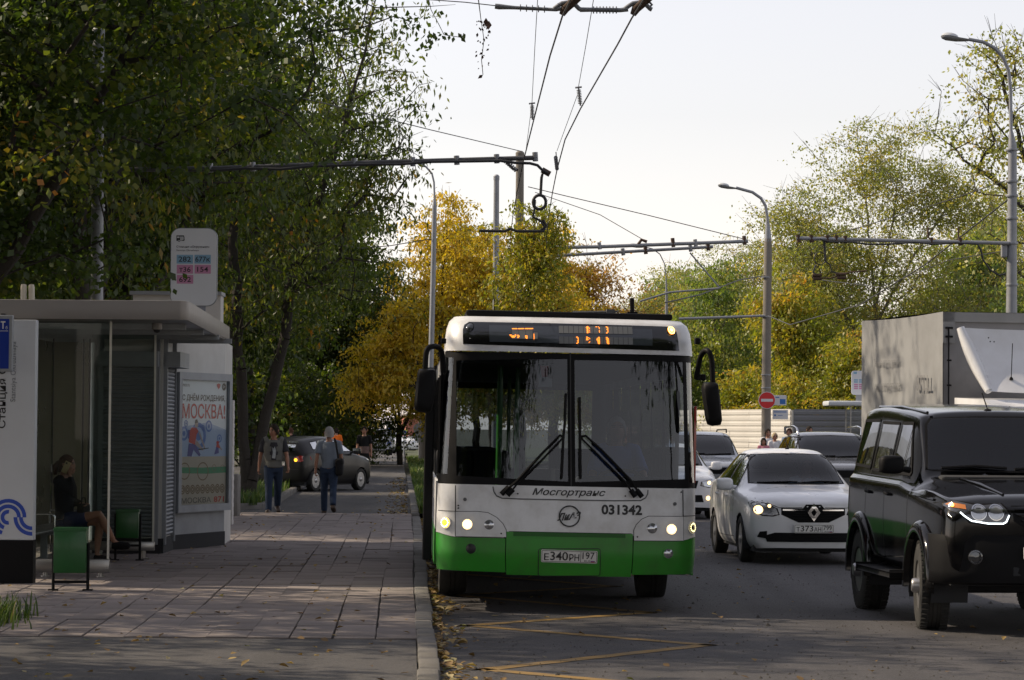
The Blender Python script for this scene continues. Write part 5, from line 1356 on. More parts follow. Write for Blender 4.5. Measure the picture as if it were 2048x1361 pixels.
# ---------------- the truck
def truck():
    c0 = P(1885, 860, 44.0)
    root = thing('truck', 'truck with a grey tarpaulin box and white wind deflector behind the black off-roader', 'truck', (c0.x, 44.0, 0), R(11.5))
    bw, bl, zb, zt = 2.3, 4.0, 1.05, 3.68
    M_tarp = mat('tarpaulin', (0.24, 0.245, 0.25), 0.75, var=0.12, scale=2, dirt=0.6, dirtcol=(0.16, 0.16, 0.16), dscale=1.4)
    M_tarpf = mat('tarpaulin_front', (0.2, 0.2, 0.21), 0.7, var=0.12, scale=3, dirt=0.5, dirtcol=(0.1, 0.1, 0.1), dscale=1.4)
    # side sheet with folds and sag
    mb = MB(); nx, nz = 60, 34
    def sheet_(x, yf, n):
        vs = []; fs = []
        for i in range(nx + 1):
            for j in range(nz + 1):
                u = i / nx; v = j / nz
                low = (1 - v) ** 1.7
                fold = 0.035 * low * math.sin(u * 38 + 3 * math.sin(u * 9)) + 0.018 * math.sin(u * 13 + v * 5) * (1 - v) + 0.012 * math.sin(v * 40 + u * 6) * low
                rib = -0.02 * math.sin(u * math.pi * 4) ** 2
                ed = min(1, 12 * u, 12 * (1 - u), 8 * (1 - v))
                vs.append((x, u * bl, zb + v * (zt - zb)) if False else (x + n * (fold + rib) * ed, u * bl, zb + v * (zt - zb) - 0.03 * math.sin(u * math.pi) * v))
        for i in range(nx):
            for j in range(nz): fs.append((i * (nz + 1) + j, (i + 1) * (nz + 1) + j, (i + 1) * (nz + 1) + j + 1, i * (nz + 1) + j + 1))
        mb.add(vs, fs)
    sheet_(0.0, 0, -1); sheet_(bw, 0, 1)
    mb.add([(0, 0, zt), (bw, 0, zt), (bw, bl, zt), (0, bl, zt)], [(0, 1, 2, 3)]); mb.add([(0, bl, zb), (bw, bl, zb), (bw, bl, zt), (0, bl, zt)], [(0, 1, 2, 3)])
    tarp = mb.build('tarpaulin', M_tarp, root, smooth=60)
    mb = MB(); patch(mb, [(0.02, zb), (bw - 0.02, zb), (bw - 0.02, zt - 0.01), (0.02, zt - 0.01)], plane_map((0, 0.02, 0), (1, 0, 0), (0, 0, 1), (0, -1, 0)), 0.5, 0.0); mb.build('front_sheet', M_tarpf, root)
    mb = MB(); mb.box(0.0, 0.2, -0.012, 0.0, zt - 0.5, zt - 0.005); mb.box(0.0, bw, -0.012, 0.0, zt - 0.16, zt - 0.006); mb.build('corner_flap', M_tarp, root)
    mb = MB(); mb.tube([(0.09, -0.03, zb), (0.09, -0.03, zt - 0.25)], 0.012, 6)
    for z in (zt - 0.26, zt - 0.40): mb.tube([(0.04, -0.02, z), (0.16, -0.02, z)], 0.018, 6)
    for z in (2.9, 2.5, 2.1, 1.7): mb.tube([(0.06, -0.04, z), (0.13, -0.04, z)], 0.016, 6)
    mb.build('tarp_lacing', M_black, root)
    mb = MB(); mp = plane_map((-0.035, bl, 0), (0, -1, 0), (0, 0, 1), (-1, 0, 0))
    M_faded = mat('faded_print', (0.17, 0.17, 0.175), 0.8, var=0.3, scale=20)
    for tx, ft in (('STILL', (2.88, 2.42, 3.5, 2.68)), ('Техника для движения', (0.75, 2.84, 2.0, 2.99)), ('интеллектуальное', (0.8, 2.42, 2.1, 2.57))):
        mb = MB(); text(mb, tx, 1, mp, fit=ft, bold=0.012 if tx == 'STILL' else 0); mb.build('tarp_lettering', M_faded, tarp)
    mb = MB(); mb.box(0.02, bw - 0.02, 0, bl, zb - 0.1, zb - 0.002, bev=0.01); mb.box(0.4, 0.55, -2.3, bl, zb - 0.32, zb - 0.11); mb.box(bw - 0.55, bw - 0.4, -2.3, bl, zb - 0.32, zb - 0.11); mb.build('chassis', M_black, root)
    # cab
    mb = MB(); prof = [(-0.22, 0.6), (-2.3, 0.6), (-2.42, 0.75), (-2.42, 1.25), (-2.25, 1.45), (-1.75, 2.15), (-1.5, 2.26), (-0.22, 2.3)]
    n = len(prof); vs = [(0.12, y, z) for y, z in prof] + [(bw - 0.12, y, z) for y, z in prof]
    fs = [tuple(range(n)), tuple(range(2 * n - 1, n - 1, -1))] + [(i, (i + 1) % n, n + (i + 1) % n, n + i) for i in range(n)]
    mb.add(vs, fs); mb.build('cab', M_white, root)
    mb = MB(); mb.add([(0.22, -2.19, 1.56), (bw - 0.22, -2.19, 1.56), (bw - 0.28, -1.79, 2.12), (0.28, -1.79, 2.12)], [(0, 1, 2, 3)]); mb.build('windshield', G_dark, root)
    mb = MB(); mb.add([(0.114, -2.05, 1.5), (0.114, -1.72, 2.05), (0.114, -0.9, 2.08), (0.114, -0.9, 1.5)], [(0, 1, 2, 3)]); mb.build('side_window', G_dark, root)
    # wind deflector on the cab roof: a dished shell with thick rim
    mb = MB(); nx, nz = 22, 14; vs = []; fs = []
    def dpt(u, v, o):
        w0 = 1.13 - 0.20 * (1 - v) + 0.06 * v * v
        x = bw / 2 + (u * 2 - 1) * w0
        y = -1.6 + 0.85 * v - 0.3 * v * v + 0.12 * (u * 2 - 1) ** 2 + o
        z = 2.36 + 1.0 * v + 0.03 * (u * 2 - 1) ** 2
        return (x, y, z)
    for o in (0.0, 0.07):
        b = len(vs)
        for i in range(nx + 1):
            for j in range(nz + 1): vs.append(dpt(i / nx, j / nz, o))
        for i in range(nx):
            for j in range(nz):
                q = (b + i * (nz + 1) + j, b + (i + 1) * (nz + 1) + j, b + (i + 1) * (nz + 1) + j + 1, b + i * (nz + 1) + j + 1); fs.append(q if o == 0 else q[::-1])
    N = (nx + 1) * (nz + 1)
    rim = [i * (nz + 1) for i in range(nx + 1)] + [nx * (nz + 1) + j for j in range(1, nz + 1)] + [i * (nz + 1) + nz for i in range(nx - 1, -1, -1)] + [j for j in range(nz - 1, 0, -1)]
    for a, b in zip(rim, rim[1:] + rim[:1]): fs.append((a, a + N, b + N, b))
    mb.add(vs, fs); de = mb.build('wind_deflector', M_white, root, smooth=45)
    mb = MB()
    for u in (0.0, 1.0): mb = MB(); mb.tube([Vector(dpt(u, v / 8, 0.04)) for v in range(9)], [0.06 + 0.045 * abs(math.sin(v / 8 * 3.1)) for v in range(9)], 8); mb.build('deflector_edge', M_white, de, smooth=60)
    mb = MB(); q = Vector(dpt(0.22, 0.22, -0.012)); mb.lathe([(0.03, 0), (0.03, 0.02), (0.012, 0.05)], 10, T(*q) @ T(0, 0, -0.02)); mb.tube([q, q + Vector((0.02, 0.0, 0.55))], 0.007, 5)
    for (u, v) in ((0.16, 0.86), (0.163, 0.8), (0.35, 0.12), (0.35, 0.05), (0.19, 0.8)):
        p = Vector(dpt(u, v, -0.003)); mb.lathe([(0.012, 0), (0.001, 0.004)], 8, T(*p) @ RX(R(90)))
    mb.build('antenna', M_black, de)
    for (x, y) in ((0.25, -1.75), (bw - 0.25, -1.75), (0.3, 2.9), (bw - 0.3, 2.9)): make_wheel(root, 0, 0, 0.38, 0.25, 0, 0.6).location = (x, y, 0)
    return root
truck()
# ------------------------------------------------------------------ the city bus
BUSY, BUSPX = 26.2, 210.0
bus0 = P(1135, 860, BUSY)
BUS = thing('bus', 'white and green city bus with unlit route display, pulled in at the kerb', 'bus', (bus0.x, BUSY, 0), ROADA, None, rot=(0, R(0.75), ROADA))
_us = [0.0]; _xy = [(0.0, 0.0)]
for k in range(1, 15): _xy.append((0.07 * k, 0.075 * (0.07 * k / 0.98) ** 2))
xc, yc_, rc = 0.98, 0.075, 0.27
a0 = math.atan(2 * 0.075 / 0.98)
for k in range(1, 13):
    a = a0 + (R(90) - a0) * k / 12
    _xy.append((xc + rc * (math.sin(a) - math.sin(a0)), yc_ + rc * (math.cos(a0) - math.cos(a))))
_xe = _xy[-1][0]
_xy = [(x * 1.25 / _xe, y) for x, y in _xy]
for k in range(1, 60): _xy.append((1.25, _xy[26][1] + 0.2 * k))
for a, b in zip(_xy[:-1], _xy[1:]): _us.append(_us[-1] + math.hypot(b[0] - a[0], b[1] - a[1]))
_us = np.array(_us); _px = np.array([p[0] for p in _xy]); _py = np.array([p[1] for p in _xy])
UC = float(_us[26])                                   # where the corner ends and the side begins
_zs = [0.30, 0.40, 0.55, 0.75, 1.2, 2.47, 2.60, 2.70, 2.77, 2.815]
_sx = [0.975, 0.99, 1.0, 1.0, 0.995, 0.957, 0.95, 0.94, 0.922, 0.885]
_ys = [0.06, 0.03, 0.0, 0.0, 0.03, 0.17, 0.20, 0.25, 0.31, 0.42]
def bus_pt(u, z):
    s = -1 if u < 0 else 1; a = abs(u)
    x = float(np.interp(a, _us, _px)); y = float(np.interp(a, _us, _py)); sx = float(np.interp(z, _zs, _sx)); ys = float(np.interp(z, _zs, _ys))
    front = max(0.0, min(1.0, 1 - (a - UC) / 2.0))
    return Vector((s * x * sx, y + ys * front, z))
def BF(u, z, off):
    p = bus_pt(u, z); du = bus_pt(u + 0.01, z) - bus_pt(u - 0.01, z); dz = bus_pt(u, z + 0.01) - bus_pt(u, z - 0.01)
    n = du.cross(dz)
    return p + n.normalized() * off
def BX(x, z): return math.copysign(float(np.interp(min(abs(x) / float(np.interp(z, _zs, _sx)), 1.2499), _px[:27], _us[:27])), x)
_ct, _st = math.cos(R(1.2)), math.sin(R(1.2))
def bloc(px, py):
    dx, dy = px - 1135, 860 - py
    return ((dx * _ct - dy * _st) / BUSPX, 1.75 + (dx * _st + dy * _ct) / BUSPX)
def Bp(pts, k=1.0, ox=0, oy=0):
    """points read off the photograph (zoomed by k from ox, oy) -> (u, z) on the bus front"""
    out = []
    for x, y in pts:
        X, Z = bloc(ox + x / k, oy + y / k); out.append((BX(X, Z), Z))
    return out
Z5 = (3.232, 820, 940); Z4 = (3.303, 820, 600)
def blay(name, poly, m, off=0.003, depth=0.012, res=0.1, parent=None, holes=(), smooth=40):
    mb = MB(); patch(mb, poly, BF, res, off, depth, holes=holes); return mb.build(name, m, parent or BUS, smooth=smooth)
def bline(name, pts, w, m, off=0.004, parent=None, res=0.05):
    mb = MB(); P2 = []
    for a, b in zip(pts[:-1], pts[1:]):
        n = max(1, int(math.hypot(b[0] - a[0], b[1] - a[1]) / res)); P2 += [(a[0] + (b[0] - a[0]) * k / n, a[1] + (b[1] - a[1]) * k / n) for k in range(n)]
    P2.append(pts[-1])
    for i, p in enumerate(P2):
        a = P2[max(0, i - 1)]; b = P2[min(len(P2) - 1, i + 1)]; t = Vector((b[0] - a[0], b[1] - a[1])).normalized()
        mb.v += [tuple(BF(p[0] - t.y * w / 2, p[1] + t.x * w / 2, off)), tuple(BF(p[0] + t.y * w / 2, p[1] - t.x * w / 2, off))]
    for i in range(len(P2) - 1): mb.f.append((2 * i + 1, 2 * i, 2 * i + 2, 2 * i + 3)); mb.mi.append(0)
    return mb.build(name, m, parent or BUS)
def grid_panel(name, u0, u1, zf0, zf1, m, off=0.0, nu=40, nz=8, parent=None):
    """panel between two height lines zf0(u), zf1(u)"""
    mb = MB()
    for i in range(nu + 1):
        u = u0 + (u1 - u0) * i / nu
        for j in range(nz + 1):
            z = zf0(u) + (zf1(u) - zf0(u)) * j / nz; mb.v.append(tuple(BF(u, z, off)))
    for i in range(nu):
        for j in range(nz):
            a = i * (nz + 1) + j; mb.f.append((a, a + nz + 1, a + nz + 2, a + 1)); mb.mi.append(0)
    return mb.build(name, m, parent or BUS, smooth=50)
ZGR, ZWB, ZWT = 0.72, 1.205, 2.475
cz = lambda z: (lambda u: z)
UE = UC + 0.12
# lower skirt in three mouldings with joints between them
uL, uR = BX(bloc(1007, 1080)[0], 0.6), BX(bloc(1262, 1080)[0], 0.6)
gt_ = lambda u: 0.70 + (0.035 if abs(u) > UC - 0.32 else 0) * min(1, (abs(u) - UC + 0.32) / 0.2 if abs(u) > UC - 0.32 else 0)
def zb_(u): return 0.365 + 0.02 * min(1, abs(u) / 1.2)
grid_panel('bumper', -UE, uL - 0.004, zb_, gt_, M_green, 0.0, 24, 8)
grid_panel('bumper', uR + 0.004, UE, zb_, gt_, M_green, 0.0, 24, 8)
grid_panel('bumper', uL + 0.004, uR - 0.004, lambda u: 0.355, lambda u: 0.765, M_green, 0.003, 24, 8)
mb = MB(); mb.box(-1.0, 1.0, 0.3, 11.5, 0.38, 0.5); mb.build('underbody', M_int, BUS)
# white front
grid_panel('front_panel', -UE, UE, lambda u: gt_(u) + 0.004 if (u < uL or u > uR) else 0.77, cz(ZWB), M_buswhite, 0.0, 60, 6)
hl = Bp([(283, 275), (420, 274), (490, 282), (545, 312), (585, 352), (605, 392), (606, 437), (283, 432)], *Z5)
hr = Bp([(1435, 460), (1434, 395), (1450, 360), (1485, 325), (1530, 306), (1757, 309), (1757, 464)], *Z5)
for pl in (hl, hr):
    blay('headlight_panel', pl, M_buswhite, 0.008, 0.012)
    bline('panel_gap', pl + [pl[0]], 0.012, M_ink, 0.0035)
for x0, y0, y1 in ((281, 105, 432), (1758, 135, 464)): bline('panel_gap', Bp([(x0, y0), (x0, y1)], *Z5), 0.010, M_ink, 0.004)
for pts in ([(170, 268), (281, 272)], [(1758, 306), (1862, 303)]): bline('panel_gap', Bp(pts, *Z5), 0.006, M_ink, 0.004)
bline('panel_groove', Bp([(522, 112), (528, 145), (545, 172), (580, 187), (700, 192), (1000, 198), (1300, 204), (1480, 203), (1512, 185), (1525, 160), (1527, 135)], *Z5), 0.012, M_intgrey, 0.0035)
for x, y in ((342, 195), (1703, 226)):
    (u, z), = Bp([(x, y)], *Z5); mb = MB(); patch(mb, circle2(u, z, 0.017, 12), BF, 0.1, 0.012, 0.012); mb.build('bolt_cap', M_intgrey, BUS)
for x, y in ((300, 235), (575, 414), (1455, 437), (1744, 150), (682, 158), (1378, 174), (300, 252)):
    (u, z), = Bp([(x, y)], *Z5); mb = MB(); patch(mb, circle2(u, z, 0.008, 8), BF, 0.1, 0.013, 0.006); mb.build('bolt', M_ink, BUS)
# air slot and plate recess in the green moulding
blay('air_slot', Bp([(650, 403), (1380, 417), (1380, 447), (650, 433)], *Z5), mat('dark_green', (0.012, 0.10, 0.01), 0.6), 0.006, 0.0, res=0.12)
bline('slot_edge', Bp([(650, 403), (650, 433), (1380, 447), (1380, 417)], *Z5), 0.01, M_green, 0.012)
pr_ = Bp(rrect(815, 512, 1213, 686, 14, 3), *Z5)
blay('plate_recess', pr_, M_green, 0.012, 0.014, res=0.12)
bline('plate_recess_edge', pr_ + [pr_[0]], 0.007, M_ink, 0.0125)
(u0, z0), = Bp([(1013, 561)], *Z5)
number_plate(BUS, lambda a, b, o: BF(u0 + a * math.cos(R(0.6)) + b * math.sin(R(0.6)), z0 + b * math.cos(R(0.6)) - a * math.sin(R(0.6)), o + 0.014), ('Е', '340', 'РН'), '197', 1.03)
# lamps
def blamp(x, y, r, lens, name, lit=None, rings=0, Z=Z5, ring=M_buswhite):
    (u, z), = Bp([(x, y)], *Z); return lamp_round(BUS, lambda a, b, o: BF(a, b, o + 0.009), u, z, r / Z[0] / BUSPX, lens, name, ring, lit, rings)
blamp(357, 356, 33, E_warm, 'headlight', E_hot); blamp(1679, 390, 33, E_warm, 'headlight', E_hot)
blamp(497, 358, 33, M_lens, 'headlight'); blamp(1552, 383, 35, M_lens, 'headlight')
blamp(219, 346, 35, E_amber, 'turn_signal', None, 12); blamp(1817, 381, 35, M_lensdark, 'turn_signal', None, 13)
blamp(380, 512, 34, M_ink, 'fog_light_hole', ring=M_green); blamp(1658, 546, 32, M_lens, 'fog_light', ring=M_green)
# lettering
mb = MB()
bm_ = lambda x0, y0, x1, y1: (lambda a, b: (a[0], b[1], b[0], a[1]))(*Bp([(x0, y0), (x1, y1)], *Z5))
def tilt(fx0, fz0, sl): return lambda u, v, o: BF(u, v - (u - fx0) * sl, o)
f_ = Bp([(775, 178), (1250, 131)], *Z5); text(mb, 'Мосгортранс', 1, tilt(f_[0][0], 0, -0.003), fit=(f_[0][0], f_[0][1], f_[1][0], f_[1][1]), shear=0.32, bold=0.018, off=0.0045)
mb.build('operator_lettering', M_ink, BUS)
mb = MB(); f_ = Bp([(1222, 293), (1488, 233)], *Z5); text(mb, '031342', 1, BF, fit=(f_[0][0], f_[0][1], f_[1][0], f_[1][1]), bold=0.035, off=0.0045); mb.build('fleet_number', M_ink, BUS)
(lu, lz), = Bp([(1015, 303)], *Z5); lr = 70 / 3.232 / BUSPX
mb = MB(); patch(mb, circle2(lu, lz, lr, 40), BF, 0.1, 0.012, 0.01, holes=[circle2(lu, lz, lr * 0.87, 40)])
text(mb, 'ЛиАЗ', 1, tilt(lu, 0, -0.1), fit=(lu - lr * 1.12, lz - lr * 0.36, lu + lr * 1.05, lz + lr * 0.36), shear=0.35, bold=0.03, off=0.013)
mb.build('maker_badge', M_ink, BUS)
# windscreen: black band, two panes, corner panes
wl = lambda pts: Bp(pts, *Z4)
band = [(-UE, ZWB + 0.004), (UE, ZWB + 0.004), (UE, ZWT), (-UE, ZWT)]
gL = wl([(292, 400), (1030, 392), (1030, 1205), (292, 1165)]); gR = wl([(1078, 398), (1812, 410), (1818, 1190), (1078, 1208)])
gcl = [(-UC - 0.02, 1.3), (gL[0][0] - 0.035, 1.3), (gL[0][0] - 0.035, 2.42), (-UC - 0.02, 2.42)]
gcr = [(gR[1][0] + 0.045, 1.26), (UC + 0.02, 1.26), (UC + 0.02, 2.42), (gR[1][0] + 0.045, 2.42)]
blay('windshield_frame', band, M_black, 0.0, 0.01, 0.09, holes=[gL, gR, gcl, gcr])
for g_ in (gL, gR): blay('windshield', shrink(g_, -0.012), G_bus, -0.004, 0.0, 0.09)
for g_ in (gcl, gcr): blay('corner_window', shrink(g_, -0.012), G_bus, -0.004, 0.0, 0.07)
bline('windshield_joint', wl([(1050, 345), (1050, 1236)]), 0.012, M_ink, 0.006)
# white cap with the destination display
nu = 60; mb = MB(); zl = [ZWT + 0.006, 2.52, 2.56, 2.60, 2.65, 2.70, 2.74, 2.77, 2.795, 2.812, 2.82]
for i in range(nu + 1):
    u = -UE + 2 * UE * i / nu
    for z in zl: mb.v.append(tuple(BF(u, z, 0.012)))
    p = BF(u, 2.82, 0.0); mb.v.append((p.x * 0.92, p.y + 0.35, 2.835))
k = len(zl) + 1
for i in range(nu):
    for j in range(k - 1): a = i * k + j; mb.f.append((a, a + k, a + k + 1, a + 1)); mb.mi.append(0)
mb.build('front_cap', M_buswhite, BUS, smooth=60)
dp = wl([(342, 293), (341, 200), (352, 165), (382, 146), (900, 156), (1700, 176), (1745, 184), (1768, 212), (1780, 338), (1000, 318)])
disp = blay('destination_display', dp, mat('display_black', (0.006, 0.006, 0.007), 0.12, coat=1.0, rvar=0.03), 0.015, 0.006, 0.045)
M_dispw = mat('display_window', (0.035, 0.042, 0.052), 0.1, coat=1.0, rvar=0.03)
blay('display_window', wl([(516, 172), (1602, 198), (1600, 305), (516, 280)]), M_dispw, 0.021, 0.0, 0.045, parent=disp)
M_cell = mat('led_cell', (0.16, 0.165, 0.165), 0.5, var=0.1)
mbc = MB(); mbl = MB()
def cells(x0, y0, x1, y1, n, tilt_=0.0):
    w = (x1 - x0) / n
    for k in range(n):
        a = x0 + w * k + 1.5; b = x0 + w * (k + 1) - 1.5
        patch(mbc, wl([(a, y1 + tilt_ * (a - x0)), (b, y1 + tilt_ * (b - x0)), (b, y0 + tilt_ * (b - x0)), (a, y0 + tilt_ * (a - x0))]), BF, 0.3, 0.026)
def leds(x, y, rows, s=5.4):
    """dots of a broken matrix character; x, y top left in the zoomed reading"""
    for j, r in enumerate(rows):
        for i, ch in enumerate(r):
            if ch != '.':
                X, Y = x + i * s, y + j * s; patch(mbl, wl([(X, Y + s * 0.8), (X + s * 0.8, Y + s * 0.8), (X + s * 0.8, Y), (X, Y)]), BF, 0.3, 0.03)
cells(975, 180, 1470, 226, 15, 0.012); cells(975, 249, 1470, 293, 15, 0.012)
cells(664, 197, 802, 262, 3, 0.01); cells(806, 222, 836, 264, 1)
leds(1157, 185, ['.##..', '####.', '.##.#', '.##..', '.##.#', '.##..', '.##.#', '.##..'])
leds(1222, 186, ['##.#.', '....#', '....#', '.....', '....#', '....#', '....#'])
leds(1290, 186, ['##.', '.##', '..#', '.##', '..#', '..#', '.##', '##.'])
leds(1090, 252, ['##..', '.##.', '..#.', '..#.', '.##.', '..#.', '.##.', '##..'])
leds(1156, 252, ['##...', '.###.', '##..#', '###..', '.....', '....#', '...#.'])
leds(1226, 254, ['..##', '.###', '##.#', '####', '.###', '..##', '.###', '..##'])
leds(1288, 254, ['##..', '.##.', '####', '.##.', '.###', '.##.', '.###', '..##'])
leds(648, 238, ['###....##', '.##.##.##', '..######.', '...####..'], 5)
leds(700, 240, ['##.', '###', '.##', '##.'], 5); leds(752, 244, ['###', '#.#', '###', '.##'], 5); leds(808, 232, ['#', '#', '#', '#', '#', '#', '#'], 5)
leds(666, 196, ['#######.########.###########'], 5)
mbc.build('led_cells', M_cell, disp)['kind'] = 'stuff'; mbl.build('lit_leds', E_orange, disp)['kind'] = 'stuff'
lamp_kw = dict(Z=Z4)
def cap_lamp(x, y, r, lens, lit):
    (u, z), = Bp([(x, y)], *Z4); f = lambda a, b, o: BF(a, b, o + 0.016); rr = r / 3.303 / BUSPX
    o = lamp_round(BUS, f, u, z, rr, lens, 'marker_light', M_black)
    if lit:
        mb = MB(); patch(mb, circle2(u, z, rr * 0.9, 24), f, 0.1, 0.018, holes=[circle2(u, z, rr * 0.66, 24)]); patch(mb, circle2(u, z, rr * 0.42, 16), f, 0.1, 0.019); mb.build('lit_ring', mat('lit_marker', (1, .7, .2), emit=(1.0, 0.62, 0.12), estr=7), o)
cap_lamp(385, 183, 25, M_lensdark, False); cap_lamp(1730, 208, 25, M_amber, True)
# roof, sides and back
mb = MB(); secs = [0.55, 2, 6, 11.9]
for y in secs:
    for x, z in ((-1.175, 2.45), (-1.16, 2.6), (-1.10, 2.74), (-0.95, 2.82), (-0.4, 2.86), (0.4, 2.86), (0.95, 2.82), (1.10, 2.74), (1.16, 2.6), (1.175, 2.45)): mb.v.append((x, y, z - (0.02 if y < 1 else 0)))
for i in range(len(secs) - 1):
    for j in range(9): a = i * 10 + j; mb.f.append((a, a + 1, a + 11, a + 10)); mb.mi.append(0)
mb.build('roof', M_buswhite, BUS, smooth=60)
mb = MB(); mb.box(-1.0, 1.02, 0.62, 3.0, 2.835, 2.895, bev=0.02); mb.build('roof_hatch', M_black, BUS)
mb = MB(); mb.box(0.60, 0.70, 0.9, 1.0, 2.86, 2.92); mb.tube([(0.65, 0.95, 2.9), (0.645, 0.95, 3.06)], 0.022, 8); mb.build('roof_antenna', M_black, BUS)
mb = MB(); mb.tube([(0.05, 0.8, 2.9), (0.5, 0.75, 2.915)], 0.012, 6); mb.box(0.38, 0.46, 0.72, 0.8, 2.9, 2.935); mb.build('roof_bracket', M_intgrey, BUS)
for s in (-1, 1):
    yA = _xy[26][1] + 0.12
    mb = MB(); mb.box(s * 1.22, s * 1.245, yA if s > 0 else 1.75, 11.9, 0.72, 1.2); mb.build('side_panel', M_buswhite, BUS)
    mb = MB(); mb.box(s * 1.225, s * 1.25, yA if s > 0 else 1.75, 11.9, 0.36, 0.716); mb.build('side_skirt', M_green, BUS)
    mb = MB(); mb.box(s * 1.16, s * 1.19, yA + 0.1, 11.9, 2.3, 2.5); mb.build('side_header', M_buswhite, BUS)
    for i in range(7):
        y0_ = 1.85 + i * 1.44
        mb = MB(); mb.box(s * 1.19, s * 1.22, y0_ - 0.06, y0_ + 0.06, 1.204, 2.3); mb.build('window_pillar', M_black, BUS)
        mb = MB(); mb.add([(s * 1.215, y0_ + 0.065, 1.21), (s * 1.215, y0_ + 1.375, 1.21), (s * 1.18, y0_ + 1.375, 2.3), (s * 1.18, y0_ + 0.065, 2.3)], [(0, 1, 2, 3)]); mb.build('side_window', G_dark, BUS)
mb = MB(); mb.box(-1.2, 1.2, 11.9, 11.95, 0.4, 1.2); mb.box(-1.2, -1.0, 11.9, 11.95, 1.2, 2.6); mb.box(1.0, 1.2, 11.9, 11.95, 1.2, 2.6); mb.box(-1.0, 1.0, 11.9, 11.95, 2.3, 2.7); mb.build('rear_wall', M_int, BUS)
mb = MB(); mb.add([(-1, 11.92, 1.2), (1, 11.92, 1.2), (1, 11.92, 2.3), (-1, 11.92, 2.3)], [(0, 1, 2, 3)]); mb.build('rear_window', G_clear, BUS)
# red and beige strip on the offside edge
mb = MB(); mb.box(1.236, 1.262, 0.5, 1.0, 1.25, 2.0, bev=0.004); mb.build('side_reflector', M_red, BUS)
# open front door leaf folded out towards the kerb
mb = MB(); mb.box(-1.375, -1.29, 0.45, 1.05, 0.46, 2.32, bev=0.012); d_ = mb.build('door', M_black, BUS)
mb = MB(); mb.box(-1.35, -1.31, 1.06, 1.66, 0.46, 2.32, bev=0.01); mb.build('door', M_black, BUS)
# cabin: floor, ceiling, posts, driver's partition, seats
mb = MB(); mb.box(-1.18, 1.18, 0.5, 11.85, 0.36, 0.4); mb.build('cabin_floor', M_intgrey, BUS)
mb = MB(); mb.box(-1.12, 1.12, 0.6, 11.85, 2.38, 2.44); mb.build('ceiling', M_intgrey, BUS)
mb = MB(); mb.box(-1.05, 1.08, 0.30, 0.62, 0.4, 1.14, bev=0.05); mb.box(0.1, 1.05, 0.42, 0.8, 1.1, 1.3, bev=0.05); mb.build('dashboard', M_int, BUS, smooth=40)
mb = MB(); mb.box(-0.05, 1.15, 2.0, 2.04, 0.4, 1.25); mb.box(-0.07, -0.03, 1.0, 2.0, 0.4, 1.35); mb.build('partition', M_int, BUS)
M_gpost = mat('green_handrail', (0.04, 0.22, 0.03), 0.4, coat=0.4)
for x, y, z0_, z1_ in ((-0.62, 1.6, 0.4, 2.38), (-0.42, 2.3, 1.5, 2.38), (-0.35, 3.8, 0.4, 2.38), (0.3, 4.6, 0.4, 2.38), (-0.35, 6.5, 0.4, 2.38)):
    mb = MB(); mb.tube([(x, y, z0_), (x, y, z1_)], 0.022 if y > 2 else 0.03, 8); mb.build('handrail', M_gpost, BUS, smooth=60)
for s in (-1, 1):
    for y in (4.2, 5.0, 6.6, 7.4, 8.2, 9.6, 10.4):
        for x in ((0.55, 0.98) if s > 0 else (0.6, 1.02)):
            mb = MB(); mb.box(s * x - 0.2, s * x + 0.2, y, y + 0.4, 0.82, 0.9, bev=0.03); mb.box(s * x - 0.2, s * x + 0.2, y + 0.36, y + 0.43, 0.86, 1.5, bev=0.03); mb.build('passenger_seat', M_int, BUS, smooth=40)
mb = MB(); mb.box(0.32, 0.82, 1.15, 1.62, 0.85, 0.98, bev=0.05); mb.box(0.34, 0.8, 1.58, 1.7, 0.95, 1.62, bev=0.05); mb.build('driver_seat', M_int, BUS, smooth=40)
Ms = T(0.57, 0.82, 1.24) @ RX(R(28)); mb = MB(); mb.tube([Ms @ Vector((0.25 * math.cos(a), 0.25 * math.sin(a), 0)) for a in [k * math.pi / 12 for k in range(25)]], 0.018, 6)
mb.box(-0.24, 0.24, -0.03, 0.03, -0.02, 0.01, Ms); mb.build('steering_wheel', M_black, BUS, smooth=50)
pm = plane_map((0, 0.0, 0), (1, 0, 0), (0, 0, 1), (0, -1, 0))
def paper(px, py, pts, m, y):
    mb = MB(); q = [bloc(820 + a / 3.303, 600 + b / 3.303) for a, b in pts]; mb.add([(x, y, z) for x, z in q], [tuple(range(len(q)))]); return mb.build('notice_sheet', m, BUS)
M_paper = mat('notice_paper', (0.5, 0.52, 0.53), 0.8, var=0.08)
paper(0, 0, [(843, 575), (935, 575), (935, 520), (905, 512), (911, 430), (843, 430)], M_paper, 0.34)
paper(0, 0, [(866, 510), (903, 510), (911, 434), (853, 432)], mat('red_notice', (0.5, 0.05, 0.07), 0.8), 0.33)
# wipers: pairs of parallel arms and an upright blade
def barm(pts, r, name='wiper', parent=None):
    mb = MB(); q = Bp(pts, *Z4); mb.tube([BF(u, z, 0.05) for u, z in q], r, 6); return mb.build(name, M_black, parent or BUS, smooth=50)
w1 = barm([(600, 1282), (690, 1205), (850, 1030), (975, 902), (1005, 915)], 0.013)
for k in ([(640, 1290), (700, 1215), (860, 1060), (990, 925), (1003, 905)],): barm(k, 0.010, 'wiper_link', w1)
barm([(1018, 625), (1010, 800), (998, 930), (985, 1185)], 0.014, 'wiper_blade', w1)
w2 = barm([(1510, 1305), (1440, 1200), (1250, 1000), (1145, 905), (1112, 912)], 0.013)
for k in ([(1468, 1305), (1400, 1205), (1215, 1020), (1125, 930), (1110, 905)],): barm(k, 0.010, 'wiper_link', w2)
barm([(1107, 650), (1108, 800), (1108, 930), (1110, 1185)], 0.014, 'wiper_blade', w2)
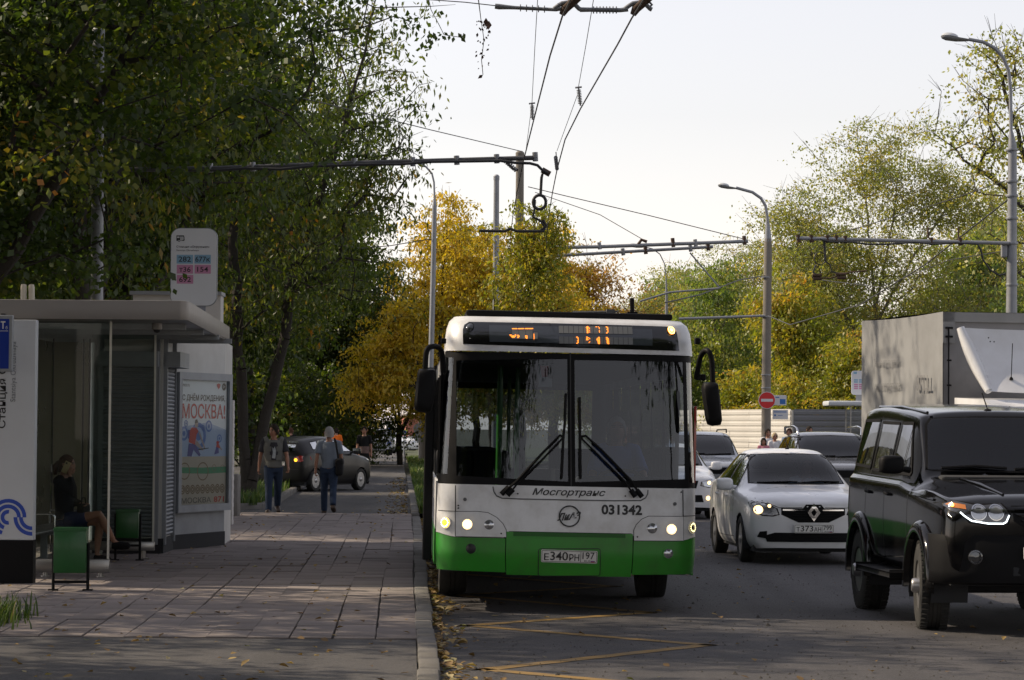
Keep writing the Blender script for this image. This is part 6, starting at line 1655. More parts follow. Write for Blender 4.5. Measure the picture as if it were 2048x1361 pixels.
for pts, w in (([(590, 1290), (640, 1240)], w1), ([(630, 1296), (668, 1256)], w1), ([(1515, 1308), (1478, 1262)], w2), ([(1472, 1306), (1440, 1262)], w2)): barm(pts, 0.028, 'wiper_pivot', w)
# mirrors on bowed arms
def bmirror(arm, hpts, yoff, name='mirror'):
    mb = MB(); q = [bloc(820 + a / 3.303, 600 + b / 3.303) for a, b in arm]
    q = [Vector((x, yoff + 0.25 * (1 - min(1, i / 4)), z)) for i, (x, z) in enumerate(q)]
    for _ in range(2): q = [q[0]] + [p for a, b in zip(q[:-1], q[1:]) for p in (a.lerp(b, 0.25), a.lerp(b, 0.75))] + [q[-1]]
    mb.tube(q, 0.027, 8); o = mb.build('mirror_arm', M_black, BUS, smooth=60)
    q = [bloc(820 + a / 3.303, 600 + b / 3.303) for a, b in hpts]
    n = len(q); cx = sum(p[0] for p in q) / n; cz_ = sum(p[1] for p in q) / n
    mb = MB(); vs = []; fs = []
    lay = [(0.72, -0.11), (0.93, -0.085), (1.0, -0.03), (0.98, 0.04), (0.94, 0.06)]
    for k, dy in lay:
        for x, z in q: vs.append((cx + (x - cx) * k, yoff + dy, cz_ + (z - cz_) * k))
    for i in range(len(lay) - 1):
        for j in range(n): fs.append((i * n + j, i * n + (j + 1) % n, (i + 1) * n + (j + 1) % n, (i + 1) * n + j))
    fs.append(tuple(range(n))); mb.add(vs, fs); h = mb.build('mirror_housing', M_black, o, smooth=45, fixn=True)
    mb = MB(); mb.add([(cx + (x - cx) * 0.93, yoff + 0.061, cz_ + (z - cz_) * 0.93) for x, z in q], [tuple(range(n))]); mb.build('mirror_glass', M_chrome, o)
    return o
bmirror([(205, 480), (200, 380), (190, 325), (150, 308), (105, 318), (88, 360), (85, 470), (78, 600)], [(45, 462), (140, 458), (157, 470), (158, 560), (140, 690), (122, 745), (100, 752), (40, 745), (16, 730), (12, 690), (25, 560), (35, 480)], -0.02)
bmirror([(1895, 520), (1905, 440), (1915, 370), (1940, 335), (1962, 340), (1980, 390), (1985, 480), (1988, 640)], [(1925, 548), (2000, 548), (2020, 562), (2032, 640), (2046, 800), (2036, 830), (1980, 838), (1950, 828), (1938, 790), (1918, 650), (1912, 580)], -0.02)
mb = MB()
for x, y in ((1907, 270), (1912, 510), (1945, 512)):
    X, Z = bloc(820 + x / 3.303, 600 + y / 3.303); mb.box(X - 0.03, X + 0.02, 0.2, 0.3, Z - 0.03, Z + 0.03, bev=0.01)
X, Z = bloc(820 + 205 / 3.303, 600 + 268 / 3.303); mb.box(X - 0.02, X + 0.03, 0.2, 0.3, Z - 0.03, Z + 0.02, bev=0.01)
mb.build('mirror_bracket', M_black, BUS)
for s in (-1, 1):
    for y in (2.75, 8.6): make_wheel(BUS, s * 1.04, y, 0.48, 0.3, 0, 0.6)
# ------------------------------------------------------------------ bus shelter, kiosk and pavement furniture
M_steel = mat('brushed_steel', (0.34, 0.335, 0.33), 0.32, metal=0.85, var=0.12, scale=3, rvar=0.12, dirt=0.4, dirtcol=(0.12, 0.11, 0.1))
M_gold = mat('warm_steel_panel', (0.21, 0.195, 0.15), 0.3, metal=0.85, var=0.1, scale=2, rvar=0.1, dirt=0.3, dirtcol=(0.1, 0.09, 0.07))
M_fascia = mat('roof_fascia', (0.2, 0.19, 0.185), 0.42, metal=0.25, var=0.06, rvar=0.08, dirt=0.4, dirtcol=(0.2, 0.18, 0.165))
M_pylon = mat('pylon_white', (0.5, 0.53, 0.57), 0.5, var=0.04, dirt=0.25, dirtcol=(0.35, 0.35, 0.36))
M_kiosk = mat('kiosk_grey', (0.27, 0.29, 0.315), 0.5, metal=0.2, var=0.07, dirt=0.4, dirtcol=(0.1, 0.1, 0.1))
M_kioskw = mat('kiosk_white', (0.5, 0.5, 0.48), 0.6, var=0.06, dirt=0.5, dirtcol=(0.33, 0.31, 0.28), dscale=2)
M_bin = mat('bin_green', (0.006, 0.085, 0.014), 0.4, var=0.12, coat=0.1, dirt=0.5, dirtcol=(0.01, 0.05, 0.012), dscale=5)
M_sign = mat('sign_white', (0.6, 0.61, 0.64), 0.45, var=0.03)
YP = G(60, 1167, ZS).y
SH = thing('bus_shelter', 'grey metal and glass bus shelter with a wide flat roof', 'bus shelter', (P(60, 1167, YP).x, YP, ZS))
o0 = Vector(SH.location)
def loc_(v): return Vector(v) - o0
def sp(px, py, Y): return loc_(P(px, py, Y))
# roof with a rounded fascia running round the front and the street side
YR0, YR1 = 30.0, 37.6
zf1 = P(300, 601, YR0).z; zf0 = P(300, 640, YR0).z
xr0 = P(374, 620, YR0).x; xr1 = P(457, 660, YR1).x
prof = [(-0.02, 0.0), (0.0, 0.003), (0.012, 0.05), (0.015, 0.12), (0.012, zf1 - zf0 - 0.035), (0.012, zf1 - zf0 - 0.006), (-0.03, zf1 - zf0)]
corner = [(-8.0, YR0), (xr0 - 0.09, YR0), (xr0 - 0.03, YR0 + 0.03), (xr0, YR0 + 0.1), (xr1, YR1)]
mb = MB(); k = len(prof)
for i, (x, y) in enumerate(corner):
    a = Vector(corner[max(0, i - 1)]); b = Vector(corner[min(len(corner) - 1, i + 1)]); t = (b - a).normalized(); n_ = Vector((t.y, -t.x))
    for o_, z in prof: mb.v.append(tuple(loc_((x + n_.x * o_, y + n_.y * o_, zf0 + z))))
for i in range(len(corner) - 1):
    for j in range(k - 1): mb.f.append((i * k + j, (i + 1) * k + j, (i + 1) * k + j + 1, i * k + j + 1)); mb.mi.append(0)
mb.build('roof_fascia', M_fascia, SH, smooth=50)
mb = MB(); zt = zf1 - 0.01
for z in (zf0 + 0.02, zt): mb.add([loc_(p) for p in ((-8, YR0 + 0.01, z), (xr0 - 0.02, YR0 + 0.02, z), (xr1 + 0.02, YR1, z), (-8, YR1, z))], [(0, 1, 2, 3)])
mb.add([loc_(p) for p in ((xr1 + 0.02, YR1, zf0 + 0.02), (-8, YR1, zf0 + 0.02), (-8, YR1, zt), (xr1 + 0.02, YR1, zt))], [(0, 1, 2, 3)])
mb.build('roof_panel', M_steel, SH)
for y in (31.6, 33.4, 35.2, 36.8):
    mb = MB(); a = loc_((-7.6, y, zf0 - 0.05)); mb.box(a.x, xr0 - 0.2 - o0.x, a.y - 0.02, a.y + 0.02, a.z, a.z + 0.066); mb.build('roof_beam', M_kiosk, SH)
# glass screens with a channel underneath
def screen(px0, px1, Y, ytop, yrail0, yrail1, yfoot, foots):
    a, b = P(px0, yrail0, Y), P(px1, yrail0, Y); zt_ = zf0 + 0.0; zr0 = P(px1, yrail1, Y).z; zr1 = P(px1, yrail0, Y).z
    mb = MB(); mb.box(a.x - o0.x, b.x - o0.x - 0.012, Y - o0.y - 0.006, Y - o0.y + 0.006, zr1 - o0.z + 0.002, zt_ - o0.z); mb.build('glass_screen', G_pane, SH)
    mb = MB(); mb.box(b.x - o0.x - 0.012, b.x - o0.x + 0.012, Y - o0.y - 0.008, Y - o0.y + 0.008, zr1 - o0.z + 0.002, zt_ - o0.z); mb.build('screen_edge', mat('bright_glass_edge', (0.55, 0.55, 0.5), 0.4), SH)  # pale colour stands in for light caught in the glass edge
    mb = MB(); mb.box(a.x - o0.x, b.x - o0.x + 0.02, Y - o0.y - 0.035, Y - o0.y + 0.035, zr0 - o0.z, zr1 - o0.z, bev=0.008); mb.build('screen_channel', M_steel, SH, smooth=40)
    for f in foots:
        q = P(f, yfoot, Y); mb = MB(); mb.lathe([(0.028, 0), (0.028, zr0 - ZS)], 12, T(q.x - o0.x, Y - o0.y, 0)); mb.lathe([(0.05, 0), (0.05, 0.012)], 12, T(q.x - o0.x, Y - o0.y, 0)); mb.build('screen_foot', M_steel, SH, smooth=40)
screen(66, 216, 30.6, 640, 1119, 1146, 1167, (90, 201))
screen(180, 306, 35.0, 640, 1084, 1102, 1124, (200, 287))
# back wall of steel panels
for a, b in ((105, 163), (166, 176)):
    pa, pb = P(a, 900, 36.6), P(b, 900, 36.6); mb = MB(); mb.box(pa.x - o0.x + 0.006, pb.x - o0.x - 0.006, 36.6 - o0.y, 36.64 - o0.y, 0.1, zf0 - o0.z - 0.05, bev=0.004); mb.build('back_panel', M_gold, SH)
xw = P(103, 900, 36.6).x - o0.x
for k in range(5):
    mb = MB(); mb.box(xw - 0.04, xw, 30.3 - o0.y + k * 1.26, 31.54 - o0.y + k * 1.26, 0.1, zf0 - o0.z - 0.05, bev=0.004); mb.build('back_panel', M_gold, SH)
for a in (104, 164.5, 177):
    pa = P(a, 900, 36.6); mb = MB(); mb.box(pa.x - o0.x - 0.008, pa.x - o0.x + 0.008, 36.61 - o0.y, 36.65 - o0.y, 0.0, zf0 - o0.z); mb.build('panel_joint', M_ink, SH)
# camera dome under the roof
q = sp(314, 655, 31.2); mb = MB(); mb.lathe([(0.055, 0), (0.06, -0.06), (0.055, -0.075)], 16, T(q.x, q.y, zf0 - o0.z + 0.01)); mb.build('camera_housing', M_fascia, SH, smooth=40)
mb = MB(); mb.lathe([(0.001, -0.115), (0.03, -0.105), (0.044, -0.075)], 16, T(q.x, q.y, zf0 - o0.z + 0.01)); mb.build('camera_dome', M_ink, SH, smooth=60)
# bench along the back with loops of steel tube
bx = P(122, 1060, 34).x - o0.x
for i in range(5):
    mb = MB(); mb.box(bx - 0.36 + i * 0.085, bx - 0.29 + i * 0.085, 31.4 - o0.y, 35.8 - o0.y, 0.40, 0.43, bev=0.008); mb.build('bench_slat', M_steel, SH)
for y in (31.5, 33.1, 34.9):
    mb = MB(); y_ = y - o0.y
    mb.tube([(bx - 0.3, y_, 0.43), (bx - 0.3, y_, 0.58), (bx - 0.27, y_, 0.61), (bx + 0.04, y_, 0.61), (bx + 0.07, y_, 0.58), (bx + 0.07, y_, 0.42)], 0.013, 8); mb.build('bench_armrest', M_chrome, SH, smooth=60)
for y in (31.6, 33.6, 35.6):
    mb = MB(); mb.box(bx - 0.34, bx + 0.06, y - 0.03 - o0.y, y + 0.03 - o0.y, 0.34, 0.399); mb.box(bx - 0.18, bx - 0.1, y - 0.03 - o0.y, y + 0.03 - o0.y, 0, 0.34); mb.build('bench_leg', M_kiosk, SH)
# information pillar
PY = thing('stop_pillar', 'tall white stop pillar with blue wave emblem at the left edge', 'pillar', (P(65, 1167, YP - 0.05).x, YP - 0.05, ZS))
o1 = Vector(PY.location)
zt_ = P(40, 640, YP - 0.05).z - ZS; zb_k = P(40, 1081, YP - 0.05).z - ZS
mb = MB(); mb.box(-1.1, 0, 0.0, 0.16, zb_k + 0.002, zt_, bev=0.006); mb.build('panel', M_pylon, PY)
mb = MB(); mb.box(-1.1, 0.004, -0.004, 0.164, 0, zb_k); mb.build('base', M_black, PY)
pmp = lambda u, v, off: Vector((u, -off - 0.0005, v))
def pp(px, py): q = P(px, py, YP - 0.05) - o1; return (q.x, q.z)
rotm = lambda x0, z0: (lambda u, v, off: Vector((x0 - v, -off - 0.0005, z0 + u)))
mb = MB(); a = pp(15, 857); b = pp(34, 804)
text(mb, 'Станция Окружная', 1, rotm(*a), fit=(0, 0.0, 1.22, 0.105), bold=0.012)
mb.build('station_name', M_ink, PY)
mb = MB(); text(mb, 'Stantsiya Okruzhnaya', 1, rotm(*b), fit=(0, 0, 0.64, 0.072)); mb.build('station_name_latin', mat('grey_ink', (0.14, 0.15, 0.17), 0.5), PY)
def arc_band(mb, cx, cz, r, w, a0, a1, mapf, n=20, off=0.003):
    vs = []; fs = []
    for k in range(n + 1):
        a = R(a0 + (a1 - a0) * k / n)
        for q in (r - w / 2, r + w / 2): vs.append(mapf(cx + q * math.cos(a), cz + q * math.sin(a), off))
    for k in range(n): fs.append((2 * k, 2 * k + 1, 2 * k + 3, 2 * k + 2))
    mb.add(vs, fs)
mb = MB(); c = pp(16, 1035); pm_ = 1 / (FPX / YP); w = 7.5 * pm_
arc_band(mb, c[0], c[1], 33 * pm_, w, 0, 250, pmp); arc_band(mb, c[0], c[1], 22 * pm_, w, 0, 250, pmp); arc_band(mb, c[0], c[1], 11 * pm_, w, 80, 280, pmp)
c2 = pp(64, 1035); arc_band(mb, c2[0], c2[1], 33 * pm_, w, 180, 272, pmp); arc_band(mb, c2[0], c2[1], 22 * pm_, w, 180, 272, pmp)
mb.build('wave_emblem', M_blueink, PY)
# hanging blue sign at the edge
BS = thing('transport_sign', 'framed blue stop sign with a white letter, cut by the left edge', 'sign', P(24, 738, YP - 0.35))
w_, h_ = 0.5, P(24, 632, YP - 0.35).z - P(24, 745, YP - 0.35).z
mb = MB(); mb.box(-w_, 0, 0, 0.08, -0.03, h_ - 0.03, bev=0.008); mb.build('frame', M_kiosk, BS)
f_ = lambda u, v, off: Vector((u, -off, v))
mb = MB(); patch(mb, [(-w_ + 0.03, 0.0), (-0.035, 0.0), (-0.035, h_ - 0.07), (-w_ + 0.03, h_ - 0.07)], f_, 0.5, 0.004); mb.build('blue_panel', mat('sign_blue', (0.008, 0.03, 0.24), 0.5, spec=0.2), BS)
mb = MB(); patch(mb, [(-w_ + 0.05, h_ - 0.2), (-0.045, h_ - 0.2), (-0.045, h_ - 0.195), (-w_ + 0.05, h_ - 0.195)], f_, 0.5, 0.006)
text(mb, 'Т', 1, f_, fit=(-0.125, h_ - 0.175, -0.075, h_ - 0.095), bold=0.03, off=0.006); text(mb, 'б', 1, f_, fit=(-0.072, h_ - 0.18, -0.052, h_ - 0.145), off=0.006)
mb.build('sign_lettering', M_sign, BS)
mb = MB(); mb.box(-0.3, -0.2, 0.08, 0.32, h_ * 0.4, h_ * 0.5); mb.build('bracket', M_kiosk, BS)
# aerials on the roof
for px, lab in ((47, 'left one of two white cylinder aerials on the shelter roof'), (64, 'slightly tilted right one of two white cylinder aerials on the shelter roof')):
    q = P(px, 600, 32.0); A = thing('antenna', lab, 'aerial', (q.x, 32.0, zf1 - 0.012), 0, 'aerials on the shelter roof', rot=(0, R(-2 if px > 50 else 0), 0))
    mb = MB(); mb.lathe([(0.02, 0), (0.02, 0.05)], 10); mb.lathe([(0.038, 0.045), (0.038, 0.06)], 14); mb.build('mount', M_steel, A)
    mb = MB(); mb.lathe([(0.034, 0.06), (0.036, 0.24), (0.03, 0.275), (0.001, 0.28)], 16); mb.build('cylinder', mat('aerial_white', (0.55, 0.5, 0.4), 0.5), A, smooth=50)
# green bins
def bin_(px0, px1, y0, y1, yfoot, lab):
    q = G((px0 + px1) / 2, yfoot, ZS); s = FPX / q.y; w = (px1 - px0) / s / 2
    B = thing('litter_bin', lab, 'bin', (q.x, q.y + 0.15, ZS), R(4), 'green litter bins')
    z1 = P(0, y0, q.y).z - ZS; z0 = P(0, y1, q.y).z - ZS
    z1 = P((px0 + px1) / 2, y0, q.y).z - ZS; z0 = P((px0 + px1) / 2, y1, q.y).z - ZS
    mb = MB(); mb.box(-w, w, -0.14, 0.14, z0, z1, bev=0.012); mb.box(-w + 0.02, w - 0.02, -0.12, 0.12, z1, z1 + 0.004); mb.build('bin_box', M_bin, B, smooth=40)
    mb = MB(); mb.box(-w - 0.006, w + 0.006, -0.146, 0.146, z1 - 0.03, z1 + 0.002, bev=0.004); mb.build('rim', M_bin, B)
    for s_ in (-1, 1):
        mb = MB(); mb.tube([(s_ * (w + 0.012), 0.0, 0.005), (s_ * (w + 0.012), 0.0, z0 + 0.3)], 0.016, 8); mb.box(s_ * (w + 0.012) - 0.05, s_ * (w + 0.012) + 0.05, -0.05, 0.05, 0, 0.012); mb.build('leg', M_black, B, smooth=50)
    mb = MB(); mb.box(-w, w, -0.012, 0.012, z0 - 0.11, z0 - 0.08); mb.build('crossbar', M_black, B)
bin_(104, 168, 1057, 1147, 1183, 'nearer green litter bin on black legs in front of the glass')
bin_(229, 274, 1020, 1077, 1122, 'farther green litter bin before the roller shutter')

# kiosk
KA, KB, KC, KD = G(180, 1108, ZS), G(322, 1108, ZS), G(342, 1100, ZS), G(446, 1091, ZS)
KA = Vector((KA.x, KB.y + 0.02, ZS))
KI = thing('kiosk', 'grey kiosk with closed roller shutters joined to the shelter', 'kiosk', (KB.x, KB.y, ZS)); o2 = Vector(KI.location)
zk = 2.88
def face_map(a, b):
    a = Vector(a); b = Vector(b); t = (b - a); t.z = 0; t.normalize(); n = Vector((t.y, -t.x, 0))
    return plane_map(a - o2, t, (0, 0, 1), n)
back = 41.0
mb = MB(); poly = [KA, KB, KC, KD, Vector((KD.x - 0.1, back, ZS)), Vector((KA.x, back, ZS))]
n_ = len(poly)
mb.add([tuple(p - o2) for p in poly] + [tuple(p - o2 + Vector((0, 0, zk))) for p in poly], [tuple(range(n_)), tuple(range(2 * n_ - 1, n_ - 1, -1))] + [(i, (i + 1) % n_, n_ + (i + 1) % n_, n_ + i) for i in range(n_)], mi=0)
mb.build('kiosk_wall', M_kioskw, KI)
def shutter(a, b, u0, u1, z0, z1, house=True):
    f = face_map(a, b); mb = MB(); n = int((z1 - z0) / 0.052); h = (z1 - z0) / n
    for k in range(n):
        z = z0 + k * h; prf = [(0.012, 0), (0.03, 0.012), (0.036, h * 0.5), (0.03, h - 0.012), (0.012, h - 0.003)]
        vs = [f(u, z + zz, oo) for oo, zz in prf for u in (u0, u1)]
        mb.add(vs, [(2 * i, 2 * i + 1, 2 * i + 3, 2 * i + 2) for i in range(4)])
    s_ = mb.build('roller_shutter', M_kiosk, KI, smooth=30); s_['kind'] = 'stuff'
    for u in (u0 - 0.035, u1 + 0.035):
        mb = MB(); mb.add([f(u + du, z, o_) for z in (0.12, zk) for o_ in (0.0, 0.055) for du in (-0.035, 0.035)], [(0, 1, 3, 2), (4, 6, 7, 5), (0, 4, 5, 1), (2, 3, 7, 6), (0, 2, 6, 4), (1, 5, 7, 3)]); mb.build('shutter_rail', M_kiosk, KI)
    mb = MB(); mb.add([f(u, z, o_) for z in (z1, z1 + 0.2) for o_ in (0.0, 0.22) for u in (u0 - 0.07, u1 + 0.07)], [(0, 1, 3, 2), (4, 6, 7, 5), (0, 4, 5, 1), (2, 3, 7, 6), (0, 2, 6, 4), (1, 5, 7, 3)]); mb.build('shutter_box', M_kiosk, KI)
LAB = (KB - KA).length; LBC = (KC - KB).length
shutter(KA, KB, LAB - 0.78, LAB - 0.11, 0.22, 2.46)
shutter(KB, KC, 0.1, LBC - 0.08, 0.22, 2.46)
f = face_map(KA, KB); mb = MB(); patch(mb, [(0.0, 0.12), (LAB - 0.86, 0.12), (LAB - 0.86, zk), (0.0, zk)], f, 1.0, 0.02, 0.02); mb.build('side_panel', M_kiosk, KI)
for a, b in ((KA, KB), (KB, KC), (KC, KD)):
    f = face_map(a, b); L = (b - a).length; mb = MB(); mb.add([f(u, z, o_) for z in (0.0, 0.2) for o_ in (0.0, 0.028) for u in (0.0, L)], [(0, 1, 3, 2), (4, 6, 7, 5), (0, 4, 5, 1), (2, 3, 7, 6), (0, 2, 6, 4), (1, 5, 7, 3)]); mb.build('plinth', M_int, KI)
f = face_map(KC, KD); LCD = (KD - KC).length
mb = MB(); patch(mb, [(0.0, 0.2), (LCD, 0.2), (LCD, 0.52), (0.0, 0.52)], f, 1.0, 0.012, 0.012); mb.build('lower_panel', M_kiosk, KI)
# poster case
PC = thing('poster_case', 'lit style poster case with a red and blue city birthday poster', 'poster', KC); PC.location = KC; o2b = o2; 
def fm(u, v, off):
    t = (KD - KC); t.z = 0; t.normalize(); n = Vector((t.y, -t.x, 0)); return t * u + n * (off + 0.015) + Vector((0, 0, v))
z0_, z1_ = 0.5, 2.42; u1_ = LCD + 0.06
mb = MB(); patch(mb, [(0.02, z0_), (u1_, z0_), (u1_, z1_), (0.02, z1_)], fm, 0.6, 0.08, 0.08, holes=[[(0.11, z0_ + 0.1), (u1_ - 0.09, z0_ + 0.1), (u1_ - 0.09, z1_ - 0.1), (0.11, z1_ - 0.1)]]); mb.build('frame', M_kiosk, PC)
a0_, a1_, b0_, b1_ = 0.11, u1_ - 0.09, z0_ + 0.1, z1_ - 0.1
W_, H_ = a1_ - a0_, b1_ - b0_
pf = lambda u, v, off: fm(a0_ + u * W_, b0_ + v * H_, 0.03 + off)
def flat(name, polys, m, off, parent=PC):
    mb = MB()
    for p in polys: mb.add([pf(u, v, off) for u, v in p], [tuple(range(len(p)))])
    return mb.build(name, m, parent)
rect = lambda a, b, c, d: [(a, b), (c, b), (c, d), (a, d)]
M_pblue = mat('poster_pale_blue', (0.4, 0.48, 0.68), 0.6, var=0.12, scale=3)
M_pcream = mat('poster_cream', (0.5, 0.43, 0.37), 0.7, var=0.06)
M_pwhite = mat('poster_white', (0.76, 0.79, 0.86), 0.6, var=0.05)
sheet_p = flat('poster_sheet', [rect(0, 0.38, 1, 1.0)], M_pwhite, 0.0)
flat('poster_art', [[(0, 0.38), (1, 0.38), (1, 0.6), (0.6, 0.66), (0, 0.62)]], M_pblue, 0.001)
flat('poster_art', [rect(0, 0.0, 1, 0.385)], M_pcream, 0.0015)
flat('poster_art', [[(0, 0.255), (0.3, 0.25), (0.6, 0.245), (1, 0.25), (1, 0.3), (0.5, 0.295), (0, 0.302)]], mat('poster_green', (0.1, 0.3, 0.17), 0.7), 0.002)
mb = MB()
for cx, cz, r in ((0.62, 0.63, 0.07), (0.1, 0.57, 0.085), (0.4, 0.55, 0.16), (0.14, 0.65, 0.04), (0.5, 0.62, 0.03), (0.85, 0.53, 0.05)):
    pl = [(cx + r * math.cos(a * math.pi / 10), cz + r * 0.68 * math.sin(a * math.pi / 10)) for a in range(20)]
    pi_ = [(cx + r * 0.66 * math.cos(a * math.pi / 10), cz + r * 0.45 * math.sin(a * math.pi / 10)) for a in range(20)]
    mb.add([pf(u, v, 0.0018) for u, v in pl + pi_], [(i, (i + 1) % 20, 20 + (i + 1) % 20, 20 + i) for i in range(20)])
    pk = [(cx + r * 0.35 * math.cos(a * math.pi / 8), cz + r * 0.24 * math.sin(a * math.pi / 8)) for a in range(16)]; mb.add([pf(u, v, 0.0018) for u, v in pk], [tuple(range(16))])
mb.build('poster_rings', mat('poster_blue', (0.12, 0.2, 0.5), 0.6), PC)
mb = MB()
for k in range(10):
    cx = 0.08 + 0.105 * k * 1.0; cz = 0.115 if k % 2 else 0.13
    for q in (1.0, 0.55):
        r = 0.05 * q; N = 16
        pl = [(cx + r * 1.0 * math.cos(a * 2 * math.pi / N), 0.122 + r * 0.75 * math.sin(a * 2 * math.pi / N)) for a in range(N)]; pi_ = [(cx + (r - 0.014) * math.cos(a * 2 * math.pi / N), 0.122 + (r - 0.014) * 0.75 * math.sin(a * 2 * math.pi / N)) for a in range(N)]
        if cx < 0.96: mb.add([pf(u, v, 0.003) for u, v in pl + pi_], [(i, (i + 1) % N, N + (i + 1) % N, N + i) for i in range(N)])
# bicycle wheels
for cx, cz, r in ((0.12, 0.27, 0.11), (0.5, 0.265, 0.12), (0.74, 0.29, 0.045), (0.92, 0.29, 0.04)):
    N = 24; pl = [(cx + r * math.cos(a * 2 * math.pi / N), cz + r * 0.62 * math.sin(a * 2 * math.pi / N)) for a in range(N)]; pi_ = [(cx + r * 0.88 * math.cos(a * 2 * math.pi / N), cz + r * 0.545 * math.sin(a * 2 * math.pi / N)) for a in range(N)]
    mb.add([pf(u, v, 0.003) for u, v in pl + pi_], [(i, (i + 1) % N, N + (i + 1) % N, N + i) for i in range(N)])
mb.build('poster_pattern', mat('poster_brown', (0.25, 0.17, 0.11), 0.7), PC)
flat('poster_cyclist', [[(0.2, 0.5), (0.33, 0.48), (0.36, 0.56), (0.4, 0.59), (0.36, 0.615), (0.26, 0.62), (0.2, 0.58)], [(0.78, 0.455), (0.86, 0.45), (0.85, 0.475), (0.8, 0.51)], [(0.78, 0.49), (0.84, 0.49), (0.85, 0.505), (0.79, 0.51)]], M_redink, 0.0035)
flat('poster_cyclist', [[(0.17, 0.39), (0.26, 0.385), (0.3, 0.44), (0.42, 0.385), (0.45, 0.4), (0.34, 0.48), (0.2, 0.49)], [(0.74, 0.4), (0.84, 0.41), (0.83, 0.455), (0.78, 0.46)], [(0.18, 0.53), (0.21, 0.53), (0.22, 0.6), (0.18, 0.6)]], mat('poster_violet', (0.1, 0.09, 0.3), 0.6), 0.0036)
flat('poster_cyclist', [[(0.32, 0.62), (0.38, 0.62), (0.395, 0.65), (0.37, 0.68), (0.33, 0.67)], [(0.33, 0.48), (0.36, 0.47), (0.5, 0.43), (0.5, 0.445), (0.36, 0.52)], [(0.4, 0.58), (0.43, 0.58), (0.55, 0.45), (0.53, 0.44)], [(0.84, 0.455), (0.9, 0.43), (0.91, 0.44), (0.85, 0.475)]], mat('poster_skin', (0.42, 0.33, 0.32), 0.7), 0.0034)
flat('poster_cyclist', [[(0.32, 0.65), (0.39, 0.66), (0.37, 0.685), (0.33, 0.68)], [(0.4, 0.435), (0.62, 0.45), (0.62, 0.455), (0.4, 0.445)]], M_ink, 0.0038)
mb = MB(); pt = lambda u, v, off: pf(u, v, 0.004 + off)
text(mb, 'С ДНЁМ РОЖДЕНИЯ,', 1, pt, fit=(0.06, 0.825, 0.96, 0.895), bold=0.012, off=0); text(mb, 'mos.ru', 1, pt, fit=(0.06, 0.945, 0.2, 0.965), off=0)
text(mb, '0+', 1, lambda u, v, o: pf(u, v, 0.006), fit=(0.0, 0.0, 0.001, 0.001)) if False else None
mb.build('poster_lettering', M_ink, PC)
mb = MB(); text(mb, 'МОСКВА!', 1, pt, fit=(0.06, 0.69, 0.965, 0.81), bold=0.012, off=0); text(mb, '871', 1, pt, fit=(0.74, 0.012, 0.96, 0.058), bold=0.012, off=0); mb.build('poster_title', M_redink, PC)
mb = MB(); text(mb, 'МОСКВА', 1, pt, fit=(0.06, 0.012, 0.68, 0.058), bold=0.012, off=0); mb.build('poster_footer', mat('poster_grey', (0.18, 0.16, 0.15), 0.7), PC)
mb = MB(); N = 20; mb.add([pf(0.935 + 0.045 * math.cos(a * 2 * math.pi / N), 0.953 + 0.03 * math.sin(a * 2 * math.pi / N), 0.004) for a in range(N)], [tuple(range(N))]); bd = mb.build('age_badge', M_ink, PC)
mb = MB(); text(mb, '0+', 1, lambda u, v, o: pf(u, v, 0.006), fit=(0.908, 0.942, 0.962, 0.965), off=0); mb.build('age_badge_text', M_sign, bd)
flat('city_crest', [[(0.82, 0.93), (0.855, 0.955), (0.86, 0.972), (0.82, 0.98), (0.78, 0.972), (0.785, 0.955)]], M_redink, 0.004)
mb = MB(); mb.add([fm(u, v, 0.055) for u, v in ((a0_, b0_), (a1_, b0_), (a1_, b1_), (a0_, b1_))], [(0, 1, 2, 3)]); mb.build('glass', G_pane, PC)

# route sign above the kiosk
YS = 38.4; q0 = P(387, 640, YS)
RS = thing('route_sign', 'white rounded route board with blue and pink number tiles above the shelter', 'sign', (q0.x, YS, zk + ZS - 0.004)); o3 = Vector(RS.location)
def rs(px, py): q = P(px, py, YS) - o3; return (q.x, q.z)
l0, l1 = rs(341, 611), rs(434, 458); cxs = (l0[0] + l1[0]) / 2
f_ = lambda u, v, off: Vector((u, -off, v))
mb = MB(); pl = rrect(l0[0], l0[1], l1[0], l1[1], 0.13, 6); mb.prism(pl, 0.0, 0.07); mb.build('board', M_sign, RS, fixn=True)
mb = MB(); pl2 = rrect(l0[0] - 0.008, l0[1] - 0.008, l1[0] + 0.008, l1[1] + 0.008, 0.135, 6); mb.prism(pl2, 0.008, 0.062); mb.build('board_edge', M_kiosk, RS, fixn=True)
a, b = rs(376, 0), rs(418, 0); mb = MB(); mb.box(a[0], b[0], 0.02, 0.055, -0.0, l0[1] + 0.2); mb.build('post', mat('post_lilac', (0.22, 0.23, 0.27), 0.5), RS)
SZ = (6.479, 340, 450)
rz_ = lambda x, y: rs(SZ[1] + x / SZ[0], SZ[2] + y / SZ[0])
def tile(x0, y0, x1, y1, m, s, fx):
    p0, p1 = rz_(x0, y1), rz_(x1, y0); mb = MB(); patch(mb, [p0, (p1[0], p0[1]), p1, (p0[0], p1[1])], f_, 1.0, 0.002); t_ = mb.build('number_tile', m, RS)
    a, b = rz_(fx[0], fx[3]), rz_(fx[2], fx[1]); mb = MB(); text(mb, s, 1, f_, fit=(a[0], a[1], b[0], b[1]), bold=0.012, off=0.004); mb.build('number', M_ink, t_)
M_tb = mat('tile_blue', (0.2, 0.36, 0.5), 0.5); M_tp = mat('tile_pink', (0.5, 0.22, 0.36), 0.5)
tile(85, 390, 300, 503, M_tb, '282', (110, 412, 272, 480)); tile(316, 390, 530, 503, M_tb, '677к', (328, 412, 520, 480))
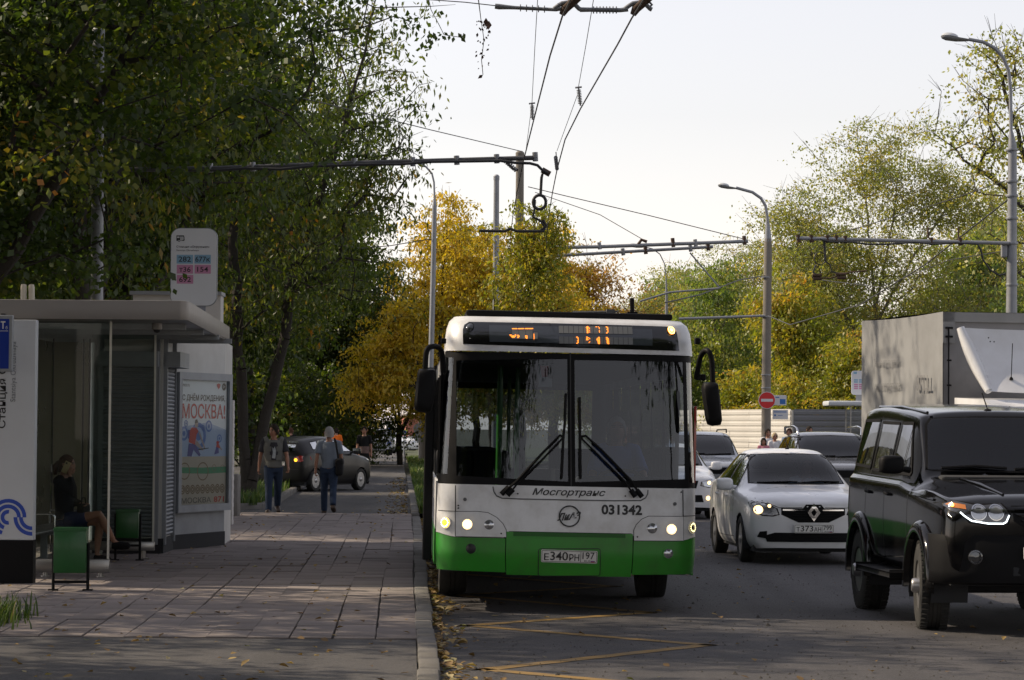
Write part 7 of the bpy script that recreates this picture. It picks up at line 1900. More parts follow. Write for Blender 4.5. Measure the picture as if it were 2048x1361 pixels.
tile(87, 520, 300, 633, M_tp, 'т36', (118, 545, 268, 612)); tile(318, 520, 530, 633, M_tp, '154', (352, 545, 495, 610)); tile(87, 650, 302, 763, M_tp, '692', (118, 675, 272, 742))
mb = MB(); a, b = rz_(82, 303), rz_(512, 272); text(mb, 'Станция «Окружная»', 1, f_, fit=(a[0], a[1], b[0], b[1]), bold=0.012); a, b = rz_(82, 346), rz_(375, 320); text(mb, 'Stantsiya Okruzhnaya', 1, f_, fit=(a[0], a[1], b[0], b[1]))
mb.build('stop_name', M_ink, RS)
mb = MB(); q = lambda pts: [rz_(x, y) for x, y in pts]
patch(mb, q([(84, 150), (84, 138), (180, 138), (187, 160), (187, 185), (190, 192), (184, 208), (134, 208), (130, 196), (118, 190), (104, 196), (100, 210), (84, 210)]), f_, 1, 0.003, holes=[q([(92, 152), (124, 152), (124, 172), (92, 172)]), q([(134, 152), (152, 152), (152, 204), (134, 204)]), q([(158, 152), (174, 152), (178, 190), (158, 204)])])
c_ = rz_(118, 206); patch(mb, circle2(c_[0], c_[1], 0.016, 14), f_, 1, 0.003, holes=[circle2(c_[0], c_[1], 0.009, 12)]); mb.build('bus_pictogram', M_ink, RS)

# ------------------------------------------------------------------ poles, lamps, brackets and wires
M_galv = mat('galvanised', (0.27, 0.28, 0.3), 0.55, metal=0.4, var=0.12, scale=4, dirt=0.4, dirtcol=(0.14, 0.14, 0.14))
M_conc = mat('pole_concrete', (0.2, 0.18, 0.155), 0.9, var=0.18, scale=3, bump=0.3, bscale=40, dirt=0.5, dirtcol=(0.12, 0.11, 0.095))
M_wire = mat('wire', (0.03, 0.03, 0.032), 0.6, var=0.1)
M_rust = mat('rusty_fitting', (0.07, 0.04, 0.025), 0.85, var=0.4, scale=30)
M_lampg = mat('lamp_bowl', (0.5, 0.52, 0.53), 0.25, var=0.05, coat=0.5)
def lamp_post(name, label, Y, base_px, post, arm, head, r0, r1, m, zbase=0.0, group='street lamps'):
    """post: pixels up the thick part; arm: pixels along the bowed tube; head: (x0, y0, x1, y1) tip and root of the lantern"""
    b = P(base_px, 900, Y); b.z = zbase; L = thing(name, label, 'street lamp', b, 0, group)
    q = [P(px, py, Y) - b for px, py in post]
    mb = MB(); mb.tube([Vector((q[0].x, 0, 0))] + q, [r0] + [r0 + (r1 - r0) * (i + 1) / len(q) for i in range(len(q))], 14); pole = mb.build('pole', m, L, smooth=50)
    mb = MB(); mb.lathe([(r0 * 1.5, 0), (r0 * 1.5, 0.06), (r0 * 1.12, 0.1), (r0 * 1.1, 0.4)], 14); mb.build('base_collar', m, pole, smooth=40)
    qa = [P(px, py, Y) - b for px, py in arm]
    mb = MB(); mb.tube([q[-1] - Vector((0, 0, 0.1)), q[-1] + (qa[0] - q[-1]) * 0.12, qa[0]] + qa[1:], [r1 * 1.05, r1 * 0.95] + [r1 * 0.42] * len(qa), 10); mb.build('arm', M_galv, L, smooth=50)
    t0, t1 = P(head[0], head[1], Y) - b, P(head[2], head[3], Y) - b
    ax = t0 - t1; l = ax.length; ang = math.atan2(ax.z, ax.x)
    Mh = T(*t1) @ RY(-ang)
    mb = MB(); prof = [(0, 0.06, 0.07), (0.2, 0.10, 0.10), (0.45, 0.13, 0.13), (0.8, 0.14, 0.13), (0.95, 0.10, 0.09), (1.0, 0.02, 0.03)]
    vs = []; fs = []; n = 14
    for t, wy, hz in prof:
        for k in range(n):
            a = math.pi * k / (n - 1); vs.append(Mh @ Vector((t * l, wy * math.cos(a), hz * math.sin(a) * l * 1.1 - 0.0)))
    for i in range(len(prof) - 1):
        for k in range(n - 1): fs.append((i * n + k, i * n + k + 1, (i + 1) * n + k + 1, (i + 1) * n + k))
        fs.append((i * n, (i + 1) * n, (i + 1) * n + n - 1, i * n + n - 1))
    mb.add(vs, fs); h = mb.build('lamp_head', M_galv, L, smooth=50, fixn=True)
    bmx = bmesh.new(); bmesh.ops.create_uvsphere(bmx, u_segments=14, v_segments=8, radius=1)
    for v in bmx.verts: v.co = Mh @ Vector((l * 0.68 + v.co.x * l * 0.31, v.co.y * 0.12, -0.015 + v.co.z * (0.12 if v.co.z < 0 else 0.01) * l * 1.1))
    mb = MB(); mb.bm(bmx); mb.build('lamp_bowl', M_lampg, h, smooth=60)
    return L, b
L1, b1 = lamp_post('street_lamp', 'tall street lamp on a grey steel pole at the right edge', 57, 2023, [(2023, 622), (2024, 500), (2025, 292)], [(2022, 262), (2021, 180), (2017, 142), (2006, 115), (1990, 97), (1968, 85), (1937, 79)], (1882, 72, 1937, 79), 0.125, 0.09, M_galv)
for py in (300, 363, 392, 437, 487, 570):
    q = P(2024, py, 57) - b1; mb = MB(); mb.lathe([(0.125, -0.025), (0.13, 0), (0.125, 0.025)], 14, T(q.x, 0, q.z)); mb.build('pole_band', M_galv, L1, smooth=40)
mb = MB(); q = P(2008, 500, 57) - b1; mb.box(q.x - 0.06, q.x + 0.06, -0.08, 0.06, q.z - 0.16, q.z + 0.16, bev=0.02); mb.build('junction_box', M_galv, L1)
L2, b2 = lamp_post('street_lamp', 'street lamp on a brown concrete pole carrying the no entry sign', 92, 1531, [(1533, 700), (1536, 500), (1536, 478)], [(1535, 438), (1531, 412), (1522, 397), (1505, 385), (1472, 376)], (1436, 370, 1472, 376), 0.165, 0.12, M_conc)
for py in (750, 776, 634, 555):
    q = P(1532, py, 92) - b2; mb = MB(); mb.lathe([(0.165, -0.02), (0.168, 0), (0.165, 0.02)], 14, T(q.x, 0, q.z)); mb.build('pole_band', M_galv, L2, smooth=40)
lamp_post('street_lamp', 'small far street lamp seen over the right end of the bus roof', 122, 1333, [(1333, 640), (1333, 585)], [(1332, 555), (1329, 528), (1320, 509), (1305, 498), (1286, 494)], (1258, 490, 1286, 494), 0.09, 0.06, M_galv)
lamp_post('street_lamp', 'grey street lamp in front of the golden tree left of the bus', 104, 858, [(861, 760), (867, 520), (869, 412)], [(869, 396), (868, 365), (864, 348), (852, 334), (835, 327), (812, 324)], (780, 321, 812, 324), 0.12, 0.09, M_galv, ZS)
def plain_pole(label, px_base, px_top, py_top, Y, r0, r1, m, name='pole', cat='pole', z=0.0):
    b = P(px_base, 900, Y); b.z = z; t = P(px_top, py_top, Y) - b; L = thing(name, label, cat, b, 0, 'poles for the overhead wires')
    mb = MB(); mb.tube([(0, 0, 0), t * 0.5, t], [r0, (r0 + r1) / 2, r1], 14); mb.build('shaft', m, L, smooth=50)
    mb = MB(); mb.lathe([(r1 * 1.08, -0.12), (r1 * 1.1, 0), (r1 * 0.6, 0.05)], 12, T(*t)); mb.build('cap', m, L, smooth=40)
    return L, b
POLE_A, bA = plain_pole('thick concrete pole rising above the middle of the bus', 1036, 1040, 306, 75, 0.15, 0.11, M_conc)
plain_pole('slimmer bluish pole left of the thick concrete pole', 990, 993, 353, 84, 0.12, 0.085, M_galv)
POLE_B, bB = plain_pole('steel pole half hidden in the dark leaves above the shelter', 193, 197, 60, 40.6, 0.1, 0.085, M_galv, z=ZS)
for py in (165, 335, 345, 412, 420):
    q = P(196, py, 40.6) - bB; mb = MB(); mb.lathe([(0.1, -0.02), (0.105, 0), (0.1, 0.02)], 14, T(q.x, 0, q.z)); mb.build('band', M_galv, POLE_B, smooth=40)

def bracket(label, pts, Y, r, extra=None, m=M_galv, group='brackets that carry the overhead wires'):
    b = P(*pts[0], Y); A = thing('wire_bracket', label, 'bracket', b, 0, group)
    mb = MB(); mb.tube([P(px, py, Y) - b for px, py in pts], r, 10); mb.build('arm', m, A, smooth=50)
    return A, b
def rod(name, A, b, pts, Y, r, m, cap=True, n=7):
    mb = MB(); mb.tube([P(px, py, Y + (e[0] if e else 0)) - b for px, py, *e in pts], r, n, cap); return mb.build(name, m, A, smooth=60)
# the long bracket over the kerb lane
A1, c1 = bracket('long bracket with a black cable reaching from the left pole over the bus', [(196, 341), (440, 337), (700, 327), (1074, 316)], 40.6, 0.036, m=mat('dark_tube', (0.07, 0.07, 0.075), 0.6))
rod('cable', A1, c1, [(330, 341), (440, 341), (490, 337), (560, 339), (620, 333), (680, 331), (740, 329), (800, 329), (860, 324), (940, 323), (1000, 322), (1030, 326), (1060, 327), (1075, 331), (1085, 341), (1096, 347)], 40.5, 0.022, M_wire)
for x, y in ((420, 336), (505, 334), (708, 326), (825, 324), (913, 321), (993, 318), (1070, 314)): rod('clamp', A1, c1, [(x, y - 9), (x + 1, y + 9)], 40.6, 0.042, M_galv)
rod('stay', A1, c1, [(1008, 317), (1016, 328), (1026, 338), (1036, 341)], 40.6, 0.02, M_rust)
for k in range(7): rod('insulator_shed', A1, c1, [(1010 + k * 3.4, 322 + k * 2.9), (1012.5 + k * 3.4, 324 + k * 2.9)], 40.6, 0.036, M_galv)
rod('cable', A1, c1, [(1096, 347), (1086, 345), (1083, 356), (1082, 375), (1081, 392)], 40.6, 0.022, M_wire)
mb = MB(); cc = P(1079, 405, 40.6) - c1
mb.tube([cc + Vector((0.095 * math.cos(a), 0, 0.105 * math.sin(a))) for a in [k * math.pi / 9 for k in range(19)]], 0.024, 7); mb.build('cable_coil', M_wire, A1, smooth=60)
rod('cable', A1, c1, [(1070, 400), (1069, 418), (1066, 435), (1074, 438), (1083, 444), (1089, 455), (1080, 462)], 40.6, 0.018, M_wire)
rod('contact_bar', A1, c1, [(958, 462), (1010, 463), (1020, 458), (1034, 463), (1088, 463)], 40.6, 0.022, M_wire)
rod('contact_horn', A1, c1, [(1086, 463), (1093, 452), (1086, 440)], 40.6, 0.02, M_wire)
rod('end_fitting', A1, c1, [(1084, 340), (1100, 349)], 40.6, 0.045, M_rust)
A2, c2_ = bracket('upper of two grey brackets reaching right from the thick concrete pole', [(1040, 497), (1200, 494), (1496, 483)], 75, 0.05)
A3, c3 = bracket('lower of two grey brackets reaching right from the thick concrete pole', [(1036, 516), (1200, 507), (1426, 494)], 75.5, 0.045)
for (A, c, Y, xs, f) in ((A2, c2_, 75, (1090, 1125, 1198, 1345, 1390, 1488), lambda x: 497 - (x - 1040) * 0.0307), (A3, c3, 75.5, (1245, 1290, 1380, 1415), lambda x: 516 - (x - 1036) * 0.0564)):
    for i, x in enumerate(xs): rod('clamp', A, c, [(x, f(x) - 7 - (4 if i % 2 else 0)), (x + 2, f(x) + 7)], Y, 0.055, M_rust if i % 2 else M_galv)
rod('insulator', A2, c2_, [(1276, 490), (1283, 480), (1294, 484)], 75, 0.045, M_rust)
rod('drop_rod', A3, c3, [(1380, 506), (1440, 577)], 75.5, 0.022, M_galv); rod('cross_rod', A3, c3, [(1280, 603), (1340, 585), (1438, 577)], 75.5, 0.028, M_galv)
A4, c4 = bracket('thin bracket just above the bus roof on the concrete lamp pole', [(1530, 632), (1450, 635), (1358, 638)], 91.8, 0.045)
A5, c5 = bracket('grey bracket with hanging cables on the right edge lamp post', [(2018, 487), (1800, 482), (1593, 477)], 56.9, 0.042)
rod('cable', A5, c5, [(1640, 479), (1660, 484), (1700, 484), (1735, 489), (1775, 489), (1830, 485), (1870, 489), (1910, 486), (1955, 489), (1962, 500), (1966, 520), (1980, 540), (1998, 551), (2012, 548)], 56.8, 0.02, M_wire)
for x in (1596, 1622, 1654, 1672, 1690, 1862, 1920): rod('clamp', A5, c5, [(x, 470 + (x - 1593) * 0.02), (x + 2, 485 + (x - 1593) * 0.02)], 56.9, 0.048, M_rust)
for x in (1856, 1917): rod('insulator', A5, c5, [(x, 455), (x, 476)], 56.9, 0.02, M_rust)
rod('drop_cable', A5, c5, [(1648, 480), (1650, 505), (1650, 520)], 56.9, 0.026, M_wire)
mb = MB(); cc = P(1640, 517, 56.9) - c5; mb.tube([cc + Vector((0.12 * math.cos(a), 0, 0.13 * math.sin(a))) for a in [k * math.pi / 9 for k in range(19)]], 0.012, 6); mb.build('cable_coil', M_wire, A5, smooth=60)
rod('drop_cable', A5, c5, [(1632, 530), (1626, 545), (1634, 552)], 56.9, 0.02, M_wire); rod('drop_cable', A5, c5, [(1648, 520), (1660, 530), (1664, 545), (1690, 548)], 56.9, 0.014, M_wire)
rod('switch_bar', A5, c5, [(1624, 555), (1660, 557), (1700, 545), (1734, 542)], 56.9, 0.016, M_rust)
for x0, x1, y in ((1625, 1643, 551), (1672, 1692, 549), (1626, 1643, 558), (1674, 1692, 556)): rod('switch_block', A5, c5, [(x0, y), (x1, y)], 56.9, 0.035, M_rust)

def wire(label, pts, r, name='overhead_wire', m=M_wire, n=5):
    p0 = P(*pts[0]); W = thing(name, label, 'wire', p0, 0, 'overhead wires')
    mb = MB(); mb.tube([P(*p) - p0 for p in pts], r, n, False); mb.build('strand', m, W, smooth=60); return W, p0
CW1 = [(1180, -60, 24.2), (1146, -10, 25.0), (1125, 32, 26.0), (1100, 112, 28.6), (1066, 246, 35.4), (1047, 322, 40.5), (1034, 385, 47), (1026, 430, 54), (1020, 480, 66), (1020, 520, 80), (1030, 560, 105)]
CW2 = [(1330, -60, 24.2), (1290, -5, 25.2), (1263, 38, 26.2), (1235, 90, 27.9), (1161, 218, 33.6), (1130, 280, 37.4), (1114, 340, 42), (1105, 385, 47), (1096, 440, 56), (1092, 490, 68), (1098, 540, 88)]
wire('left trolley wire running over the bus to the viewer', CW1, 0.009); wire('right trolley wire running over the bus to the viewer', CW2, 0.009)
for i, (lab, ins, up) in enumerate((('left thin suspension wire with a ribbed insulator', [(1065, 240), (1064, 208)], [(1064, 206, 34.6), (1070, 90, 30.0), (1077, -30, 26.0)]), ('right thin suspension wire with a ribbed insulator', [(1161, 212), (1157, 176)], [(1157, 174, 32.8), (1172, 90, 29), (1192, -30, 26)]))):
    Y = 35.2 if i == 0 else 33.4
    w, p0 = wire(lab, [(ins[1][0], ins[1][1], Y)] + up, 0.004)
    mb = MB(); a, b = P(*ins[0], Y) - p0, P(*ins[1], Y) - p0; mb.tube([a, b], 0.012, 6)
    for k in range(9): mb.tube([a.lerp(b, 0.12 + k * 0.09), a.lerp(b, 0.16 + k * 0.09)], 0.028, 8)
    mb.tube([b + Vector((-0.04, 0, 0)), b + Vector((0.04, 0, 0.01))], 0.012, 6); mb.build('insulator', M_galv, w, smooth=40)
    q = ((1063, 215), (1052, 300)) if i == 0 else ((1155, 190), (1114, 302))
    mb = MB(); mb.tube([P(*q[0], Y) - p0, P(*q[1], Y + 5) - p0], 0.004, 5, False); mb.build('lower_strand', M_wire, w)
w, p0 = wire('short insulated hanger above the right trolley wire near the pole', [(1115, 340, 41.5), (1112, 305, 40.0)], 0.008)
mb = MB(); a, b = P(1114, 338, 41.5) - p0, P(1111, 312, 40.4) - p0
for k in range(6): mb.tube([a.lerp(b, k * 0.16), a.lerp(b, k * 0.16 + 0.07)], 0.03, 8)
mb.build('insulator', M_galv, w, smooth=40)
# the cross span close to the viewer
CS, p0 = wire('cross span with insulator rods at the top edge of the view', [(640, -22, 26.2), (860, 0, 26.2), (930, 5, 26.2), (992, 12, 26.2)], 0.005)
def csr(name, pts, r, m=M_galv): mb = MB(); mb.tube([P(x, y, 26.2) - p0 for x, y in pts], r, 9); return mb.build(name, m, CS, smooth=50)
csr('insulator_rod', [(990, 13), (998, 14), (1014, 15), (1030, 16), (1112, 20), (1122, 17)], [0.026, 0.028, 0.022, 0.018, 0.018, 0.024])
for k in range(5): x = 1040 + k * 12; csr('insulator_shed', [(x, 16.4 + k * 0.6), (x + 2, 16.4 + k * 0.6)], 0.035)
csr('insulator_rod', [(1160, 20), (1180, 20), (1240, 21), (1256, 19)], [0.024, 0.022, 0.022, 0.024])
for k in range(8): x = 1186 + k * 6.5; csr('insulator_shed', [(x, 20.5), (x + 2.2, 20.5)], 0.036)
for x0 in (1108, 1250):
    csr('hanger', [(x0, 18), (x0 + 8, 12), (x0 + 16, 7), (x0 + 30, 5), (x0 + 40, 8), (x0 + 50, 18), (x0 + 54, 20)], 0.022)
    csr('ear_clamp', [(x0 + 16, 30), (x0 + 22, 18), (x0 + 36, 6), (x0 + 52, -8)], [0.03, 0.045, 0.045, 0.04], M_rust)
csr('hanger_eye', [(1290, 8), (1300, 14), (1304, 10), (1298, 4)], 0.012)
for lab, pts, r in (('thin stay wire sloping from the dark trees to the concrete pole top', [(300, 130, 42), (640, 205, 55), (860, 260, 66), (1042, 303, 75)], 0.012),
                    ('stay wire from the concrete pole down to the upper bracket tip', [(1056, 374, 75), (1130, 392, 75), (1300, 432, 75), (1490, 479, 75)], 0.012),
                    ('second thin stay wire to the right bracket', [(1070, 385, 75), (1200, 430, 75), (1290, 482, 75)], 0.01),
                    ('long wire sagging before the trees left of the right edge lamp post', [(1536, 632, 91), (1580, 650, 85), (1720, 610, 72), (1850, 530, 62), (2022, 395, 57)], 0.016),
                    ('thin wire from the right edge lamp post towards the golden tree', [(2022, 358, 57), (1900, 400, 60), (1720, 455, 68), (1620, 480, 75)], 0.012),
                    ('dark cable strung from the concrete lamp pole to the brackets', [(1530, 552, 91.6), (1480, 560, 85), (1400, 590, 78), (1330, 606, 76)], 0.02),
                    ('twisted pale cable between the dark trees and the far lamp', [(655, 487, 100), (720, 497, 102), (780, 492, 103), (864, 478, 104)], 0.018),
                    ('thin wire from the right edge lamp post to the bracket tip', [(2022, 500, 57), (1900, 520, 60), (1760, 575, 66), (1640, 560, 75)], 0.01)):
    wire(lab, pts, r)
# twigs hanging into the sky from an unseen bough
def twig(label, stem, leaves, Y, m, seed):
    p0 = P(*stem[0], Y); W = thing('hanging_twig', label, 'twig', p0)
    mb = MB(); mb.tube([P(x, y, Y) - p0 for x, y in stem], [0.006] + [0.0035] * (len(stem) - 1), 5); mb.build('stem', M_bark, W)
    rr = random.Random(seed); mb = MB()
    for x, y, l in leaves:
        p = P(x, y, Y) - p0; a = rr.uniform(-2.6, -0.6); d = Vector((math.cos(a), rr.uniform(-0.5, 0.5), math.sin(a))).normalized() * l; s = d.cross(Vector((0, 1, 0.4))).normalized() * l * 0.28
        mb.add([p, p + d * 0.45 + s, p + d, p + d * 0.45 - s], [(0, 1, 2, 3)])
    o = mb.build('leaves', m, W); o['kind'] = 'stuff'
rr = random.Random(8)
twig('thin drooping seed twig with one red leaf high in the sky', [(955, -15), (962, 40), (968, 80), (963, 120), (966, 150)], [(958 + rr.uniform(-6, 22), 40 + rr.uniform(0, 100), rr.uniform(0.015, 0.045)) for _ in range(34)] + [(972, 36, 0.09), (978, 42, 0.1), (966, 150, 0.06)], 25, mat('dry_leaf', (0.09, 0.04, 0.025), 0.8), 1)
twig('small green twig hanging in the sky beside the dark tree', [(855, -10), (862, 20), (878, 50), (888, 70), (920, 75)], [(870 + rr.uniform(-15, 58), 66 + rr.uniform(-3, 12), rr.uniform(0.04, 0.075)) for _ in range(20)], 25.5, mat('twig_leaf', (0.12, 0.18, 0.05), 0.7), 2)

# ------------------------------------------------------------------ signs, fence and stop across the road
def disc_sign(px, py, Y, r, label):
    q = P(px, py, Y); S = thing('traffic_sign', label, 'traffic sign', q)
    f_ = lambda u, v, off: Vector((u, -off, v))
    mb = MB(); mb.prism(circle2(0, 0, r, 32), 0, 0.025); mb.build('plate', M_sign, S, fixn=True)
    mb = MB(); patch(mb, circle2(0, 0, r * 0.94, 32), f_, 1, 0.004); mb.build('red_disc', mat('sign_red', (0.55, 0.015, 0.02), 0.4), S)
    mb = MB(); patch(mb, rrect(-r * 0.7, -r * 0.16, r * 0.7, r * 0.16, 0.01, 2), f_, 1, 0.008); mb.build('white_bar', M_sign, S)
    return S
disc_sign(1534, 801, 91.78, 0.285, 'round red no entry sign with a white bar on the concrete pole')
def board(px0, py0, px1, py1, Y, label, blue):
    q = P((px0 + px1) / 2, py1, Y); S = thing('notice_board', label, 'sign', q); s = Y / FPX; w = (px1 - px0) * s / 2; h = (py1 - py0) * s; f_ = lambda u, v, off: Vector((u, -off, v))
    mb = MB(); mb.box(-w, w, 0, 0.03, 0, h, bev=0.006); mb.build('plate', M_sign, S)
    mb = MB(); patch(mb, [(w * 0.05, h * 0.12), (w * 0.85, h * 0.12), (w * 0.85, h * 0.62), (w * 0.05, h * 0.62)] if blue else [(-w * 0.85, h * 0.72), (w * 0.8, h * 0.72), (w * 0.8, h * 0.82), (-w * 0.85, h * 0.82)], f_, 1, 0.004)
    if blue: patch(mb, [(-w * 0.6, h * 0.74), (-w * 0.05, h * 0.74), (-w * 0.05, h * 0.84), (-w * 0.6, h * 0.84)], f_, 1, 0.004)
    else: patch(mb, [(-w * 0.3, h * 0.38), (w * 0.3, h * 0.38), (w * 0.3, h * 0.43), (-w * 0.3, h * 0.43)], f_, 1, 0.004); patch(mb, circle2(-w * 0.68, h * 0.42, w * 0.13, 10), f_, 1, 0.004)
    mb.build('blue_print', mat('notice_blue', (0.03, 0.14, 0.42), 0.5), S); return S
board(1545, 791, 1573, 811, 92.2, 'white and blue notice board behind the no entry sign', True)
board(1545, 820, 1576, 839, 92.1, 'pale notice board under the no entry sign', False)
M_fw = mat('white_fence_sheet', (0.5, 0.485, 0.45), 0.6, var=0.08, scale=2, dirt=0.5, dirtcol=(0.38, 0.36, 0.33), dscale=1.0, rand=0.05)
M_fg = mat('grey_fence_sheet', (0.17, 0.175, 0.19), 0.6, var=0.08, scale=2, dirt=0.4, dirtcol=(0.1, 0.1, 0.1), dscale=1.0, rand=0.06)
def fence(label, a, b, m, seg, group='construction fences on the right'):
    a = Vector(a); b = Vector(b); t = b - a; L = t.length; ang = math.atan2(t.y, t.x)
    F_ = thing('fence', label, 'fence', a, ang, group); n = max(1, round(L / seg)); l = L / n; nb = 12; h = 2.5 / nb
    me_b = MB(); vs = []; 
    prf = [(0.0, 0.0), (-0.014, 0.012), (-0.014, h * 0.55), (0.0, h * 0.72), (0.0, h - 0.004), (0.02, h - 0.004), (0.02, 0.0)]
    k = len(prf); me_b.add([(x, y, z) for x in (0.004, l - 0.004) for y, z in prf], [tuple(range(k - 1, -1, -1)), tuple(range(k, 2 * k))] + [(i, (i + 1) % k, k + (i + 1) % k, k + i) for i in range(k)])
    o = me_b.build('fence_board', m, F_, fixn=True); first = True; r_ = random.Random(int(L * 10))
    for i in range(n):
        for j in range(nb):
            if first: c = o; first = False
            else: c = mesh_obj('fence_board', o.data, F_)
            c.location = (i * l, r_.gauss(0, 0.004), 0.06 + j * h)
    for i in range(n + 1):
        mb = MB(); mb.box(i * l - 0.04, i * l + 0.04, 0.03, 0.1, 0, 2.52); mb.build('fence_post', m, F_)
    return F_
pw0, pw1 = P(1250, 860, 118), P(1581, 860, 101); pg1 = P(1850, 860, 101.0); pg2 = P(2200, 860, 99)
fence('sunlit white board fence behind the people at the concrete pole', (pw0.x, pw0.y, 0), (pw1.x, pw1.y, 0), M_fw, 2.0)
fence('grey board fence behind the bus stop across the road', (pw1.x + 0.12, 101, 0), (pg2.x, 99.5, 0), M_fg, 2.2)
# the stop across the road
ST = thing('bus_shelter', 'far bus stop shelter half hidden by the truck across the road', 'bus shelter', P(1655, 900, 97)); ST.location.z = 0; o4 = Vector(ST.location)
q0, q1 = P(1655, 812, 97) - o4, P(1655, 802, 97) - o4
mb = MB(); mb.box(0, 4.2, -0.2, 1.6, q0.z, q1.z, bev=0.05); mb.build('roof', M_pylon, ST, smooth=40)
for x in (0.83, 2.4, 4.0):
    mb = MB(); mb.box(x - 0.02, x + 0.02, 0.1, 0.14, 0, q0.z); mb.box(x - 0.02, x + 0.02, 1.5, 1.54, 0, q0.z); mb.build('post', M_steel, ST)
mb = MB(); mb.add([(0.85, 1.52, 0.3), (3.98, 1.52, 0.3), (3.98, 1.52, q0.z), (0.85, 1.52, q0.z)], [(0, 1, 2, 3)]); mb.build('glass_screen', G_pane, ST)
q = P(1712, 815, 97.5); S2 = thing('route_sign', 'far white route board with tiny tiles beside the truck tarpaulin', 'sign', (q.x, 97.5, P(1712, 801, 97).z)); o5 = Vector(S2.location)
g_ = lambda px, py: (lambda v: (v.x, v.z))(P(px, py, 97.5) - o5)
a, b = g_(1703, 790), g_(1736, 742); f_ = lambda u, v, off: Vector((u, -off, v))
mb = MB(); mb.prism(rrect(a[0], a[1], b[0], b[1], 0.1, 4), 0, 0.06); mb.build('board', M_sign, S2, fixn=True)
mb = MB(); mb.box(0.0, 0.3, 0.02, 0.05, -0.03, a[1] + 0.1); mb.build('post', M_galv, S2)
mb = MB(); mbp = MB(); 
for i in range(2):
    for j in range(2): u, v = g_(1708 + i * 10, 759 + j * 4); patch(mb, [(u, v - 0.05), (u + 0.14, v - 0.05), (u + 0.14, v), (u, v)], f_, 1, 0.003)
    for j in range(3): u, v = g_(1708 + i * 10, 768 + j * 4); patch(mbp, [(u, v - 0.05), (u + 0.14, v - 0.05), (u + 0.14, v), (u, v)], f_, 1, 0.003)
u, v = g_(1707, 744); patch(mb, [(u, v - 0.08), (u + 0.12, v - 0.08), (u + 0.12, v), (u, v)], f_, 1, 0.003)
mb.build('blue_tiles', M_tb, S2); mbp.build('pink_tiles', M_tp, S2)

# ------------------------------------------------------------------ far end of the path
Yb = 262; b0 = P(787, 872, Yb); b1_ = P(812, 872, Yb - 6); b2_ = P(905, 872, Yb + 10)
RB = thing('brick_building', 'red brick building with one small window far down the path', 'building', (b1_.x, b1_.y, 0)); o6 = Vector(RB.location)
M_rbrick = mat('red_brick', (0.3, 0.1, 0.06), 0.9, var=0.15, scale=2, dirt=0.3, dirtcol=(0.22, 0.09, 0.06)); hb = P(800, 831, Yb).z
wl0 = Vector((b0.x, b0.y + 8, 0)) - o6; wr0 = Vector((b2_.x, b2_.y, 0)) - o6
mb = MB(); mb.add([(0, 0, 0), tuple(wl0), tuple(wl0 + Vector((0, 0, hb))), (0, 0, hb)], [(0, 3, 2, 1)]); mb.add([(0, 0, 0), tuple(wr0), tuple(wr0 + Vector((0, 0, hb))), (0, 0, hb)], [(0, 1, 2, 3)])
mb.add([(0, 0, hb), tuple(wl0 + Vector((0, 0, hb))), (wl0.x + wr0.x, wl0.y + wr0.y, hb), tuple(wr0 + Vector((0, 0, hb)))], [(0, 1, 2, 3)])
wall_ = mb.build('wall', M_rbrick, RB)
t_ = wl0.normalized()
for k in (0.48, 0.6):
    mb = MB(); c_ = wl0 * k; n_ = Vector((-t_.y, t_.x, 0)); n_ = n_ if n_.y < 0 else -n_
    mb.add([c_ + n_ * 0.03 + Vector((0, 0, hb * 0.36)), c_ + t_ * 0.4 + n_ * 0.03 + Vector((0, 0, hb * 0.36)), c_ + t_ * 0.4 + n_ * 0.03 + Vector((0, 0, hb * 0.62)), c_ + n_ * 0.03 + Vector((0, 0, hb * 0.62))], [(0, 1, 2, 3)]); mb.build('window', M_int, RB)
mb = MB(); mb.tube([tuple(wl0 + Vector((0, 0, hb))), (0, 0, hb + 0.02), tuple(wr0 + Vector((0, 0, hb)))], 0.12, 6); mb.build('cornice', M_conc, RB)
BR = thing('barrier', 'low red and white barrier before the brick building', 'barrier', P(785, 880, 215)); BR.location.z = 0; s_ = 215 / FPX
for i in range(6):
    mb = MB(); mb.box(i * 15 * s_, (i + 1) * 15 * s_ - 0.02, 0, 0.4, 0.0, 1.15, bev=0.06); mb.build('barrier_block', M_fw if i % 2 == 0 else mat('barrier_red', (0.5, 0.05, 0.05), 0.6), BR, smooth=40)
FP = thing('stop_pillar', 'far pale stop pillar with flat roof at the end of the path', 'pillar', P(778, 899, 172)); FP.location.z = 0; s_ = 172 / FPX
mb = MB(); mb.box(-6 * s_, 6 * s_, 0, 0.2, 0.42, 67 * s_ * 0.96); mb.build('panel', M_pylon, FP); mb = MB(); mb.box(-6.2 * s_, 6.2 * s_, -0.01, 0.21, 0, 0.415); mb.build('base', M_black, FP)
mb = MB(); mb.box(-8 * s_, 20 * s_, -0.3, 2.5, 67 * s_ * 0.97, 67 * s_ * 0.97 + 0.12); mb.build('roof', M_kiosk, FP)
mb = MB(); patch(mb, circle2(0, 0.75, 0.13, 14), lambda u, v, o: Vector((u, -o, v)), 1, 0.01, holes=[circle2(0, 0.75, 0.07, 12)]); patch(mb, [(-0.03, 1.4), (0.03, 1.4), (0.03, 2.0), (-0.03, 2.0)], lambda u, v, o: Vector((u, -o, v)), 1, 0.01); mb.build('emblem', M_blueink, FP)
CSn = thing('crossing_sign', 'small yellow edged crossing sign in front of the brick building', 'traffic sign', P(808, 866, 180)); s_ = 180 / FPX; f_ = lambda u, v, o: Vector((u, -o, v))
mb = MB(); mb.box(-6.5 * s_, 6.5 * s_, 0, 0.02, -5 * s_, 6 * s_); mb.build('border', mat('fluor_yellow', (0.5, 0.6, 0.05), 0.5), CSn)
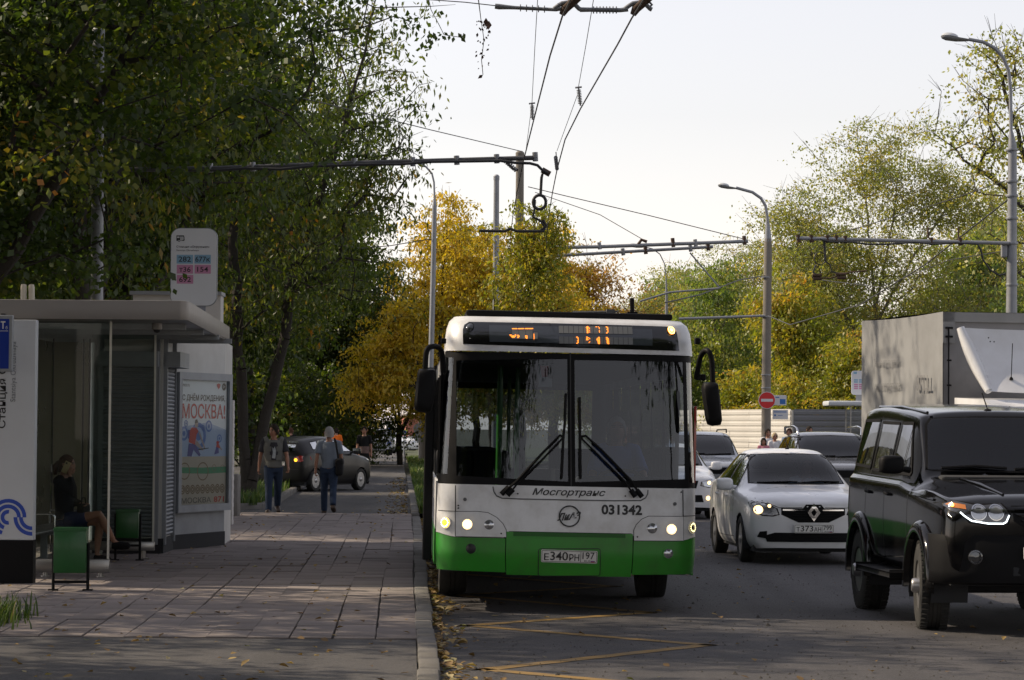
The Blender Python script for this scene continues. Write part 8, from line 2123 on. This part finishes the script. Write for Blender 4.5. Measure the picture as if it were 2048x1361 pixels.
mb = MB(); patch(mb, rrect(-4.6 * s_, -4.2 * s_, 4.6 * s_, 4.2 * s_, 0.01, 2), f_, 1, 0.005); mb.build('blue_field', M_blueink, CSn)
mb = MB(); patch(mb, [(-3.4 * s_, -3.6 * s_), (3.4 * s_, -3.6 * s_), (0, 3.4 * s_)], f_, 1, 0.01); mb.build('triangle', M_sign, CSn)
mb = MB(); patch(mb, [(-0.6 * s_, -3 * s_), (1.2 * s_, -3 * s_), (0.5 * s_, 1.5 * s_), (-0.3 * s_, 1.5 * s_)], f_, 1, 0.014); mb.build('walker', M_ink, CSn)
mb = MB(); mb.tube([(0, 0.05, -P(808, 866, 180).z), (0, 0.05, 0.2)], 0.04, 8); mb.build('post', M_galv, CSn)
q = P(838, 895, 150); FS = thing('traffic_sign', 'two round signs seen from behind on a thin far post', 'traffic sign', (q.x, 150, 0)); s_ = 150 / FPX
mb = MB(); mb.tube([(0, 0, 0), (0, 0, P(838, 838, 150).z)], 0.035, 8); mb.build('post', M_galv, FS)
for py in (858, 873): mb = MB(); z_ = P(838, py, 150).z; mb.prism([(x - 0.02, z + z_) for x, z in circle2(0, 0, 0.3, 20)], -0.06, -0.03); mb.build('sign_disc', M_galv, FS, fixn=True)
plain_pole('dark far pole beside the bus mirror at the end of the path', 845, 844, 640, 138, 0.2, 0.14, M_conc)

# pale brick building behind the kiosk
wa, wb = P(262, 900, 46.5), P(440, 900, 46.5); zw = P(300, 590, 46.5).z
WB = thing('brick_building', 'white painted brick building glimpsed behind the kiosk', 'building', (wb.x, 46.5, 0)); L_ = wb.x - wa.x
M_wbrick = mat('white_brick', (0.5, 0.48, 0.46), 0.85, var=0.08, dirt=0.4, dirtcol=(0.33, 0.31, 0.28), rand=0.08)
mb = MB(); mb.box(-L_, -0.02, 0.02, 0.5, 0, zw); mb.build('wall', M_wbrick, WB)
mb = MB(); mb.box(-L_ - 0.05, 0.0, -0.05, 0.6, zw, zw + 0.06); mb.build('roof_edge', M_galv, WB)
GPl = thing('gate_pillar', 'white painted brick pillar beside the poster case', 'pillar', (P(466, 900, 47).x, 47, 0))
mb = MB(); mb.box(-0.49, -0.01, 0.01, 0.3, 0, 2.2); mb.build('core', M_wbrick, GPl)
bk = MB(); bk.box(0.004, 0.246, 0, 0.3, 0.004, 0.071); bo = bk.build('brick', M_wbrick, GPl); bo.location = (-0.25, -0.02, 0.0)
for j in range(29):
    for i in range(2):
        if i + j: mesh_obj('brick', bo.data, GPl).location = (-0.25 - i * 0.25 - (0.0 if j % 2 else 0.03), -0.02, j * 0.075)
CB = thing('concrete_block', 'rounded grey concrete block at the corner of the white building', 'block', (P(466, 960, 52).x, 52, ZS - 0.03)); mb = MB(); mb.box(-0.25, 0.12, -0.2, 0.3, 0, 0.82, bev=0.05); mb.build('block_body', M_kerb, CB, smooth=40)
# ------------------------------------------------------------------ people
def skinmat(name, c): 
    m = mat(name, c, 0.5, var=0.1, scale=12, spec=0.4); b = m.node_tree.nodes['Principled BSDF']; b.inputs['Subsurface Weight'].default_value = 0.1; b.inputs['Subsurface Radius'].default_value = (0.01, 0.004, 0.002); return m
M_skin = skinmat('skin', (0.36, 0.19, 0.13)); M_skin2 = skinmat('tanned_skin', (0.28, 0.14, 0.09))
cloth = lambda n, c, v=0.15: mat(n, c, 0.9, var=v, scale=9, bump=0.35, bscale=45, spec=0.2)
M_denim = cloth('denim', (0.022, 0.034, 0.062), 0.3); M_vest = cloth('grey_vest', (0.12, 0.12, 0.11)); M_tee = cloth('dark_tee', (0.035, 0.035, 0.04)); M_polo = cloth('blue_grey_polo', (0.15, 0.175, 0.21)); M_blk = cloth('black_cloth', (0.012, 0.012, 0.013)); M_wht = cloth('white_cloth', (0.6, 0.6, 0.62)); M_pink = cloth('pink_cloth', (0.5, 0.2, 0.25)); M_navy = cloth('navy_cloth', (0.02, 0.03, 0.08)); M_bluesh = cloth('blue_shirt', (0.06, 0.12, 0.36)); M_lbl = cloth('light_blue_shirt', (0.3, 0.38, 0.5)); M_orange = cloth('orange_vest', (0.75, 0.16, 0.02)); M_pattern = cloth('patterned_top', (0.16, 0.11, 0.1), 0.8)
M_hairb = cloth('dark_hair', (0.02, 0.014, 0.01), 0.4); M_hairg = cloth('grey_hair', (0.25, 0.24, 0.23), 0.3); M_hairy = cloth('blond_hair', (0.42, 0.34, 0.22), 0.3); M_hairr = cloth('brown_hair', (0.06, 0.03, 0.018), 0.4)
M_leather = mat('brown_shoe', (0.05, 0.03, 0.02), 0.5); M_eye = M_ink

def loft(mb, rings, n=14, mi=None):
    """rings: (centre, half width vector, half depth vector)"""
    vs = []; fs = []
    for c, a, b in rings:
        for k in range(n): t = 2 * math.pi * k / n; vs.append(Vector(c) + Vector(a) * math.cos(t) + Vector(b) * math.sin(t))
    m = len(rings)
    for i in range(m - 1):
        for k in range(n): fs.append((i * n + k, i * n + (k + 1) % n, (i + 1) * n + (k + 1) % n, (i + 1) * n + k))
    fs += [tuple(range(n - 1, -1, -1)), tuple((m - 1) * n + k for k in range(n))]
    mb.add(vs, fs, None, mi)
def remesh(mb, voxel, smooth=6):
    me = bpy.data.meshes.new('r'); me.from_pydata(mb.v, [], mb.f); bm = bmesh.new(); bm.from_mesh(me); bmesh.ops.recalc_face_normals(bm, faces=bm.faces); bm.to_mesh(me); bm.free()
    o = bpy.data.objects.new('r', me); COL.objects.link(o)
    r = o.modifiers.new('r', 'REMESH'); r.mode = 'VOXEL'; r.voxel_size = voxel
    s = o.modifiers.new('s', 'SMOOTH'); s.factor = 0.5; s.iterations = smooth
    dg = bpy.context.evaluated_depsgraph_get(); out = bpy.data.meshes.new_from_object(o.evaluated_get(dg))
    bpy.data.objects.remove(o); bpy.data.meshes.remove(me); return out
def finish(name, me, m, parent, extra=None):
    if extra and extra.v:
        bm = bmesh.new(); bm.from_mesh(me); vv = [bm.verts.new(v) for v in extra.v]
        for f, mi in zip(extra.f, extra.mi):
            try: q = bm.faces.new([vv[i] for i in f]); q.material_index = mi
            except ValueError: pass
        bm.to_mesh(me); bm.free()
    for x in (m if isinstance(m, (list, tuple)) else [m]): me.materials.append(x)
    me.shade_smooth(); return mesh_obj(name, me, parent)
def blob(name, tubes, m, parent, voxel=0.018, smooth=5, extra=None):
    mb = MB()
    for t in tubes:
        if t[0] == 'tube': mb.tube(t[1], t[2], 12)
        else: loft(mb, t[1])
    return finish(name, remesh(mb, voxel, smooth), m, parent, extra)

def person(label, loc, rz=0.0, H=1.75, legs=((8, 4), (-6, 12)), arms=((6, 8, 12), (-6, 8, 14)), lean=2.0, skin=M_skin, top=M_tee, bottom=M_denim, hair=M_hairb, shoes=M_leather, female=False, child=False, sleeves='short', skirt=None, hairlong=False, vest=None, group=None, joints=None, turn=0.0, voxel=0.016, glasses=False, shirt_hem=0.5, bottoms='long', headpitch=0.0):
    """stands on its own root, facing -y; legs = (hip swing forward, knee bend) per side, arms = (swing forward, out, elbow bend)"""
    root = thing('person', label, 'person', loc, rz, group)
    U = H; hw = 0.05 if not female else 0.052; sw = 0.112 if not female else 0.098
    th, sh = 0.245 * U, 0.24 * U; ua, fa = 0.165 * U, 0.145 * U
    def rotf(v, a):  # swing forward (towards -y)
        return Vector((v.x, v.y * math.cos(a) + v.z * math.sin(a) * 1.0, -v.y * math.sin(a) + v.z * math.cos(a)))
    J = {}
    hipz = 0.525 * U
    if joints is None:
        low = 0
        for i, s in enumerate((-1, 1)):
            a, k = R(legs[i][0]), R(legs[i][1])
            hip = Vector((s * hw * U, 0, hipz)); knee = hip + Vector((s * 0.004, -math.sin(a) * th, -math.cos(a) * th)); b = a - k
            ank = knee + Vector((0, -math.sin(b) * sh, -math.cos(b) * sh)); J['hip', s], J['knee', s], J['ank', s] = hip, knee, ank
            toe = ank + Vector((s * 0.02, -0.15 * U * 0.62 * math.cos(max(0, -b) * 0.9), -0.03 * U + 0.0)); 
            J['toe', s] = ank + Vector((s * 0.025, -0.095 * U, -0.022 * U)) if abs(b) < R(20) else ank + Vector((s * 0.02, -0.07 * U, -0.07 * U))
        dz = min(min(J['ank', s].z - 0.04 * U, J['toe', s].z - 0.018 * U) for s in (-1, 1))
        for key in J: J[key] = J[key] - Vector((0, 0, dz))
        pel = Vector((0, 0, hipz - dz)); ln = R(lean)
        up = Vector((0, -math.sin(ln), math.cos(ln)))
        J['pel'] = pel; J['chest'] = pel + up * 0.2 * U; J['neck'] = pel + up * 0.325 * U; J['head'] = J['neck'] + Vector((0, -0.012 * U, 0.083 * U))
        for i, s in enumerate((-1, 1)):
            a, o, e = R(arms[i][0]), R(arms[i][1]), R(arms[i][2])
            sho = pel + up * 0.293 * U + Vector((s * sw * U, 0, 0)); d = Vector((s * math.sin(o), -math.sin(a), -math.cos(a) * math.cos(o))).normalized(); el = sho + d * ua
            a2 = a + e; d2 = Vector((s * math.sin(o) * 0.5, -math.sin(a2), -math.cos(a2))).normalized(); wr = el + d2 * fa
            J['sho', s], J['elb', s], J['wri', s], J['hd', s] = sho, el, wr, d2
    else:
        J = joints; up = (J['neck'] - J['pel']).normalized()
        for s in (-1, 1): J['hd', s] = J.get(('hd', s)) or (J['wri', s] - J['elb', s]).normalized()
    X = Vector((1, 0, 0)); xs = J.get('x', X); fwd = up.cross(xs).normalized() * -1; fwd = -fwd if fwd.dot(J.get('fwd', Vector((0, -1, 0)))) < 0 else fwd
    ch = 0.85 if child else 1.0
    wq = (0.082 if not female else 0.086) * U * ch; wc = (0.098 if not female else 0.082) * U; dq = 0.064 * U; dc = (0.066 if not female else 0.062) * U
    def torso(g, hem=0.47, topf=0.315):
        pel = J['pel']; L = (J['neck'] - J['pel']).length / 0.325
        out = []
        for f, w, d in ((-0.055, wq * 0.98, dq), (0.0, wq, dq * 1.02), (0.07, wq * (0.93 if not female else 0.82), dq * 0.95), (0.15, wc * 0.96, dc), (0.23, wc * 1.06, dc * 1.02), (0.28, wc * 1.02, dc * 0.86), (0.31, wc * 0.62, dc * 0.62), (0.325, 0.034 * U, 0.036 * U)):
            if f < hem - 0.525 or f > topf: continue
            out.append((pel + up * f * L, xs * (w + g), fwd * (d + g)))
        return ('loft', out)
    # body
    tubes = [torso(0.0, 0.46)]
    for s in (-1, 1):
        tubes.append(('tube', [J['hip', s] + up * 0.02, J['hip', s].lerp(J['knee', s], 0.35), J['knee', s], J['knee', s].lerp(J['ank', s], 0.3), J['ank', s], J['ank', s] + (J['toe', s] - J['ank', s]) * 0.3], [0.052 * U, 0.049 * U, 0.032 * U, 0.034 * U, 0.02 * U, 0.018 * U]))
        tubes.append(('tube', [J['ank', s] + Vector((0, 0.012, -0.018 * U)), J['ank', s].lerp(J['toe', s], 0.6), J['toe', s]], [0.019 * U, 0.02 * U, 0.015 * U]))
        tubes.append(('tube', [J['neck'].lerp(J['sho', s], 0.55) - up * 0.015, J['sho', s], J['sho', s].lerp(J['elb', s], 0.4), J['elb', s], J['elb', s].lerp(J['wri', s], 0.3), J['wri', s]], [0.036 * U, 0.033 * U, 0.029 * U, 0.023 * U, 0.024 * U, 0.0155 * U]))
        hd = J['hd', s]; tubes.append(('tube', [J['wri', s], J['wri', s] + hd * 0.03 * U, J['wri', s] + hd * 0.052 * U], [0.0155 * U, 0.019 * U, 0.015 * U]))
    hr = 0.0625 * U * (1.08 if child else 1)
    ht = J['neck'] + (J['head'] - J['neck']) * 0.4
    tubes.append(('tube', [J['neck'] - up * 0.03, J['neck'] + (J['head'] - J['neck']) * 0.55], [0.037 * U, 0.034 * U]))
    ex = MB()
    # fingers
    for s in (-1, 1):
        hd = J['hd', s]; w = J['wri', s] + hd * 0.046 * U; sd = hd.cross(xs if abs(hd.dot(xs)) < 0.9 else fwd).normalized(); ac = fwd if abs(hd.dot(fwd)) < 0.8 else up
        ac = (ac - hd * ac.dot(hd)).normalized(); curl = -xs * s if joints is None else J.get('curl', -xs * s)
        for k in range(4):
            b = w + ac * (k - 1.5) * 0.0095 * U; l = (0.036, 0.042, 0.039, 0.03)[k] * U
            ex.tube([b - hd * 0.012, b + hd * l * 0.45, b + (hd * 0.8 + curl * 0.35) * l * 0.85, b + (hd * 0.6 + curl * 0.8) * l], [0.0054 * U, 0.005 * U, 0.0045 * U, 0.0035 * U], 6)
        b = J['wri', s] + hd * 0.018 * U + ac * 0.013 * U
        ex.tube([b, b + (hd * 0.6 + ac * 0.8) * 0.022 * U, b + (hd * 0.95 + ac * 0.75) * 0.036 * U], [0.0065 * U, 0.006 * U, 0.0045 * U], 6)
    # head with a face
    Rm = Matrix.Rotation(turn, 3, up); hf = (Rm @ fwd); hf = (hf + up * headpitch).normalized(); hx = (Rm @ xs); hu = hx.cross(hf).normalized(); hu = hu if hu.dot(up) > 0 else -hu
    C = J['head']
    def hp(a, b, c): return C + hx * (a * hr) + hf * (b * hr) + hu * (c * hr)
    n, m_ = 20, 16; vs = []; fs = []
    for j in range(m_ + 1):
        ph = math.pi * j / m_; z = -math.cos(ph) * 1.18; rr_ = math.sin(ph)
        for i in range(n):
            t = 2 * math.pi * i / n; a = math.sin(t) * rr_; b = math.cos(t) * rr_
            jaw = 1.0 if z > -0.1 else 1.0 + (z + 0.1) * 0.28
            x = a * 0.80 * jaw; y = b * (1.0 if b < 0 else 0.98) * (1.0 if z > -0.2 or b < 0 else 1.0)
            if b < 0 and z < -0.45: y *= 0.75
            if b > 0.55:
                if abs(a) < 0.14 and -0.35 < z < 0.12: y += 0.13 * (1 - (z + 0.35) / 0.6)
                if 0.16 < abs(a) < 0.55 and 0.02 < z < 0.28: y -= 0.07
                if abs(a) < 0.3 and -1.05 < z < -0.8: y += 0.06
            vs.append(hp(x, y, z * (1.0 if z > 0 else 1.06)))
    for j in range(m_):
        for i in range(n): fs.append((j * n + i, j * n + (i + 1) % n, (j + 1) * n + (i + 1) % n, (j + 1) * n + i))
    ex.add(vs, fs)
    for s in (-1, 1):
        ex.tube([hp(s * 0.78, -0.05, -0.18), hp(s * 0.9, -0.16, 0.02), hp(s * 0.88, -0.14, 0.2), hp(s * 0.78, -0.02, 0.2)], [0.06 * hr, 0.12 * hr, 0.13 * hr, 0.06 * hr], 6)
        ex.cur = 1; ex.tube([hp(s * 0.22, 0.885, 0.12), hp(s * 0.46, 0.80, 0.13)], 0.06 * hr, 6); ex.tube([hp(s * 0.16, 0.94, 0.27), hp(s * 0.52, 0.82, 0.3)], 0.04 * hr, 5); ex.cur = 0
    ex.cur = 2; ex.tube([hp(-0.26, 0.86, -0.55), hp(0, 0.95, -0.54), hp(0.26, 0.86, -0.55)], 0.05 * hr, 5); ex.cur = 0
    M_lip = MATS.get('lip') or skinmat('lip', (0.3, 0.1, 0.08))
    blob('body', tubes, [skin, M_eye, M_lip], root, voxel, 4, ex)
    # hair: a cap over the skull
    vs = []; fs = []; n = 22; m_ = 9
    hl = -0.55 if not hairlong else -1.5
    for j in range(m_ + 1):
        for i in range(n):
            t = 2 * math.pi * i / n; fr = max(0, math.cos(t)); lim = 2.35 - 1.35 * fr ** 1.2 if not hairlong else 2.7 - 1.6 * fr ** 1.5
            ph = lim * j / m_ ; rr_ = math.sin(min(ph, 1.75)) if ph < 1.75 else math.sin(1.75)
            zz = math.cos(ph) * 1.27 if ph < 1.75 else math.cos(1.75) * 1.27 - (ph - 1.75) * (0.9 if not hairlong else 1.5)
            wob = 1 + 0.03 * math.sin(i * 5.1 + j * 3.3)
            vs.append(hp(math.sin(t) * rr_ * 0.9 * wob, math.cos(t) * rr_ * 1.08 * wob - 0.05, zz * wob + 0.02))
    for j in range(m_):
        for i in range(n): fs.append((j * n + i, (j + 1) * n + i, (j + 1) * n + (i + 1) % n, j * n + (i + 1) % n))
    mb = MB(); mb.add(vs, fs); mb.build('hair', hair, root, smooth=180)
    if glasses:
        mb = MB()
        for s in (-1, 1): mb.add([hp(s * (0.34 + 0.24 * math.cos(k * math.pi / 6)), 1.0 - 0.1 * abs(math.cos(k * math.pi / 6)), 0.1 + 0.19 * math.sin(k * math.pi / 6)) for k in range(12)], [tuple(range(12))]); mb.tube([hp(s * 0.55, 0.9, 0.14), hp(s * 0.86, 0.0, 0.14)], 0.03 * hr, 5)
        mb.build('sunglasses', M_ink, root)
    # clothes
    sl = {'short': 0.75, 'long': 2.0, 'none': 0.0}[sleeves]
    tub = [torso(0.014, shirt_hem, 0.312)]
    for s in (-1, 1):
        st = J['neck'].lerp(J['sho', s], 0.5) - up * 0.015
        if sl <= 1: pts = [st, J['sho', s], J['sho', s].lerp(J['elb', s], max(0.15, sl))]; rr_ = [0.041 * U, 0.04 * U, 0.041 * U]
        else: pts = [st, J['sho', s], J['sho', s].lerp(J['elb', s], 0.5), J['elb', s], J['elb', s].lerp(J['wri', s], 0.4), J['elb', s].lerp(J['wri', s], 0.96)]; rr_ = [0.043 * U, 0.041 * U, 0.037 * U, 0.033 * U, 0.031 * U, 0.026 * U]
        tub.append(('tube', pts, rr_))
    blob('shirt', tub, top, root, voxel, 3)
    if vest: 
        blob('vest', [torso(0.034, shirt_hem - 0.005, 0.312)] + [('tube', [J['neck'].lerp(J['sho', s], 0.5), J['sho', s] - xs * s * 0.015], [0.05 * U, 0.05 * U]) for s in (-1, 1)], vest, root, voxel, 3)
        f_ = lambda u, v, o: J['chest'] + xs * u + fwd * (dc + 0.036 + o - 0.9 * abs(u) ** 1.6) + up * v
        mb = MB(); patch(mb, [(-0.07, -0.2), (0.07, -0.2), (0.09, 0.05), (0.06, 0.15), (-0.06, 0.15), (-0.09, 0.05)], f_, 0.04, 0.006); mb.build('shirt_front', top, root, smooth=60)
        mb = MB(); patch(mb, [(-0.035, -0.16), (0.03, -0.17), (0.045, -0.02), (0.02, 0.07), (-0.01, 0.03), (-0.04, 0.06), (-0.02, -0.04)], f_, 0.04, 0.010); mb.build('shirt_print', cloth('shirt_print', (0.3, 0.32, 0.33), 0.9), root, smooth=60)
        for s in (-1, 1):
            for v in (-0.15, 0.02):
                mb = MB(); patch(mb, rrect(-0.05 + s * 0.1, v - 0.05, 0.05 + s * 0.1, v + 0.05, 0.01, 2), f_, 0.04, 0.012, 0.012); mb.build('pocket', vest, root)
    if skirt:
        kind, ln_ = skirt; A = J['pel'] + up * 0.05; low = (J['knee', -1] + J['knee', 1]) / 2
        if kind == 'long': low = (J['ank', -1] + J['ank', 1]) / 2 + Vector((0, 0, 0.06)); blob('skirt', [('loft', [(A, xs * wq * 1.12, fwd * dq * 1.2), (A.lerp(low, 0.3), xs * wq * 1.25, fwd * dq * 1.5), (low, xs * wq * 1.35, fwd * dq * 1.9)])], bottom, root, voxel, 4)
        else:
            tub = [torso(0.018, 0.46, 0.06)]
            for s in (-1, 1): tub.append(('tube', [J['hip', s] + up * 0.02, J['hip', s].lerp(J['knee', s], 0.4), J['hip', s].lerp(J['knee', s], ln_)], [0.062 * U, 0.06 * U, 0.05 * U]))
            blob('skirt', tub, bottom, root, voxel, 4)
    else:
        tub = [torso(0.010, 0.46, 0.03)]
        for s in (-1, 1):
            e = J['ank', s] + (J['knee', s] - J['ank', s]).normalized() * (-0.012 * U)
            tub.append(('tube', [J['hip', s] + up * 0.03, J['hip', s].lerp(J['knee', s], 0.35), J['knee', s], J['knee', s].lerp(J['ank', s], 0.4), e], [0.06 * U, 0.057 * U, 0.042 * U, 0.041 * U, 0.036 * U]))
        blob('trousers', tub, bottom, root, voxel, 3)
    for s in (-1, 1):
        a, t = J['ank', s], J['toe', s]; d = (t - a); fl = Vector((d.x, d.y, d.z)).normalized(); heel = a - Vector((fl.x, fl.y, 0)).normalized() * 0.02 * U + Vector((0, 0, -0.018 * U))
        blob('shoe', [('tube', [heel, a.lerp(t, 0.5) - Vector((0, 0, 0.012 * U)), t, t + fl * 0.018 * U], [0.029 * U, 0.031 * U, 0.028 * U, 0.018 * U])], shoes, root, 0.012, 2)
    return root, J

# two men walking, one to us and one away
g = G(546, 1027, ZS - 0.03)
man1, J1 = person('man in a grey vest and jeans walking toward the viewer, looking aside', (g.x, g.y, ZS - 0.03), R(6), 1.77, ((16, 6), (-16, 24)), ((-14, 12, 8), (10, 12, 22)), 2, M_skin2, M_tee, M_denim, M_hairb, M_leather, vest=M_vest, turn=R(-38), shirt_hem=0.5)
g = G(657, 1027, ZS - 0.03)
man2, J2 = person('grey haired man in a blue grey polo walking away with a black shoulder bag', (g.x, g.y, ZS - 0.03), R(183), 1.72, ((-14, 30), (12, 4)), ((8, 9, 20), (-6, 10, 10)), 1, M_skin2, M_polo, M_denim, M_hairg, M_leather, shirt_hem=0.49)
BG = thing('shoulder_bag', 'black shoulder bag hanging at the right side of the man in the polo', 'bag', (g.x + 0.2, g.y - 0.02, ZS + 0.72))
mb = MB(); mb.box(-0.06, 0.09, -0.2, 0.14, 0.0, 0.34, bev=0.05); mb.build('bag_body', M_blk, BG, smooth=60); mb = MB(); mb.box(-0.065, 0.095, -0.205, 0.145, 0.2, 0.345, bev=0.045); mb.build('bag_flap', M_blk, BG, smooth=60)
mb = MB(); mb.tube([(0.0, -0.14, 0.3), (-0.03, -0.13, 0.5), (-0.06, -0.1, 0.66), (-0.09, -0.03, 0.73), (-0.08, 0.06, 0.68), (-0.02, 0.12, 0.45), (0.0, 0.1, 0.3)], 0.02, 8); mb.build('strap', M_blk, BG, smooth=60)
# woman in black farther on
q = P(728, 930, 84)
person('woman in black with a patterned top walking toward the viewer', (q.x, 84, ZS - 0.03), 0, 1.68, ((10, 4), (-8, 12)), ((4, 8, 10), (-4, 8, 10)), 1, M_skin, M_blk, M_blk, M_hairb, M_blk, female=True, skirt=('long', 1), shirt_hem=0.47)
c_ = bpy.context.scene.objects
wb_ = [o for o in c_ if o.get('label', '').startswith('woman in black')][0]
mb = MB(); loft(mb, [(Vector((0, -0.005, z)), Vector((w, 0, 0)), Vector((0, d, 0))) for z, w, d in ((0.93, 0.168, 0.135), (1.0, 0.168, 0.135), (1.08, 0.165, 0.13), (1.14, 0.166, 0.13))], 20); mb.build('top_band', M_pattern, wb_, smooth=60)
# workers far behind the hatchback
for px, Y, lab, tp, hr_ in ((581, 108, 'red haired person far behind the dark hatchback', M_blk, M_hairr), (672, 110, 'worker in an orange vest far behind the man with the bag', M_orange, M_hairb)):
    q = P(px, 900, Y); person(lab, (q.x, Y, ZS - 0.04), R(160), 1.68, ((6, 4), (-4, 6)), top=tp, hair=hr_, voxel=0.022, shirt_hem=0.46)
# group at the fence
GP = 'people waiting by the fence across the road'
for px, Y, rz, H, kw, lab in ((1535, 90.6, 10, 1.8, dict(top=M_wht), 'young man in a white shirt waiting behind the blond woman'),
                              (1549, 89.6, 5, 1.68, dict(top=M_wht, hair=M_hairy, female=True, hairlong=False, glasses=True), 'blond woman in white with dark sunglasses by the fence'),
                              (1527, 89.3, 0, 1.5, dict(top=M_pink, hair=M_hairb, female=True, hairlong=True, child=True), 'dark haired girl in pink beside the blond woman'),
                              (1579, 91.5, -20, 1.82, dict(top=M_lbl, hair=M_hairr), 'man standing right of the group, half behind the crossover'),
                              (1617, 94.5, 30, 1.9, dict(top=M_tee, hair=M_hairb), 'dark haired person whose head shows above the crossover')):
    q = P(px, 900, Y); person(lab, (q.x, Y, 0.0), R(rz), H, ((3, 2), (-2, 3)), ((2, 7, 12), (0, 7, 14)), group=GP, voxel=0.02, **kw)
# drivers
def seated(label, loc, rz, top, hair, H=1.75, hands=None, skin=M_skin, group=None, **kw):
    U = H; J = {}
    J['pel'] = Vector((0, 0.05, 0.12)); J['chest'] = Vector((0, 0.12, 0.45)); J['neck'] = Vector((0, 0.14, 0.12 + 0.325 * U)); J['head'] = J['neck'] + Vector((0, -0.03, 0.083 * U))
    for s in (-1, 1):
        J['hip', s] = Vector((s * 0.09, 0.0, 0.1)); J['knee', s] = Vector((s * 0.14, -0.42, 0.16)); J['ank', s] = Vector((s * 0.13, -0.66, -0.18)); J['toe', s] = J['ank', s] + Vector((0, -0.15, -0.02))
        J['sho', s] = Vector((s * 0.19, 0.13, 0.12 + 0.29 * U)); h = (hands or {}).get(s, Vector((s * 0.16, -0.38, 0.38))); J['wri', s] = h
        J['elb', s] = J['sho', s].lerp(h, 0.5) + Vector((s * 0.07, 0.02, -0.13))
    return person(label, loc, rz, H, joints=J, top=top, hair=hair, skin=skin, group=group, sleeves='short', **kw)
m = BUS.matrix_basis; dl = m @ Vector((0.57, 1.38, 0.92))
seated('bus driver in a blue shirt behind the steering wheel', dl, BUS.rotation_euler.z, M_bluesh, M_hairg, skin=M_skin2, hands={-1: Vector((-0.2, -0.44, 0.3)), 1: Vector((0.2, -0.44, 0.3))})
dl = sedan.matrix_basis @ Vector((0.31, 2.3, 0.42)); seated('driver of the white sedan in a light blue shirt', dl, sedan.rotation_euler.z, M_lbl, M_hairb, hands={-1: Vector((-0.14, -0.42, 0.42)), 1: Vector((0.28, -0.42, 0.4))})
# seated woman with a phone, facing the road
U = 1.66; J = {}
def V(x, y, z): return Vector((x, y, z))
# local frame: she faces -y (turned to the road by the root); -x side is her right hand
J['pel'] = V(0, 0.0, 0.53); J['chest'] = V(0, 0.05, 0.8); J['neck'] = V(0, 0.03, 0.53 + 0.32 * U); J['head'] = J['neck'] + V(0, -0.05, 0.082 * U)
J['hip', -1] = V(-0.08, -0.04, 0.5); J['hip', 1] = V(0.08, -0.04, 0.5)
J['knee', -1] = V(-0.05, -0.46, 0.6); J['ank', -1] = V(0.08, -0.62, 0.25); J['toe', -1] = V(0.1, -0.78, 0.21)
J['knee', 1] = V(0.09, -0.42, 0.5); J['ank', 1] = V(0.06, -0.40, 0.09); J['toe', 1] = V(0.06, -0.55, 0.035)
J['sho', -1] = V(-0.165, 0.04, 0.53 + 0.285 * U); J['sho', 1] = V(0.165, 0.04, 0.53 + 0.285 * U)
J['elb', -1] = V(-0.2, -0.2, 0.82); J['wri', -1] = V(-0.12, -0.1, 1.06); J['elb', 1] = V(0.2, 0.0, 0.76); J['wri', 1] = V(0.02, -0.2, 0.72)
J['hd', -1] = V(0.1, 0.05, 0.99).normalized()
wy = 34.0; wx = P(130, 1000, wy).x
W_, Jw = person('woman sitting in the shelter with crossed legs, phone at her ear', (wx, wy, ZS - 0.01), R(80), U, joints=J, top=M_blk, bottom=M_navy, hair=M_hairr, shoes=M_blk, female=True, sleeves='long', skirt=('short', 0.62), shirt_hem=0.5)
mb = MB(); mb.tube([J['head'] + V(0, 0.1, 0.03), J['head'] + V(0, 0.15, -0.02), J['head'] + V(0.0, 0.15, -0.12)], [0.04, 0.04, 0.02], 8); mb.build('ponytail', M_hairr, W_, smooth=60)
mw = W_.matrix_basis; ph = mw @ V(-0.115, -0.045, 1.17)
PH = thing('phone', 'gold coloured phone held at the seated woman ear', 'phone', ph, R(80)); mb = MB(); mb.box(-0.006, 0.004, -0.04, 0.036, -0.07, 0.08, RX(R(25)), bev=0.003); mb.build('phone_body', mat('gold_phone', (0.5, 0.42, 0.24), 0.35, metal=0.5), PH); mb = MB(); mb.box(-0.009, -0.0065, 0.0, 0.022, 0.045, 0.065, RX(R(25))); mb.build('phone_camera', M_ink, PH)
hb = mw @ V(0.0, -0.24, 0.6); HBg = thing('handbag', 'black handbag on the lap of the seated woman', 'bag', hb, R(80)); mb = MB(); mb.box(-0.13, 0.13, -0.05, 0.05, 0.0, 0.13, bev=0.03); mb.build('bag_body', M_blk, HBg, smooth=60); mb = MB(); mb.tube([(-0.08, 0, 0.13), (-0.05, 0, 0.2), (0.05, 0, 0.2), (0.08, 0, 0.13)], 0.008, 6); mb.build('handle', M_blk, HBg)
